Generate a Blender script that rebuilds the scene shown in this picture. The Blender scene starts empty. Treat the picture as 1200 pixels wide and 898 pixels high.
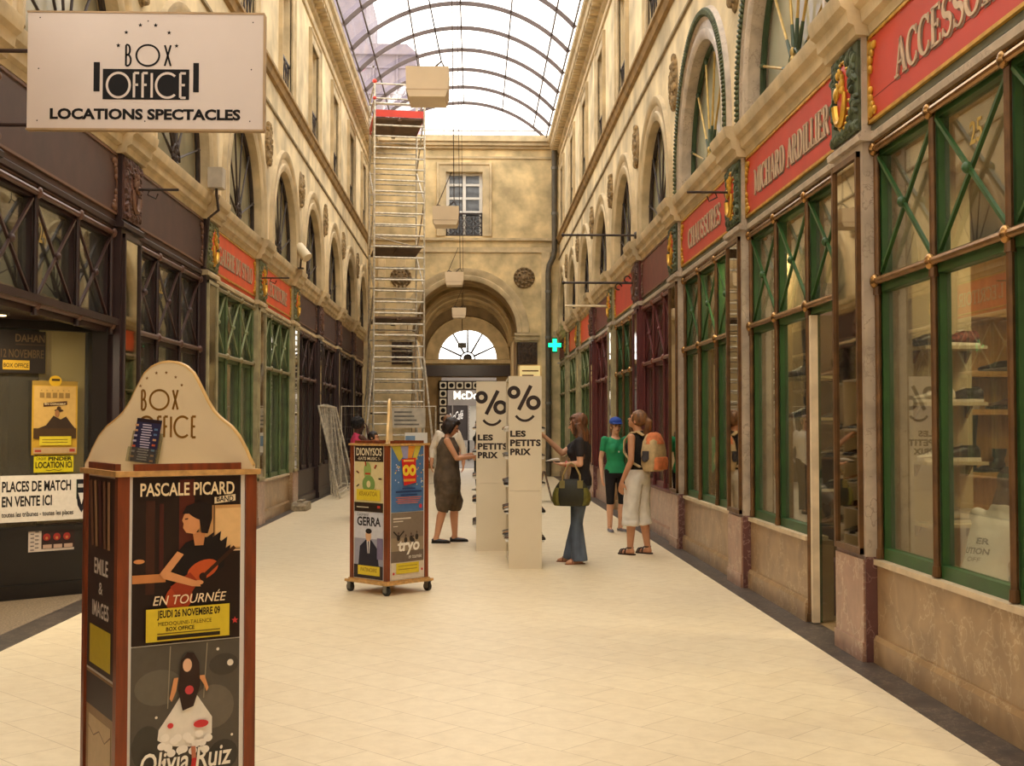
import bpy, bmesh, math, random
from mathutils import Vector, Matrix, noise
random.seed(4)
S = bpy.context.scene
COL = S.collection
PI = math.pi

# ------------------------------------------------------------------ camera, sky, exposure
cam_d = bpy.data.cameras.new('camera'); cam = bpy.data.objects.new('camera', cam_d); COL.objects.link(cam)
cam_d.sensor_width = 36.0; cam_d.lens = 1420.0 / 1200.0 * 36.0; cam_d.clip_start = 0.05; cam_d.clip_end = 300
EYE = 1.55
cam.location = (0, 0, EYE)
fwd = Vector((44 / 1420, 1.0, math.hypot(1420, 44) / 1420 * 50 / math.hypot(1420, 44)))
cam.rotation_euler = fwd.to_track_quat('-Z', 'Y').to_euler()
S.camera = cam

world = bpy.data.worlds.new('sky'); S.world = world; world.use_nodes = True
wn = world.node_tree.nodes; wl = world.node_tree.links
bg = wn['Background']
tc = wn.new('ShaderNodeTexCoord'); nz = wn.new('ShaderNodeTexNoise'); nz.inputs['Scale'].default_value = 2.5
rp = wn.new('ShaderNodeValToRGB')
rp.color_ramp.elements[0].position = 0.35; rp.color_ramp.elements[0].color = (0.93, 0.86, 0.78, 1)
rp.color_ramp.elements[1].position = 0.65; rp.color_ramp.elements[1].color = (1.0, 0.95, 0.86, 1)
wl.new(tc.outputs['Generated'], nz.inputs['Vector']); wl.new(nz.outputs['Fac'], rp.inputs['Fac']); wl.new(rp.outputs['Color'], bg.inputs['Color'])
bg.inputs['Strength'].default_value = 4.1
S.view_settings.view_transform = 'Standard'; S.view_settings.look = 'None'
S.view_settings.gamma = 1.0; S.view_settings.use_curve_mapping = False
S.view_settings.exposure = 0.0
try:
    S.cycles.use_denoising = True; S.cycles.max_bounces = 10; S.cycles.transparent_max_bounces = 24
    S.cycles.diffuse_bounces = 5; S.cycles.glossy_bounces = 4; S.cycles.caustics_reflective = False; S.cycles.caustics_refractive = False
    S.cycles.sample_clamp_indirect = 6.0
except Exception: pass

def area_light(name, loc, size_x, size_y, energy, color, rot=(0, 0, 0), parent=None):
    l = bpy.data.lights.new(name, 'AREA'); l.shape = 'RECTANGLE'; l.size = size_x; l.size_y = size_y; l.energy = energy; l.color = color
    o = bpy.data.objects.new(name, l); COL.objects.link(o); o.location = loc; o.rotation_euler = rot
    if parent: attach(o, parent)
    return o

# ------------------------------------------------------------------ materials
def lin(c):
    def f(v):
        v = v / 255.0
        return v / 12.92 if v <= 0.04045 else ((v + 0.055) / 1.055) ** 2.4
    return (f(c[0]), f(c[1]), f(c[2]), 1.0)
MATS = {}
def sc(c, k): return (max(0, min(255, c[0] * k)), max(0, min(255, c[1] * k)), max(0, min(255, c[2] * k)))
def mat(name, c, rough=0.5, metal=0.0, var=0.10, scale=6.0, bump=0.0, bscale=40.0, stretch=None, c2=None, spec=0.5):
    if name in MATS: return MATS[name]
    m = bpy.data.materials.new(name); m.use_nodes = True
    n = m.node_tree.nodes; l = m.node_tree.links; p = n['Principled BSDF']
    p.inputs['Roughness'].default_value = rough; p.inputs['Metallic'].default_value = metal
    p.inputs['Specular IOR Level'].default_value = spec
    t = n.new('ShaderNodeTexCoord'); src = t.outputs['Object']
    if stretch:
        mp = n.new('ShaderNodeMapping'); mp.inputs['Scale'].default_value = stretch; l.new(src, mp.inputs['Vector']); src = mp.outputs['Vector']
    z = n.new('ShaderNodeTexNoise'); z.inputs['Scale'].default_value = scale; z.inputs['Detail'].default_value = 5
    l.new(src, z.inputs['Vector'])
    r = n.new('ShaderNodeValToRGB'); r.color_ramp.elements[0].position = 0.3; r.color_ramp.elements[1].position = 0.7
    r.color_ramp.elements[0].color = lin(c2) if c2 else lin(sc(c, 1 - var)); r.color_ramp.elements[1].color = lin(c) if c2 else lin(sc(c, 1 + var * 0.6))
    l.new(z.outputs['Fac'], r.inputs['Fac']); l.new(r.outputs['Color'], p.inputs['Base Color'])
    if bump:
        b = n.new('ShaderNodeTexNoise'); b.inputs['Scale'].default_value = bscale; b.inputs['Detail'].default_value = 4; l.new(src, b.inputs['Vector'])
        bp = n.new('ShaderNodeBump'); bp.inputs['Strength'].default_value = bump; bp.inputs['Distance'].default_value = 0.02
        l.new(b.outputs['Fac'], bp.inputs['Height']); l.new(bp.outputs['Normal'], p.inputs['Normal'])
    MATS[name] = m; return m
def flat(c, rough=0.45):
    return mat('print_%d_%d_%d' % tuple(int(v) for v in c), c, rough, 0, 0.03, 30, spec=0.3)
def emit(name, c, strength):
    if name in MATS: return MATS[name]
    m = bpy.data.materials.new(name); m.use_nodes = True; n = m.node_tree.nodes; p = n['Principled BSDF']
    p.inputs['Base Color'].default_value = lin(c); p.inputs['Emission Color'].default_value = lin(c); p.inputs['Emission Strength'].default_value = strength
    MATS[name] = m; return m
def marble(name, c, vein, scale=3.0, rough=0.3, amount=0.06, c2=None):
    if name in MATS: return MATS[name]
    m = bpy.data.materials.new(name); m.use_nodes = True; n = m.node_tree.nodes; l = m.node_tree.links; p = n['Principled BSDF']
    p.inputs['Roughness'].default_value = rough
    t = n.new('ShaderNodeTexCoord')
    z = n.new('ShaderNodeTexNoise'); z.inputs['Scale'].default_value = scale; z.inputs['Detail'].default_value = 6; z.inputs['Distortion'].default_value = 0.6
    l.new(t.outputs['Object'], z.inputs['Vector'])
    r = n.new('ShaderNodeValToRGB'); r.color_ramp.elements[0].position = 0.25; r.color_ramp.elements[1].position = 0.75
    r.color_ramp.elements[0].color = lin(c2 or sc(c, 0.8)); r.color_ramp.elements[1].color = lin(sc(c, 1.06)); l.new(z.outputs['Fac'], r.inputs['Fac'])
    v = n.new('ShaderNodeTexVoronoi'); v.feature = 'DISTANCE_TO_EDGE'; v.inputs['Scale'].default_value = scale * 0.8
    zz = n.new('ShaderNodeTexNoise'); zz.inputs['Scale'].default_value = scale * 2; zz.inputs['Detail'].default_value = 5; l.new(t.outputs['Object'], zz.inputs['Vector'])
    mx = n.new('ShaderNodeMixRGB'); mx.inputs['Fac'].default_value = 0.35; l.new(t.outputs['Object'], mx.inputs['Color1']); l.new(zz.outputs['Color'], mx.inputs['Color2'])
    l.new(mx.outputs['Color'], v.inputs['Vector'])
    rv = n.new('ShaderNodeValToRGB'); rv.color_ramp.elements[0].position = 0.0; rv.color_ramp.elements[0].color = (1, 1, 1, 1); rv.color_ramp.elements[1].position = amount; rv.color_ramp.elements[1].color = (0, 0, 0, 1)
    l.new(v.outputs['Distance'], rv.inputs['Fac'])
    mu = n.new('ShaderNodeMath'); mu.operation = 'MULTIPLY'; l.new(rv.outputs['Color'], mu.inputs[0]); l.new(z.outputs['Fac'], mu.inputs[1])
    m2 = n.new('ShaderNodeMixRGB'); l.new(mu.outputs['Value'], m2.inputs['Fac']); l.new(r.outputs['Color'], m2.inputs['Color1']); m2.inputs['Color2'].default_value = lin(vein)
    l.new(m2.outputs['Color'], p.inputs['Base Color'])
    MATS[name] = m; return m
def glass(name, tint=(225, 228, 215), ior=1.6, rough=0.0, dust=0.0):
    if name in MATS: return MATS[name]
    m = bpy.data.materials.new(name); m.use_nodes = True; n = m.node_tree.nodes; l = m.node_tree.links
    n.remove(n['Principled BSDF']); out = n['Material Output']
    tr = n.new('ShaderNodeBsdfTransparent'); tr.inputs['Color'].default_value = lin(tint)
    gl = n.new('ShaderNodeBsdfGlossy'); gl.inputs['Roughness'].default_value = rough; gl.inputs['Color'].default_value = (0.95, 0.95, 0.93, 1)
    fr = n.new('ShaderNodeFresnel'); fr.inputs['IOR'].default_value = ior
    # the same reflectance from both faces of the pane
    ge = n.new('ShaderNodeNewGeometry'); ma = n.new('ShaderNodeMath'); ma.operation = 'MULTIPLY_ADD'; ma.inputs[1].default_value = 1.0 / ior - ior; ma.inputs[2].default_value = ior
    l.new(ge.outputs['Backfacing'], ma.inputs[0]); l.new(ma.outputs['Value'], fr.inputs['IOR'])
    mx = n.new('ShaderNodeMixShader'); l.new(fr.outputs['Fac'], mx.inputs['Fac']); l.new(tr.outputs['BSDF'], mx.inputs[1]); l.new(gl.outputs['BSDF'], mx.inputs[2])
    res = mx.outputs['Shader']
    if dust:
        df = n.new('ShaderNodeBsdfDiffuse'); df.inputs['Color'].default_value = (0.75, 0.74, 0.70, 1)
        t = n.new('ShaderNodeTexCoord'); z = n.new('ShaderNodeTexNoise'); z.inputs['Scale'].default_value = 1.5; l.new(t.outputs['Object'], z.inputs['Vector'])
        mu = n.new('ShaderNodeMath'); mu.operation = 'MULTIPLY'; mu.inputs[1].default_value = dust * 2; l.new(z.outputs['Fac'], mu.inputs[0])
        m3 = n.new('ShaderNodeMixShader'); l.new(mu.outputs['Value'], m3.inputs['Fac']); l.new(res, m3.inputs[1]); l.new(df.outputs['BSDF'], m3.inputs[2]); res = m3.outputs['Shader']
    l.new(res, out.inputs['Surface']); MATS[name] = m; return m
def floor_material():
    m = bpy.data.materials.new('pale_stone_tiles'); m.use_nodes = True; n = m.node_tree.nodes; l = m.node_tree.links; p = n['Principled BSDF']
    t = n.new('ShaderNodeTexCoord'); mp = n.new('ShaderNodeMapping'); mp.inputs['Rotation'].default_value = (0, 0, PI / 4); l.new(t.outputs['Object'], mp.inputs['Vector'])
    b = n.new('ShaderNodeTexBrick'); b.inputs['Scale'].default_value = 1.0; b.inputs['Brick Width'].default_value = 0.45; b.inputs['Row Height'].default_value = 0.315
    b.inputs['Mortar Size'].default_value = 0.0022; b.inputs['Mortar Smooth'].default_value = 0.3; b.offset = 0.5; b.inputs['Bias'].default_value = 0.0
    b.inputs['Color1'].default_value = lin((234, 217, 184)); b.inputs['Color2'].default_value = lin((230, 212, 178)); b.inputs['Mortar'].default_value = lin((188, 166, 130))
    l.new(mp.outputs['Vector'], b.inputs['Vector'])
    z = n.new('ShaderNodeTexNoise'); z.inputs['Scale'].default_value = 9; z.inputs['Detail'].default_value = 8; z.inputs['Roughness'].default_value = 0.65; l.new(t.outputs['Object'], z.inputs['Vector'])
    r = n.new('ShaderNodeValToRGB'); r.color_ramp.elements[0].position = 0.3; r.color_ramp.elements[0].color = (0.86, 0.84, 0.80, 1); r.color_ramp.elements[1].position = 0.6; r.color_ramp.elements[1].color = (1, 1, 1, 1)
    l.new(z.outputs['Fac'], r.inputs['Fac'])
    mx = n.new('ShaderNodeMixRGB'); mx.blend_type = 'MULTIPLY'; mx.inputs['Fac'].default_value = 0.8; l.new(b.outputs['Color'], mx.inputs['Color1']); l.new(r.outputs['Color'], mx.inputs['Color2'])
    l.new(mx.outputs['Color'], p.inputs['Base Color'])
    p.inputs['Roughness'].default_value = 0.42; p.inputs['Specular IOR Level'].default_value = 0.35
    return m

M_PLASTER = mat('ochre_plaster', (228, 208, 168), 0.85, 0, 0.2, 1.4, 0.25, 14)
M_PLASTER2 = mat('worn_plaster', (216, 192, 148), 0.85, 0, 0.16, 2.2, 0.3, 20)
M_STONE = mat('cream_moulding', (202, 180, 140), 0.7, 0, 0.14, 3.0, 0.2, 30)
M_STONE_D = mat('soot_moulding', (150, 132, 98), 0.8, 0, 0.25, 4.0, 0.4, 30)
M_RELIEF = mat('carved_plaster', (150, 126, 88), 0.85, 0, 0.3, 14, 0.5, 50)
M_MARBLE = marble('grey_pink_marble', (196, 178, 156), (120, 100, 88), 5.0, 0.35, 0.03)
M_PINK = marble('pink_marble', (172, 134, 112), (214, 196, 172), 5.0, 0.3, 0.05)
M_PURP = marble('purple_marble', (112, 74, 70), (190, 160, 150), 6.0, 0.3, 0.05)
M_BROWN = marble('brown_marble', (166, 136, 98), (206, 186, 152), 4.2, 0.3, 0.03, (130, 102, 70))
M_KERB = marble('dark_granite', (72, 60, 50), (134, 118, 100), 7.0, 0.45, 0.05, (46, 39, 33))
M_GRAVEL = mat('brown_threshold_stone', (122, 104, 80), 0.8, 0, 0.3, 60, 0.3, 90)
M_GREEN = mat('green_paint', (50, 86, 42), 0.4, 0, 0.12, 5)
M_DKGREEN = mat('dark_green_paint', (50, 70, 42), 0.45, 0, 0.2, 6)
M_OLDGREEN = mat('faded_green_paint', (92, 108, 66), 0.55, 0, 0.2, 5)
M_PLUM = mat('plum_paint', (98, 44, 42), 0.4, 0, 0.12, 5)
M_DKPLUM = mat('dark_plum_paint', (48, 30, 29), 0.42, 0, 0.15, 5)
M_DKPANEL = mat('dark_plum_board', (74, 48, 42), 0.55, 0, 0.15, 4)
M_BRASS = mat('old_brass', (168, 128, 78), 0.26, 0.85, 0.15, 9)
M_BRONZE = mat('brown_bronze', (108, 76, 44), 0.4, 0.35, 0.2, 9)
M_GILT = mat('gilding', (214, 166, 62), 0.38, 0.55, 0.15, 12)
M_IRON = mat('dark_iron', (58, 46, 40), 0.5, 0.3, 0.2, 9)
M_STEEL = mat('galvanised_tube', (206, 196, 176), 0.45, 0.3, 0.2, 12)
M_GREY = mat('grey_metal', (120, 116, 108), 0.5, 0.3, 0.15, 9)
M_REDSIGN = mat('red_sign_board', (196, 60, 42), 0.5, 0, 0.05, 3)
M_ORSIGN = mat('orange_sign_board', (224, 84, 40), 0.5, 0, 0.05, 3)
M_SIGNLET = mat('grey_gilt_letter', (206, 178, 146), 0.45, 0.1, 0.1, 8)
M_LETSHADE = mat('grey_letter_shade', (138, 112, 98), 0.5, 0, 0.1, 8)
M_GLASS = glass('shop_glass', (232, 232, 218), 1.75, 0.0, 0.03)
M_SKYGLASS = glass('skylight_glass', (250, 250, 250), 1.3, 0.05, 0.02)
M_MIRROR = mat('mirror', (190, 182, 160), 0.03, 1.0, 0.02, 2)
M_ARCHGL = mat('curtained_arch_glass', (200, 198, 172), 0.04, 0, 0.1, 1.5, spec=1.0)
M_ARCHGL2 = mat('dusty_arch_glass', (166, 158, 128), 0.25, 0, 0.15, 1.5, spec=0.6)
M_CREAM = mat('cream_board', (224, 206, 170), 0.45, 0, 0.03, 3)
M_WHITE = mat('white_board', (232, 228, 220), 0.5, 0, 0.03, 3)
M_WOOD = mat('reddish_brown_wood', (122, 56, 22), 0.38, 0, 0.2, 5, 0.05, 40, (8, 8, 1))
M_WOODL = mat('pale_wood', (196, 152, 92), 0.45, 0, 0.15, 5, 0, 40, (8, 1, 8))
M_BLACK = mat('black_print', (15, 12, 13), 0.55, 0, 0.05, 9, spec=0.2)
M_RUBBER = mat('black_rubber', (38, 35, 33), 0.6, 0, 0.1, 9)
M_GREYWALL = mat('dark_interior', (84, 72, 52), 0.9, 0, 0.2, 2)

# ------------------------------------------------------------------ mesh builder and scene helpers
class MB:
    def __init__(self, T=None):
        self.v = []; self.f = []; self.mi = []; self.m = 0; self.T = T
    def P(self, p):
        p = Vector(p)
        if self.T is not None: p = self.T @ p if isinstance(self.T, Matrix) else Vector(self.T(*p))
        self.v.append(p); return len(self.v) - 1
    def face(self, ids): self.f.append(tuple(ids)); self.mi.append(self.m)
    def poly(self, pts): self.face([self.P(p) for p in pts])
    def box(self, x0, x1, y0, y1, z0, z1):
        i = [self.P(p) for p in ((x0, y0, z0), (x1, y0, z0), (x1, y1, z0), (x0, y1, z0), (x0, y0, z1), (x1, y0, z1), (x1, y1, z1), (x0, y1, z1))]
        for q in ((0, 3, 2, 1), (4, 5, 6, 7), (0, 1, 5, 4), (1, 2, 6, 5), (2, 3, 7, 6), (3, 0, 4, 7)): self.face([i[k] for k in q])
        return self
    def bar(self, p0, p1, w, h, up=(0, 0, 1)):
        p0 = Vector(p0); p1 = Vector(p1); d = (p1 - p0).normalized(); up = Vector(up)
        if abs(d.dot(up)) > 0.98: up = Vector((0, 1, 0))
        a = d.cross(up).normalized(); b = a.cross(d)
        i = []
        for p in (p0, p1):
            for s, t in ((-1, -1), (1, -1), (1, 1), (-1, 1)): i.append(self.P(p + a * s * w / 2 + b * t * h / 2))
        for q in ((0, 1, 2, 3), (7, 6, 5, 4), (0, 4, 5, 1), (1, 5, 6, 2), (2, 6, 7, 3), (3, 7, 4, 0)): self.face([i[k] for k in q])
        return self
    def ring(self, c, a, b, seg):
        return [self.P(c + a * math.cos(2 * PI * k / seg) + b * math.sin(2 * PI * k / seg)) for k in range(seg)]
    def skin(self, rings, caps=True, close=False):
        n = len(rings[0])
        for A, B in zip(rings, rings[1:] + ([rings[0]] if close else [])):
            for k in range(n): self.face((A[k], A[(k + 1) % n], B[(k + 1) % n], B[k]))
        if caps and not close: self.face(rings[0][::-1]); self.face(rings[-1])
        return self
    def tube(self, pts, r, seg=8, caps=True, close=False):
        pts = [Vector(p) for p in pts]; rs = r if isinstance(r, (list, tuple)) else [r] * len(pts)
        rings = []; prev = None
        for k, p in enumerate(pts):
            if close: d = (pts[(k + 1) % len(pts)] - pts[k - 1]).normalized()
            else: d = (pts[min(k + 1, len(pts) - 1)] - pts[max(k - 1, 0)]).normalized()
            if prev is None:
                u = Vector((0, 0, 1)) if abs(d.z) < 0.9 else Vector((1, 0, 0))
                a = d.cross(u).normalized()
            else: a = (prev - d * prev.dot(d)).normalized()
            prev = a; b = d.cross(a)
            rings.append(self.ring(p, a * rs[k], b * rs[k], seg))
        return self.skin(rings, caps, close)
    def cone(self, p0, p1, r0, r1, seg=14):
        return self.tube([p0, p1], [r0, r1], seg)
    def capsule(self, p0, r0, p1, r1, seg=12):
        p0 = Vector(p0); p1 = Vector(p1); d = p1 - p0
        d = d.normalized() if d.length > 1e-6 else Vector((0, 0, 1))
        pts = []; rs = []
        for k in range(4): a = -PI / 2 * (1 - k / 4) ; pts.append(p0 + d * r0 * math.sin(a)); rs.append(max(r0 * math.cos(a), r0 * 0.02))
        pts.append(p0); rs.append(r0)
        if (p1 - p0).length > 1e-6: pts.append(p1); rs.append(r1)
        for k in range(1, 5): a = PI / 2 * k / 4; pts.append(p1 + d * r1 * math.sin(a)); rs.append(max(r1 * math.cos(a), r1 * 0.02))
        return self.tube(pts, rs, seg)
    def ball(self, c, r, seg=12, rings=8, R=None):
        c = Vector(c); r = (r, r, r) if not isinstance(r, (tuple, list)) else r; rr = []
        for k in range(1, rings):
            a = PI * k / rings; row = []
            for j in range(seg):
                q = Vector((r[0] * math.sin(a) * math.cos(2 * PI * j / seg), r[1] * math.sin(a) * math.sin(2 * PI * j / seg), r[2] * math.cos(a)))
                row.append(self.P(c + (R @ q if R else q)))
            rr.append(row)
        t = Vector((0, 0, r[2])); t = R @ t if R else t
        a = self.P(c + t); b = self.P(c - t)
        for k in range(seg):
            self.face((a, rr[0][k], rr[0][(k + 1) % seg])); self.face((b, rr[-1][(k + 1) % seg], rr[-1][k]))
        return self.skin(rr, False)
    def loft(self, rings, seg=20, caps=True):
        R = []
        for c, rx, ry in rings: R.append(self.ring(Vector(c), Vector((rx, 0, 0)), Vector((0, ry, 0)), seg))
        return self.skin(R, caps)
    def sweep(self, prof, path, closed_prof=False):
        # prof: (a, b) pairs; path: function (a, b, k) for k stations
        R = [[self.P(fn(a, b)) for a, b in prof] for fn in path]
        n = len(prof)
        for A, B in zip(R, R[1:]):
            for k in range(n if closed_prof else n - 1): self.face((A[k], A[(k + 1) % n], B[(k + 1) % n], B[k]))
        self.face(R[0][::-1]); self.face(R[-1]); return self
    def prism(self, outline, fn, t0, t1):
        A = [self.P(fn(x, y, t0)) for x, y in outline]; B = [self.P(fn(x, y, t1)) for x, y in outline]; n = len(outline)
        self.face(A[::-1]); self.face(B)
        for k in range(n): self.face((A[k], A[(k + 1) % n], B[(k + 1) % n], B[k]))
        return self
    def build(self, name, mats, parent=None, smooth=True, angle=35):
        me = bpy.data.meshes.new(name); me.from_pydata([tuple(p) for p in self.v], [], self.f)
        if not isinstance(mats, (list, tuple)): mats = [mats]
        for m in mats: me.materials.append(m)
        if len(mats) > 1: me.polygons.foreach_set('material_index', self.mi)
        bm = bmesh.new(); bm.from_mesh(me); bmesh.ops.recalc_face_normals(bm, faces=bm.faces); bm.to_mesh(me); bm.free()
        if smooth:
            me.polygons.foreach_set('use_smooth', [True] * len(me.polygons)); me.set_sharp_from_angle(angle=math.radians(angle))
        o = bpy.data.objects.new(name, me); COL.objects.link(o)
        if parent is not None: attach(o, parent)
        return o

def world_of(o):
    m = o.matrix_basis.copy()
    if o.parent is not None: m = world_of(o.parent) @ o.matrix_parent_inverse @ m
    return m
def attach(o, parent):
    o.parent = parent; o.matrix_parent_inverse = world_of(parent).inverted()
def tag(o, label=None, cat=None, group=None, kind=None):
    if label: o['label'] = label
    if cat: o['category'] = cat
    if group: o['group'] = group
    if kind: o['kind'] = kind
    return o
def thing(name, label, cat, loc=(0, 0, 0), rotz=0.0, group=None):
    o = bpy.data.objects.new(name, None); COL.objects.link(o); o.location = loc; o.rotation_euler = (0, 0, rotz); o.empty_display_size = 0.1
    return tag(o, label, cat, group)
def struct_root(name, label, loc=(0, 0, 0)):
    o = bpy.data.objects.new(name, None); COL.objects.link(o); o.location = loc; o.empty_display_size = 0.1
    return tag(o, label, None, None, 'structure')
def struct(mb, name, mats, label=None, smooth=False, parent=None):
    o = mb.build(name, mats, parent, smooth)
    if parent is None: tag(o, label, None, None, 'structure')
    return o
def copy_tree(o, parent=None):
    c = o.copy(); COL.objects.link(c)
    if parent is not None: c.parent = parent
    for ch in list(o.children): copy_tree(ch, c)
    return c

# ------------------------------------------------------------------ lettering
_TXT = {}
def text2d(s, bold=0.0, spacing=1.0, shear=0.0):
    key = (s, bold, spacing, shear)
    if key not in _TXT:
        c = bpy.data.curves.new('lettering', 'FONT'); c.body = s; c.size = 1.0; c.offset = bold; c.space_character = spacing; c.shear = shear; c.resolution_u = 3
        c.align_x = 'LEFT'; c.fill_mode = 'FRONT'
        o = bpy.data.objects.new('lettering', c); COL.objects.link(o)
        me = bpy.data.meshes.new_from_object(o.evaluated_get(bpy.context.evaluated_depsgraph_get()))
        vs = [(v.co.x, v.co.y) for v in me.vertices]; fs = [tuple(p.vertices) for p in me.polygons]
        bpy.data.objects.remove(o); bpy.data.curves.remove(c); bpy.data.meshes.remove(me)
        xs = [v[0] for v in vs] or [0, 1]; ys = [v[1] for v in vs] or [0, 1]
        _TXT[key] = (vs, fs, min(xs), max(xs), min(ys), max(ys))
    return _TXT[key]
def put_text(mb, s, x0, x1, y0, y1, fn, z, bold=0.0, spacing=1.0, shear=0.0, thick=0.0):
    vs, fs, ax, bx, ay, by = text2d(s, bold, spacing, shear)
    def q(v, zz): return fn(x0 + (v[0] - ax) / (bx - ax) * (x1 - x0), y0 + (v[1] - ay) / (by - ay) * (y1 - y0), zz)
    ids = [mb.P(q(v, z + thick)) for v in vs]
    for f in fs: mb.face([ids[k] for k in f])
    if thick:
        cnt = {}
        for f in fs:
            for a, b in zip(f, f[1:] + f[:1]): cnt[tuple(sorted((a, b)))] = cnt.get(tuple(sorted((a, b))), 0) + 1
        low = [mb.P(q(v, z)) for v in vs]
        for (a, b), k in cnt.items():
            if k == 1: mb.face((ids[a], ids[b], low[b], low[a]))
def arcpts(cx, cy, rx, ry, a0, a1, n=18):
    return [(cx + rx * math.cos(math.radians(a0 + (a1 - a0) * k / n)), cy + ry * math.sin(math.radians(a0 + (a1 - a0) * k / n))) for k in range(n + 1)]
def ribbon(mb, pts, w, fn, z, thick=0.0):
    n = len(pts); ws = w if isinstance(w, list) else [w] * n
    closed = math.hypot(pts[0][0] - pts[-1][0], pts[0][1] - pts[-1][1]) < 1e-6
    L = []; R = []
    for k in range(n):
        if closed: a = pts[k - 1 if k > 0 else n - 2]; b = pts[k + 1 if k < n - 1 else 1]
        else: a = pts[max(k - 1, 0)]; b = pts[min(k + 1, n - 1)]
        dx, dy = b[0] - a[0], b[1] - a[1]; d = math.hypot(dx, dy) or 1; nx, ny = -dy / d, dx / d
        L.append((pts[k][0] + nx * ws[k] / 2, pts[k][1] + ny * ws[k] / 2)); R.append((pts[k][0] - nx * ws[k] / 2, pts[k][1] - ny * ws[k] / 2))
    for k in range(n - 1):
        q = [L[k], L[k + 1], R[k + 1], R[k]]
        if thick: mb.prism(q, fn, z, z + thick)
        else: mb.poly([fn(x, y, z) for x, y in q])
TK, TN = 0.165, 0.07
def bowl(cx, cy, rx, ry, a0, a1, n=16):
    p = arcpts(cx, cy, rx, ry, a0, a1, n)
    return (p, [TN + (TK - TN) * abs(math.cos(math.radians(a0 + (a1 - a0) * k / n))) for k in range(n + 1)])
def sf(x, y, w=0.24): return ([(x - w / 2, y), (x + w / 2, y)], TN)
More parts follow.
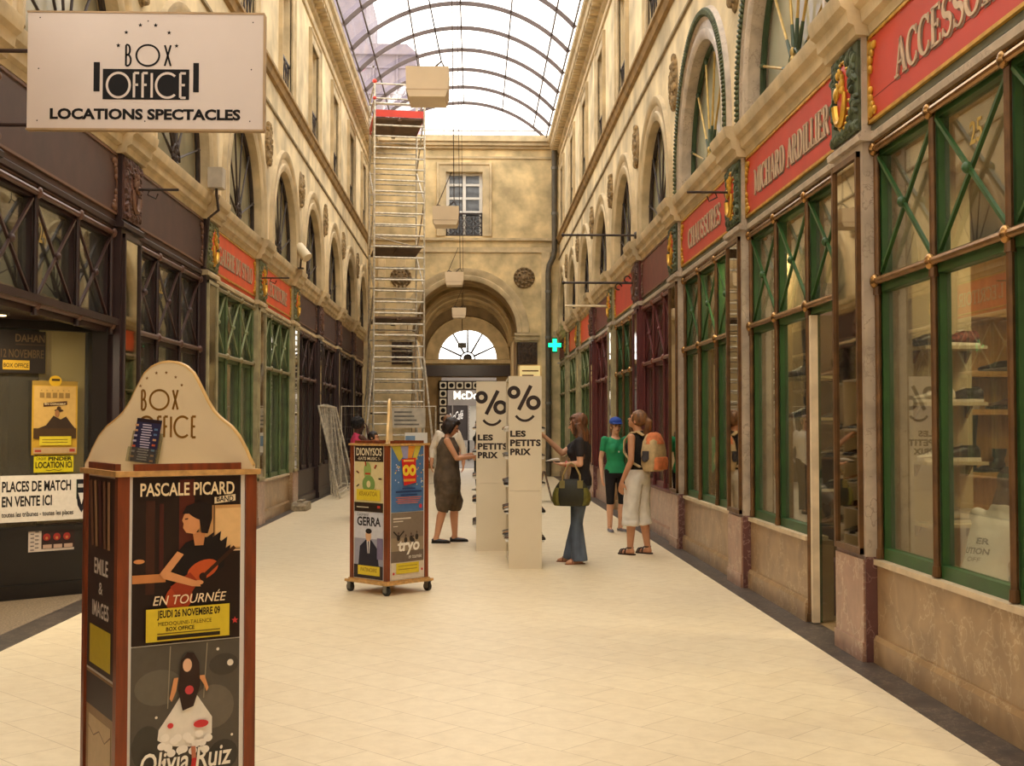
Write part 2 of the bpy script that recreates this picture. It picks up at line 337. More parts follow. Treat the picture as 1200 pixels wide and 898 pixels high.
ROMAN = {
 'A': (0.74, [([(0.1, 0.03), (0.37, 1)], TN), ([(0.36, 1), (0.64, 0.03)], TK), ([(0.2, 0.36), (0.54, 0.36)], TN), sf(0.1, 0.03), sf(0.64, 0.03, 0.26)]),
 'C': (0.72, [bowl(0.4, 0.5, 0.32, 0.47, 48, 312, 22), ([(0.63, 0.98), (0.63, 0.72)], TN), ([(0.63, 0.28), (0.63, 0.06)], TN)]),
 'D': (0.76, [([(0.17, 0.03), (0.17, 0.97)], TK), ([(0.06, 0.97), (0.36, 0.97)], TN), ([(0.06, 0.03), (0.36, 0.03)], TN), bowl(0.34, 0.5, 0.3, 0.47, -90, 90)]),
 'E': (0.62, [([(0.17, 0.03), (0.17, 0.97)], TK), ([(0.06, 0.97), (0.55, 0.97)], TN), ([(0.06, 0.03), (0.57, 0.03)], TN), ([(0.2, 0.52), (0.44, 0.52)], TN), ([(0.54, 1.0), (0.54, 0.8)], TN), ([(0.56, 0.0), (0.56, 0.22)], TN), ([(0.44, 0.42), (0.44, 0.62)], TN)]),
 'G': (0.78, [bowl(0.4, 0.5, 0.32, 0.47, 48, 320, 22), ([(0.66, 0.08), (0.66, 0.42)], TK), sf(0.64, 0.44, 0.26), ([(0.63, 0.98), (0.63, 0.72)], TN)]),
 'H': (0.8, [([(0.17, 0.03), (0.17, 0.97)], TK), ([(0.63, 0.03), (0.63, 0.97)], TK), ([(0.17, 0.5), (0.63, 0.5)], TN), sf(0.17, 0.03, 0.28), sf(0.17, 0.97, 0.28), sf(0.63, 0.03, 0.28), sf(0.63, 0.97, 0.28)]),
 'I': (0.36, [([(0.18, 0.03), (0.18, 0.97)], TK), sf(0.18, 0.03, 0.28), sf(0.18, 0.97, 0.28)]),
 'L': (0.6, [([(0.17, 0.03), (0.17, 0.97)], TK), sf(0.17, 0.97, 0.28), ([(0.06, 0.03), (0.55, 0.03)], TN), ([(0.54, 0.0), (0.54, 0.24)], TN)]),
 'M': (0.96, [([(0.15, 0.03), (0.15, 0.97)], TN), ([(0.15, 0.97), (0.47, 0.1)], TK), ([(0.47, 0.1), (0.78, 0.97)], TN), ([(0.8, 0.03), (0.8, 0.97)], TK), sf(0.15, 0.03), sf(0.8, 0.03, 0.28), sf(0.12, 0.97, 0.2), sf(0.82, 0.97, 0.2)]),
 'N': (0.8, [([(0.15, 0.03), (0.15, 0.97)], TN), ([(0.14, 0.97), (0.64, 0.03)], TK), ([(0.64, 0.03), (0.64, 0.97)], TN), sf(0.15, 0.03), sf(0.64, 0.97), sf(0.1, 0.97, 0.18)]),
 'O': (0.8, [bowl(0.4, 0.5, 0.33, 0.47, 0, 360, 28)]),
 'P': (0.64, [([(0.17, 0.03), (0.17, 0.97)], TK), ([(0.06, 0.97), (0.34, 0.97)], TN), ([(0.17, 0.45), (0.34, 0.45)], TN), bowl(0.33, 0.71, 0.22, 0.26, -90, 90), sf(0.17, 0.03, 0.28)]),
 'R': (0.74, [([(0.17, 0.03), (0.17, 0.97)], TK), ([(0.06, 0.97), (0.34, 0.97)], TN), ([(0.17, 0.5), (0.34, 0.5)], TN), bowl(0.33, 0.735, 0.22, 0.235, -90, 90), ([(0.34, 0.5), (0.62, 0.03)], TK), sf(0.17, 0.03, 0.28), sf(0.64, 0.03, 0.18)]),
 'S': (0.6, [(arcpts(0.31, 0.74, 0.2, 0.23, 40, 250, 12) + arcpts(0.31, 0.27, 0.22, 0.24, 75, -145, 12), [TN] * 4 + [0.1] * 5 + [TK] * 8 + [0.1] * 5 + [TN] * 4), ([(0.5, 0.97), (0.5, 0.76)], TN), ([(0.1, 0.26), (0.1, 0.04)], TN)]),
 'T': (0.68, [([(0.34, 0.03), (0.34, 0.97)], TK), ([(0.06, 0.97), (0.62, 0.97)], TN), sf(0.34, 0.03, 0.28), ([(0.07, 1.0), (0.07, 0.78)], TN), ([(0.61, 1.0), (0.61, 0.78)], TN)]),
 'U': (0.78, [([(0.16, 0.97), (0.16, 0.3)], TK), (arcpts(0.39, 0.3, 0.23, 0.27, 180, 360, 12), TN), ([(0.62, 0.97), (0.62, 0.3)], TN), sf(0.16, 0.97, 0.28), sf(0.62, 0.97)]),
 'Y': (0.74, [([(0.1, 0.97), (0.38, 0.45)], TK), ([(0.62, 0.97), (0.38, 0.45)], TN), ([(0.37, 0.03), (0.37, 0.5)], TK), sf(0.12, 0.97, 0.24), sf(0.62, 0.97, 0.2), sf(0.37, 0.03, 0.28)]),
 ' ': (0.36, []), "'": (0.2, [([(0.1, 1), (0.1, 0.8)], 0.08)]),
}
def roman(mb, s, x0, x1, y0, y1, fn, z, thick=0.0):
    tot = sum(ROMAN[c][0] for c in s); k = (x1 - x0) / tot; h = y1 - y0; x = x0
    for c in s:
        for pts, w in ROMAN[c][1]:
            q = [(x + p[0] * k, y0 + p[1] * h) for p in pts]
            kk = min(k, h)
            # horizontal strokes use the height scale, upright ones the width scale
            ribbon(mb, q, [v * kk for v in w] if isinstance(w, list) else w * kk, fn, z, thick)
        x += ROMAN[c][0] * k
DECO = {
 'B': (0.30, [[(0.05, 0), (0.05, 1)], [(0.05, 1), (0.12, 1)] + arcpts(0.12, 0.76, 0.1, 0.24, 90, -90, 10) + [(0.05, 0.52)], [(0.05, 0.52), (0.13, 0.52)] + arcpts(0.13, 0.26, 0.13, 0.26, 90, -90, 10) + [(0.05, 0)]]),
 'O': (1.12, [arcpts(0.56, 0.5, 0.5, 0.5, 0, 360, 36)]),
 'X': (0.34, [[(0.04, 0), (0.3, 1)], [(0.04, 1), (0.3, 0)]]),
 'F': (0.30, [[(0.05, 0), (0.05, 1)], [(0.05, 1), (0.27, 1)], [(0.05, 0.52), (0.23, 0.52)]]),
 'I': (0.14, [[(0.07, 0), (0.07, 1)]]),
 'C': (0.98, [arcpts(0.54, 0.5, 0.5, 0.5, 48, 312, 30)]),
 'E': (0.34, [[(0.05, 0), (0.05, 1)], [(0.05, 1), (0.29, 1)], [(0.05, 0.52), (0.25, 0.52)], [(0.05, 0), (0.29, 0)]]),
}
def deco(mb, s, x0, x1, y0, y1, w, fn, z, gap=0.12):
    tot = sum(DECO[c][0] for c in s) + gap * (len(s) - 1); k = (x1 - x0) / tot; h = y1 - y0; x = x0
    for c in s:
        for pts in DECO[c][1]: ribbon(mb, [(x + p[0] * k, y0 + p[1] * h) for p in pts], w, fn, z)
        x += (DECO[c][0] + gap) * k
def star(cx, cy, r):
    return [(cx + (r if k % 2 == 0 else r * 0.42) * math.sin(PI * k / 5), cy + (r if k % 2 == 0 else r * 0.42) * math.cos(PI * k / 5)) for k in range(10)]

class Sheet:
    """A flat printed sheet: layers of shapes on a board w x h, origin at the lower left, every layer a hair above the last."""
    def __init__(self, w, h, fn, bgc, thick=0.002, mats0=None):
        self.mats = []; self.mb = MB(); self.fn = fn; self.w = w; self.h = h; self.z = thick
        self.use(bgc); self.mb.prism([(0, 0), (w, 0), (w, h), (0, h)], fn, 0, thick)
    def use(self, c):
        m = c if not isinstance(c, tuple) else flat(c)
        if m not in self.mats: self.mats.append(m)
        self.mb.m = self.mats.index(m); self.z += 0.0004
    def poly(self, c, pts, rel=True):
        self.use(c); k = (self.w, self.h) if rel else (1, 1)
        self.mb.poly([self.fn(x * k[0], y * k[1], self.z) for x, y in pts])
    def rect(self, c, x0, x1, y0, y1): self.poly(c, [(x0, y0), (x1, y0), (x1, y1), (x0, y1)])
    def ell(self, c, cx, cy, rx, ry, a=0, n=20):
        ca, sa = math.cos(math.radians(a)), math.sin(math.radians(a))
        self.poly(c, [((cx * self.w + (rx * math.cos(2 * PI * k / n) * ca - ry * math.sin(2 * PI * k / n) * sa) * self.w) / self.w,
                       (cy * self.h + (rx * math.cos(2 * PI * k / n) * sa + ry * math.sin(2 * PI * k / n) * ca) * self.w) / self.h) for k in range(n)])
    def text(self, c, s, x0, x1, y0, y1, bold=0.0, spacing=1.0, shear=0.0):
        self.use(c); put_text(self.mb, s, x0 * self.w, x1 * self.w, y0 * self.h, y1 * self.h, self.fn, self.z, bold, spacing, shear)
    def line(self, c, pts, w):
        self.use(c); ribbon(self.mb, [(x * self.w, y * self.h) for x, y in pts], w * self.w, self.fn, self.z)
    def build(self, name, parent): return self.mb.build(name, self.mats, parent, False)

# ================================================================== THE GALLERY
def Yp(k): return 7.9 + 3.64 * (k - 1)          # near edge of pilaster k
PW = 0.64
def TR(u, n, z): return (2.64 - n, u, z)
def TL(u, n, z): return (-3.42 + n, u, z)
SIDE = {'right': (TR, 0.04), 'left': (TL, 0.14)}
K0, K1 = -3, 9
U0, U1 = Yp(K0), 37.02

# floor
b = MB(); b.poly([(-3.25, -12, 0), (2.40, -12, 0), (2.40, 44, 0), (-3.25, 44, 0)])
struct(b, 'floor', floor_material(), 'pale stone gallery floor laid with diagonal tiles')
b = MB(); b.box(-14, 14, 44, 75, -0.02, 0.0); struct(b, 'floor_street', mat('street_paving', (96, 88, 78), 0.8, 0, 0.1, 2), 'grey street paving beyond the passage')
b = MB(); b.box(2.40, 2.72, -12, 37, -0.05, 0.003)
struct(b, 'trim_1', M_KERB, 'dark granite strip along the foot of the shoe shop wall')
b = MB(); b.box(-3.50, -3.25, -12, 37, -0.05, 0.003)
struct(b, 'trim_2', M_KERB, 'dark granite strip along the foot of the wooden shop wall')
b = MB(); b.box(-6.2, -3.50, 7.0, 12.5, -0.06, 0.002)
struct(b, 'trim_3', M_GRAVEL, 'brown stone threshold in the ticket shop entrance')

# frieze band, string, cornice, upper walls, eaves
PROF = [(-0.02, 4.13), (0.03, 4.14), (0.04, 4.20), (0.08, 4.22), (0.09, 4.30), (0.13, 4.33), (0.15, 4.40), (0.15, 4.43), (-0.02, 4.45)]
def segs():
    for k in range(K0, K1 + 1):
        yield (Yp(k) - 0.04, Yp(k) + PW + 0.04, 0.09)
        if k < K1: yield (Yp(k) + PW + 0.04, Yp(k + 1) - 0.04, 0.0)
tn = 4
for side in ('right', 'left'):
    T, nU = SIDE[side]
    b = MB(T)
    b.box(U0, U1, -0.30, -0.002, 3.42, 4.40)
    struct(b, 'wall_%s_frieze' % side, M_PLASTER2, 'frieze wall behind the shop signs')
    b = MB(T)
    for a0, a1, off in segs():
        b.sweep([(x + off * (1 if x > 0 else 0), z) for x, z in PROF], [lambda a, z, u=a0: (u, a, z), lambda a, z, u=a1: (u, a, z)])
    struct(b, 'trim_%d' % tn, M_STONE, 'stepped stone cornice above the shop signs', True); tn += 1
    b = MB(T)
    P2 = [(-0.02, 3.425), (0.028, 3.435), (0.032, 3.475), (0.012, 3.495), (-0.02, 3.50)]
    for a0, a1, off in segs():
        if a0 > 15.0 or side == 'right': b.sweep([(x + off * 0.85 * (1 if x > 0 else 0), z) for x, z in P2], [lambda a, z, u=a0: (u, a, z), lambda a, z, u=a1: (u, a, z)])
    struct(b, 'trim_%d' % tn, M_STONE if side == 'left' else M_MARBLE, 'narrow stone string below the shop signs', True); tn += 1
    if side == 'left':
        b = MB(T)
        for a0, a1, off in segs():
            if a0 < 15.0: b.sweep([(x + off * 0.85 * (1 if x > 0 else 0), z) for x, z in P2], [lambda a, z, u=a0: (u, a, z), lambda a, z, u=a1: (u, a, z)])
        struct(b, 'trim_%d' % tn, M_DKPLUM, 'dark plum string below the plain sign boards', True); tn += 1
    # upper wall with an arched and a square opening in every bay
    b = MB(T)
    for k in range(K0, K1):
        a0, a1 = Yp(k) + PW / 2, Yp(k + 1) + PW / 2
        uc = (a0 + a1) / 2; r = 1.25; zc = 4.68; z0, z1 = 4.40, 6.66
        if k == K0: a0 = U0
        if k == K1 - 1: a1 = U1
        q = lambda u, v, zz, ww: b.poly([(u, nU, zz), (v, nU, zz), (v, nU, ww), (u, nU, ww)])
        q(a0, uc - r, z0, z1); q(uc + r, a1, z0, z1)
        N = 24; A = [(uc - r * math.cos(PI * j / N), zc + r * math.sin(PI * j / N)) for j in range(N + 1)]
        for (ua, za), (ub, zb) in zip(A, A[1:]): b.poly([(ua, nU, za), (ub, nU, zb), (ub, nU, z1), (ua, nU, z1)])
        path = [(uc - r, z0)] + A + [(uc + r, z0)]
        for (ua, za), (ub, zb) in zip(path, path[1:]): b.poly([(ua, nU, za), (ub, nU, zb), (ub, nU - 0.2, zb), (ua, nU - 0.2, za)])
        b.poly([(uc - r, nU, z0), (uc + r, nU, z0), (uc + r, nU - 0.2, z0), (uc - r, nU - 0.2, z0)])
        q(a0, a1, z1, 7.30)
        w0, w1, h0, h1 = uc - 0.58, uc + 0.58, 7.30, 9.22
        q(a0, w0, h0, h1); q(w1, a1, h0, h1); q(a0, a1, h1, 10.4)
        for (ua, za), (ub, zb) in zip([(w0, h0), (w0, h1), (w1, h1), (w1, h0)], [(w0, h1), (w1, h1), (w1, h0), (w0, h0)]):
            b.poly([(ua, nU, za), (ub, nU, zb), (ub, nU - 0.28, zb), (ua, nU - 0.28, za)])
    wall = struct(b, 'wall_' + side, M_PLASTER, 'ochre plastered upper wall of the gallery')
    # string courses and eaves
    b = MB(T)
    b.sweep([(nU - 0.01, 6.63), (nU + 0.03, 6.65), (nU + 0.03, 6.69), (nU - 0.01, 6.70)], [lambda a, z, u=u: (u, a, z) for u in (U0, U1)])
    struct(b, 'trim_%d' % tn, M_STONE_D, 'thin dark string course over the arches'); tn += 1
    b = MB(T)
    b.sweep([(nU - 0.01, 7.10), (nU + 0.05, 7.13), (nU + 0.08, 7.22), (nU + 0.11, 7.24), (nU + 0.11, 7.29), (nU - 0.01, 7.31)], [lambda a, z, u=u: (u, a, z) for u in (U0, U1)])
    struct(b, 'trim_%d' % tn, mat('brown_ledge_paint', (158, 128, 82), 0.8, 0, 0.2, 4), 'brown sill ledge below the upper windows'); tn += 1  # ledge in an even brown, darker than the other mouldings
    b = MB(T)
    b.sweep([(nU - 0.01, 9.60), (nU + 0.04, 9.62), (nU + 0.04, 9.68), (nU - 0.01, 9.70)], [lambda a, z, u=u: (u, a, z) for u in (U0, U1)])
    b.sweep([(nU - 0.01, 9.86), (nU + 0.06, 9.90), (nU + 0.08, 9.98), (nU + 0.28, 10.04), (nU + 0.30, 10.16), (nU + 0.36, 10.20), (nU + 0.36, 10.34), (nU - 0.01, 10.38)], [lambda a, z, u=u: (u, a, z) for u in (U0, U1)])
    u = U0
    while u < U1 - 0.2: b.box(u, u + 0.12, nU + 0.05, nU + 0.26, 9.955, 10.035); u += 0.27
    struct(b, 'trim_%d' % tn, M_STONE, 'toothed eaves cornice under the glass roof'); tn += 1
    # plaster roundels between the arches (ornaments of the wall)
    for k in range(1, K1):
        uc = Yp(k) + PW / 2; b = MB(T)
        b.ball((uc, nU, 6.0), (0.21, 0.06, 0.34), 20, 12)
        for j in range(34):
            a = random.uniform(0, 2 * PI); rr = random.uniform(0.2, 1.0)
            b.ball((uc + 0.2 * rr * math.cos(a), nU + 0.05 * (1.15 - rr * 0.6), 6.0 + 0.33 * rr * math.sin(a)), (random.uniform(0.03, 0.06), 0.04, random.uniform(0.04, 0.07)), 7, 5)
        b.build('roundel', M_RELIEF, wall)

# skylight: curved ribs, long bars, glass
SX0, SX1, SZ = -2.93, 2.25, 10.36
SXC = (SX0 + SX1) / 2; HC = (SX1 - SX0) / 2; RISE = 1.15
SR = (HC * HC + RISE * RISE) / (2 * RISE); A0 = math.asin(HC / SR)
def sky_pt(t, y, dr=0.0):
    a = A0 * t; return (SXC + (SR + dr) * math.sin(a), y, SZ + RISE - SR + (SR + dr) * math.cos(a))
roof = struct_root('ceiling', 'arched iron and glass roof over the gallery')
M_RIB = mat('dark_roof_iron', (92, 78, 74), 0.5, 0.3, 0.1, 5)
y = 36.95; ys = []
while y > -3: ys.append(y); y -= 1.76
for y in ys:
    b = MB(); R = []
    for j in range(25):
        t = -1 + 2 * j / 24; R.append([b.P(sky_pt(t, y + dy, dr)) for dy, dr in ((-0.025, -0.09), (0.025, -0.09), (0.025, 0.0), (-0.025, 0.0))])
    b.skin(R); b.build('rib', M_RIB, roof)
for t in (-0.98, -0.8, -0.42, 0.0, 0.42, 0.8, 0.98):
    b = MB(); b.bar(sky_pt(t, -3, -0.03), sky_pt(t, 37, -0.03), 0.03, 0.05); b.build('purlin', M_RIB, roof)
b = MB()
for j in range(24):
    b.poly([sky_pt(-1 + 2 * j / 24, -3, 0.01), sky_pt(-1 + 2 * (j + 1) / 24, -3, 0.01), sky_pt(-1 + 2 * (j + 1) / 24, 37, 0.01), sky_pt(-1 + 2 * j / 24, 37, 0.01)])
b.build('glazing', M_SKYGLASS, roof)
b = MB(); pts = [sky_pt(-1 + 2 * j / 24, 37.0) for j in range(25)]
b.poly(pts); b.build('end_glazing', M_SKYGLASS, roof)
b = MB()
for x in (-0.95, -0.1, 0.75): b.bar((x, 37.0, 10.4), (x, 37.0, 11.4), 0.02, 0.03)
b.bar((SX0, 37.0, 10.62), (SX1, 37.0, 10.62), 0.04, 0.04); b.build('end_bars', mat('thin_pale_bar', (190, 184, 178), 0.5), roof)
# pale house rising beyond the end wall, seen through the left panes
b = MB(); b.box(-9.0, -2.25, 46, 52, 0, 15.7); b.box(-9.0, -4.2, 46.5, 52, 15.7, 19.0)
for z in (11.2, 12.2, 13.2, 14.2, 15.2): b.box(-9.0, -2.2, 45.92, 46, z, z + 0.08)
for x in (-3.0, -3.9, -4.8, -5.7): b.box(x, x + 0.07, 45.92, 46, 10.5, 15.7)
b.prism([(-9.0, 15.7), (-2.15, 15.7), (-2.6, 16.1), (-9.0, 16.1)], lambda x, z, t: (x, t, z), 45.8, 52)
struct(b, 'exterior_house', mat('lilac_render', (122, 112, 124), 0.7, 0, 0.12, 1.2), 'pale lilac house front beyond the glass roof')

# end wall with the passage arch
YE = 37.0; EX = -0.30
def TE(x, n, z): return (x, YE - n, z)
b = MB(TE); r = 1.60; zc = 4.40; xa, xb = -3.5, 2.75; ztop = 10.40
b.box(xa, EX - r, -0.25, 0, 0, zc); b.box(EX + r, xb, -0.25, 0, 0, zc)
N = 32; A = [(EX - r * math.cos(PI * j / N), zc + r * math.sin(PI * j / N)) for j in range(N + 1)]
b.poly([(xa, 0, zc), (EX - r, 0, zc), (EX - r, 0, 7.0), (xa, 0, 7.0)]); b.poly([(EX + r, 0, zc), (xb, 0, zc), (xb, 0, 7.0), (EX + r, 0, 7.0)])
for (ua, za), (ub, zb) in zip(A, A[1:]):
    b.poly([(ua, 0, za), (ub, 0, zb), (ub, 0, 7.0), (ua, 0, 7.0)])
w0, w1, h0, h1 = -0.88, 0.24, 7.36, 9.34
b.poly([(xa, 0, 7.0), (xb, 0, 7.0), (xb, 0, h0), (xa, 0, h0)]); b.poly([(xa, 0, h0), (w0, 0, h0), (w0, 0, h1), (xa, 0, h1)])
b.poly([(w1, 0, h0), (xb, 0, h0), (xb, 0, h1), (w1, 0, h1)]); b.poly([(xa, 0, h1), (xb, 0, h1), (xb, 0, ztop), (xa, 0, ztop)])
for (ua, za), (ub, zb) in zip([(w0, h0), (w0, h1), (w1, h1), (w1, h0)], [(w0, h1), (w1, h1), (w1, h0), (w0, h0)]):
    b.poly([(ua, 0, za), (ub, 0, zb), (ub, -0.3, zb), (ua, -0.3, za)])
wall_end = struct(b, 'wall_end', mat('end_wall_plaster', (216, 192, 144), 0.85, 0, 0.2, 1.9, 0.25, 14), 'ochre end wall of the gallery with a round arch')
b = MB(TE)
def arch_stations(uc, zc, r, z0, n=28):
    st = [lambda a, c, z=z0: (uc - r - a, c, z)]
    for j in range(n + 1):
        t = PI - PI * j / n
        st.append(lambda a, c, t=t: (uc + (r + a) * math.cos(t), c, zc + (r + a) * math.sin(t)))
    st.append(lambda a, c, z=z0: (uc + r + a, c, z)); return st
b.sweep([(0, -0.12), (0, 0.04), (0.06, 0.07), (0.14, 0.07), (0.16, 0.04), (0.24, 0.06), (0.33, 0.08), (0.37, 0.08), (0.38, -0.01)], arch_stations(EX, zc, r, 4.40, 36))
b.build('archivolt', M_STONE, wall_end, True)
b = MB(TE)
for s in (-1, 1):
    for z0, z1, d in ((4.10, 4.16, 0.05), (4.16, 4.30, 0.10), (4.30, 4.38, 0.16)):
        x0, x1 = sorted((EX + s * (r - 0.08), EX + s * (r + 0.66))); b.box(x0, x1, -0.2, d, z0, z1)
b.build('impost', M_STONE, wall_end)
b = MB(TE)
for z0, z1, d in ((6.86, 6.92, 0.04), (6.92, 7.02, 0.02), (7.22, 7.30, 0.08), (9.75, 9.82, 0.04), (10.05, 10.13, 0.10), (10.13, 10.24, 0.2), (10.24, 10.42, 0.28)): b.box(-3.3, 2.62, -0.05, d, z0, z1)
b.build('string_course', M_STONE, wall_end)
b = MB(TE); b.box(-2.95, -2.72, 0, 0.05, 4.4, 6.86); b.box(2.05, 2.3, 0, 0.05, 0, 6.86); b.box(-2.4, -2.1, 0, 0.03, 4.42, 6.8)
b.build('pilaster_strip', M_PLASTER2, wall_end)
for x in (1.52, -2.25):
    b = MB(TE); 
    for rr, d in ((0.33, 0.05), (0.25, 0.09), (0.13, 0.12)):
        b.ball((x, 0, 6.08), (rr, d, rr), 22, 10)
    for j in range(14): b.ball((x + 0.29 * math.cos(j * PI / 7), 0.05, 6.08 + 0.29 * math.sin(j * PI / 7)), 0.04, 8, 6)
    for j in range(10): b.ball((x + 0.18 * math.cos(j * PI / 5), 0.08, 6.08 + 0.18 * math.sin(j * PI / 5)), 0.035, 8, 6)
    b.build('rosette', mat('dark_rosette', (128, 104, 70), 0.8, 0, 0.3, 12, 0.4, 40), wall_end)
# dark carved capital panels under the imposts
for s in (-1, 1):
    b = MB(TE); x0, x1 = sorted((EX + s * (r + 0.02), EX + s * (r + 0.62))); b.box(x0, x1, 0, 0.06, 3.42, 4.1)
    for j in range(60): b.ball((random.uniform(x0 + 0.05, x1 - 0.05), 0.06, random.uniform(3.47, 4.05)), (0.045, 0.035, 0.05), 7, 5)
    b.build('capital_panel', mat('soot_carving', (70, 52, 38), 0.7, 0, 0.35, 14, 0.4, 40), wall_end)
# end wall window
w = struct_root('window_1', 'white casement window high on the end wall, dark balcony grille below', (-0.32, YE, 7.36))
b = MB(TE)
b.sweep([(0.0, -0.02), (0.0, 0.03), (0.05, 0.05), (0.2, 0.05), (0.22, 0.09), (0.28, 0.09), (0.3, -0.01)],
        [lambda a, c: (w0 - a, c, h0), lambda a, c: (w0 - a, c, h1 + a), lambda a, c: (w1 + a, c, h1 + a), lambda a, c: (w1 + a, c, h0)])
b.build('surround', M_STONE, w)
b = MB(TE)
for x in (w0, (w0 + w1) / 2 - 0.05, w1 - 0.1): b.box(x, x + 0.1, -0.28, -0.18, h0, h1)
for z in (h0, 8.1, 8.52, 8.94, h1 - 0.08): b.box(w0, w1, -0.275, -0.19, z, z + 0.07)
b.build('casement', M_WHITE, w)
b = MB(TE); b.box(w0, w1, -0.26, -0.25, h0, h1); b.build('pane', mat('grey_reflecting_pane', (70, 72, 74), 0.05, 0, 0.3, 4, spec=1.0), w)
b = MB(TE); b.box(w0, w1, -0.10, -0.06, h0, h0 + 0.05); b.box(w0, w1, -0.10, -0.06, h0 + 0.68, h0 + 0.73); b.box(w0, w0 + 0.04, -0.1, -0.06, h0, h0 + 0.7); b.box(w1 - 0.04, w1, -0.1, -0.06, h0, h0 + 0.7)
for i in range(4):
    for j in range(2):
        cx, cz = w0 + 0.14 + 0.28 * i, h0 + 0.2 + 0.3 * j
        b.tube([(cx + 0.12 * math.cos(a * PI / 6), -0.08, cz + 0.13 * math.sin(a * PI / 6)) for a in range(12)], 0.013, 6, close=True)
        b.bar((cx - 0.13, -0.08, cz - 0.14), (cx + 0.13, -0.08, cz + 0.14), 0.015, 0.015); b.bar((cx - 0.13, -0.08, cz + 0.14), (cx + 0.13, -0.08, cz - 0.14), 0.015, 0.015)
b.build('railing', M_IRON, w)

# passage beyond the arch: vault, back wall with a fanlight, far shop front
b = MB(); N = 24; YB = 44.0
for j in range(N):
    p, q = [(EX - r * math.cos(PI * t / N), zc + r * math.sin(PI * t / N)) for t in (j, j + 1)]
    b.poly([(p[0], YE, p[1]), (q[0], YE, q[1]), (q[0], YB, q[1]), (p[0], YB, p[1])])
for yy in (38.6, 41.0, 43.4):
    R = []
    for j in range(N + 1):
        t = PI - PI * j / N
        R.append([b.P((EX + rr * math.cos(t), yy + dy, zc + rr * math.sin(t))) for rr, dy in ((r, 0), (r - 0.1, 0), (r - 0.1, 0.4), (r, 0.4))])
    b.skin(R)
struct(b, 'ceiling_passage', mat('passage_vault_plaster', (170, 146, 104), 0.85, 0, 0.2, 2), 'barrel vault of the passage beyond the end arch')
b = MB(); b.box(EX - r - 0.02, EX - r, YE, YB, 0, zc); b.box(EX + r, EX + r + 0.02, YE, YB, 0, zc)
struct(b, 'wall_passage', M_PLASTER2, 'side walls of the passage beyond the end arch')
def TB(x, n, z): return (x, YB - n, z)
b = MB(TB); FX, FZ, FR = -0.25, 3.97, 1.07
A = [(FX - FR * math.cos(PI * j / 24), FZ + FR * math.sin(PI * j / 24)) for j in range(25)]
for (ua, za), (ub, zb) in zip(A, A[1:]): b.poly([(ua, 0, za), (ub, 0, zb), (ub, 0, 6.3), (ua, 0, 6.3)])
b.box(-2.2, FX - FR, -0.2, 0, FZ, 6.3); b.box(FX + FR, 1.6, -0.2, 0, FZ, 6.3); b.box(-2.2, 1.6, -0.2, 0, 3.3, FZ)
b.box(-2.2, -1.2, -0.2, 0, 0, 3.3); b.box(0.8, 1.6, -0.2, 0, 0, 3.3)
struct(b, 'wall_passage_end', mat('brown_passage_wall', (140, 116, 80), 0.85, 0, 0.2, 2), 'wall at the far end of the passage')
w = struct_root('window_2', 'half-round fanlight with radiating bars at the far end of the passage', (FX, YB, FZ))
b = MB(TB); b.sweep([(-0.02, -0.1), (-0.02, 0.05), (0.1, 0.08), (0.2, 0.06), (0.42, 0.08), (0.46, 0.12), (0.5, -0.02)], arch_stations(FX, FZ, FR, 3.95, 26)); b.box(FX - 1.55, FX + 1.55, -0.1, 0.14, 3.80, 3.94); b.build('surround', M_STONE, w, True)
b = MB(TB)
for a in (25, 60, 90, 120, 155):
    b.cone((FX + 0.25 * math.cos(math.radians(a)), -0.05, FZ + 0.25 * math.sin(math.radians(a))), (FX + 1.08 * math.cos(math.radians(a)), -0.05, FZ + 1.08 * math.sin(math.radians(a))), 0.04, 0.03, 6)
b.tube([(FX + 0.26 * math.cos(PI * j / 10), -0.05, FZ + 0.26 * math.sin(PI * j / 10)) for j in range(11)], 0.03, 6); b.ball((FX, -0.05, FZ + 0.05), (0.16, 0.04, 0.14), 12, 8)
b.build('glazing_bar', M_IRON, w)
b = MB(TB); b.poly([(x, -0.08, z) for x, z in A]); b.build('pane', M_SKYGLASS, w)
b = MB(TB); b.box(-1.9, 1.3, 0.0, 0.12, 3.34, 3.74); struct(b, 'trim_%d' % tn, M_DKPLUM, 'dark plum fascia below the fanlight'); tn += 1
# frame of round lamps around the passage end
w = thing('lamp_frame', 'portal frame of square plates with round black lamps at the far end', 'lamp frame', (EX, YB - 0.3, 0))
b = MB(TB)
spots = [(-1.13, 0.3 + 0.3 * j) for j in range(10)] + [(-0.83 + 0.3 * j, 3.0) for j in range(6)] + [(0.67, 0.3 + 0.3 * j) for j in range(9)]
for x, z in spots: pass
b.box(-1.3, -0.96, 0.2, 0.28, 0, 3.17); b.box(-1.3, 0.84, 0.2, 0.28, 2.83, 3.17); b.box(0.5, 0.84, 0.2, 0.28, 0, 3.17)
b.build('backing', M_IRON, w)
for x, z in spots:
    b = MB(TB); b.m = 0; b.prism([(x - 0.12, z - 0.1), (x - 0.1, z - 0.12), (x + 0.1, z - 0.12), (x + 0.12, z - 0.1), (x + 0.12, z + 0.1), (x + 0.1, z + 0.12), (x - 0.1, z + 0.12), (x - 0.12, z + 0.1)], lambda a, c, t: (a, t, c), 0.28, 0.31)
    b.m = 1; b.cone((x, 0.31, z), (x, 0.34, z), 0.085, 0.075, 14); b.build('lamp_plate', [M_WHITE, M_BLACK], w)
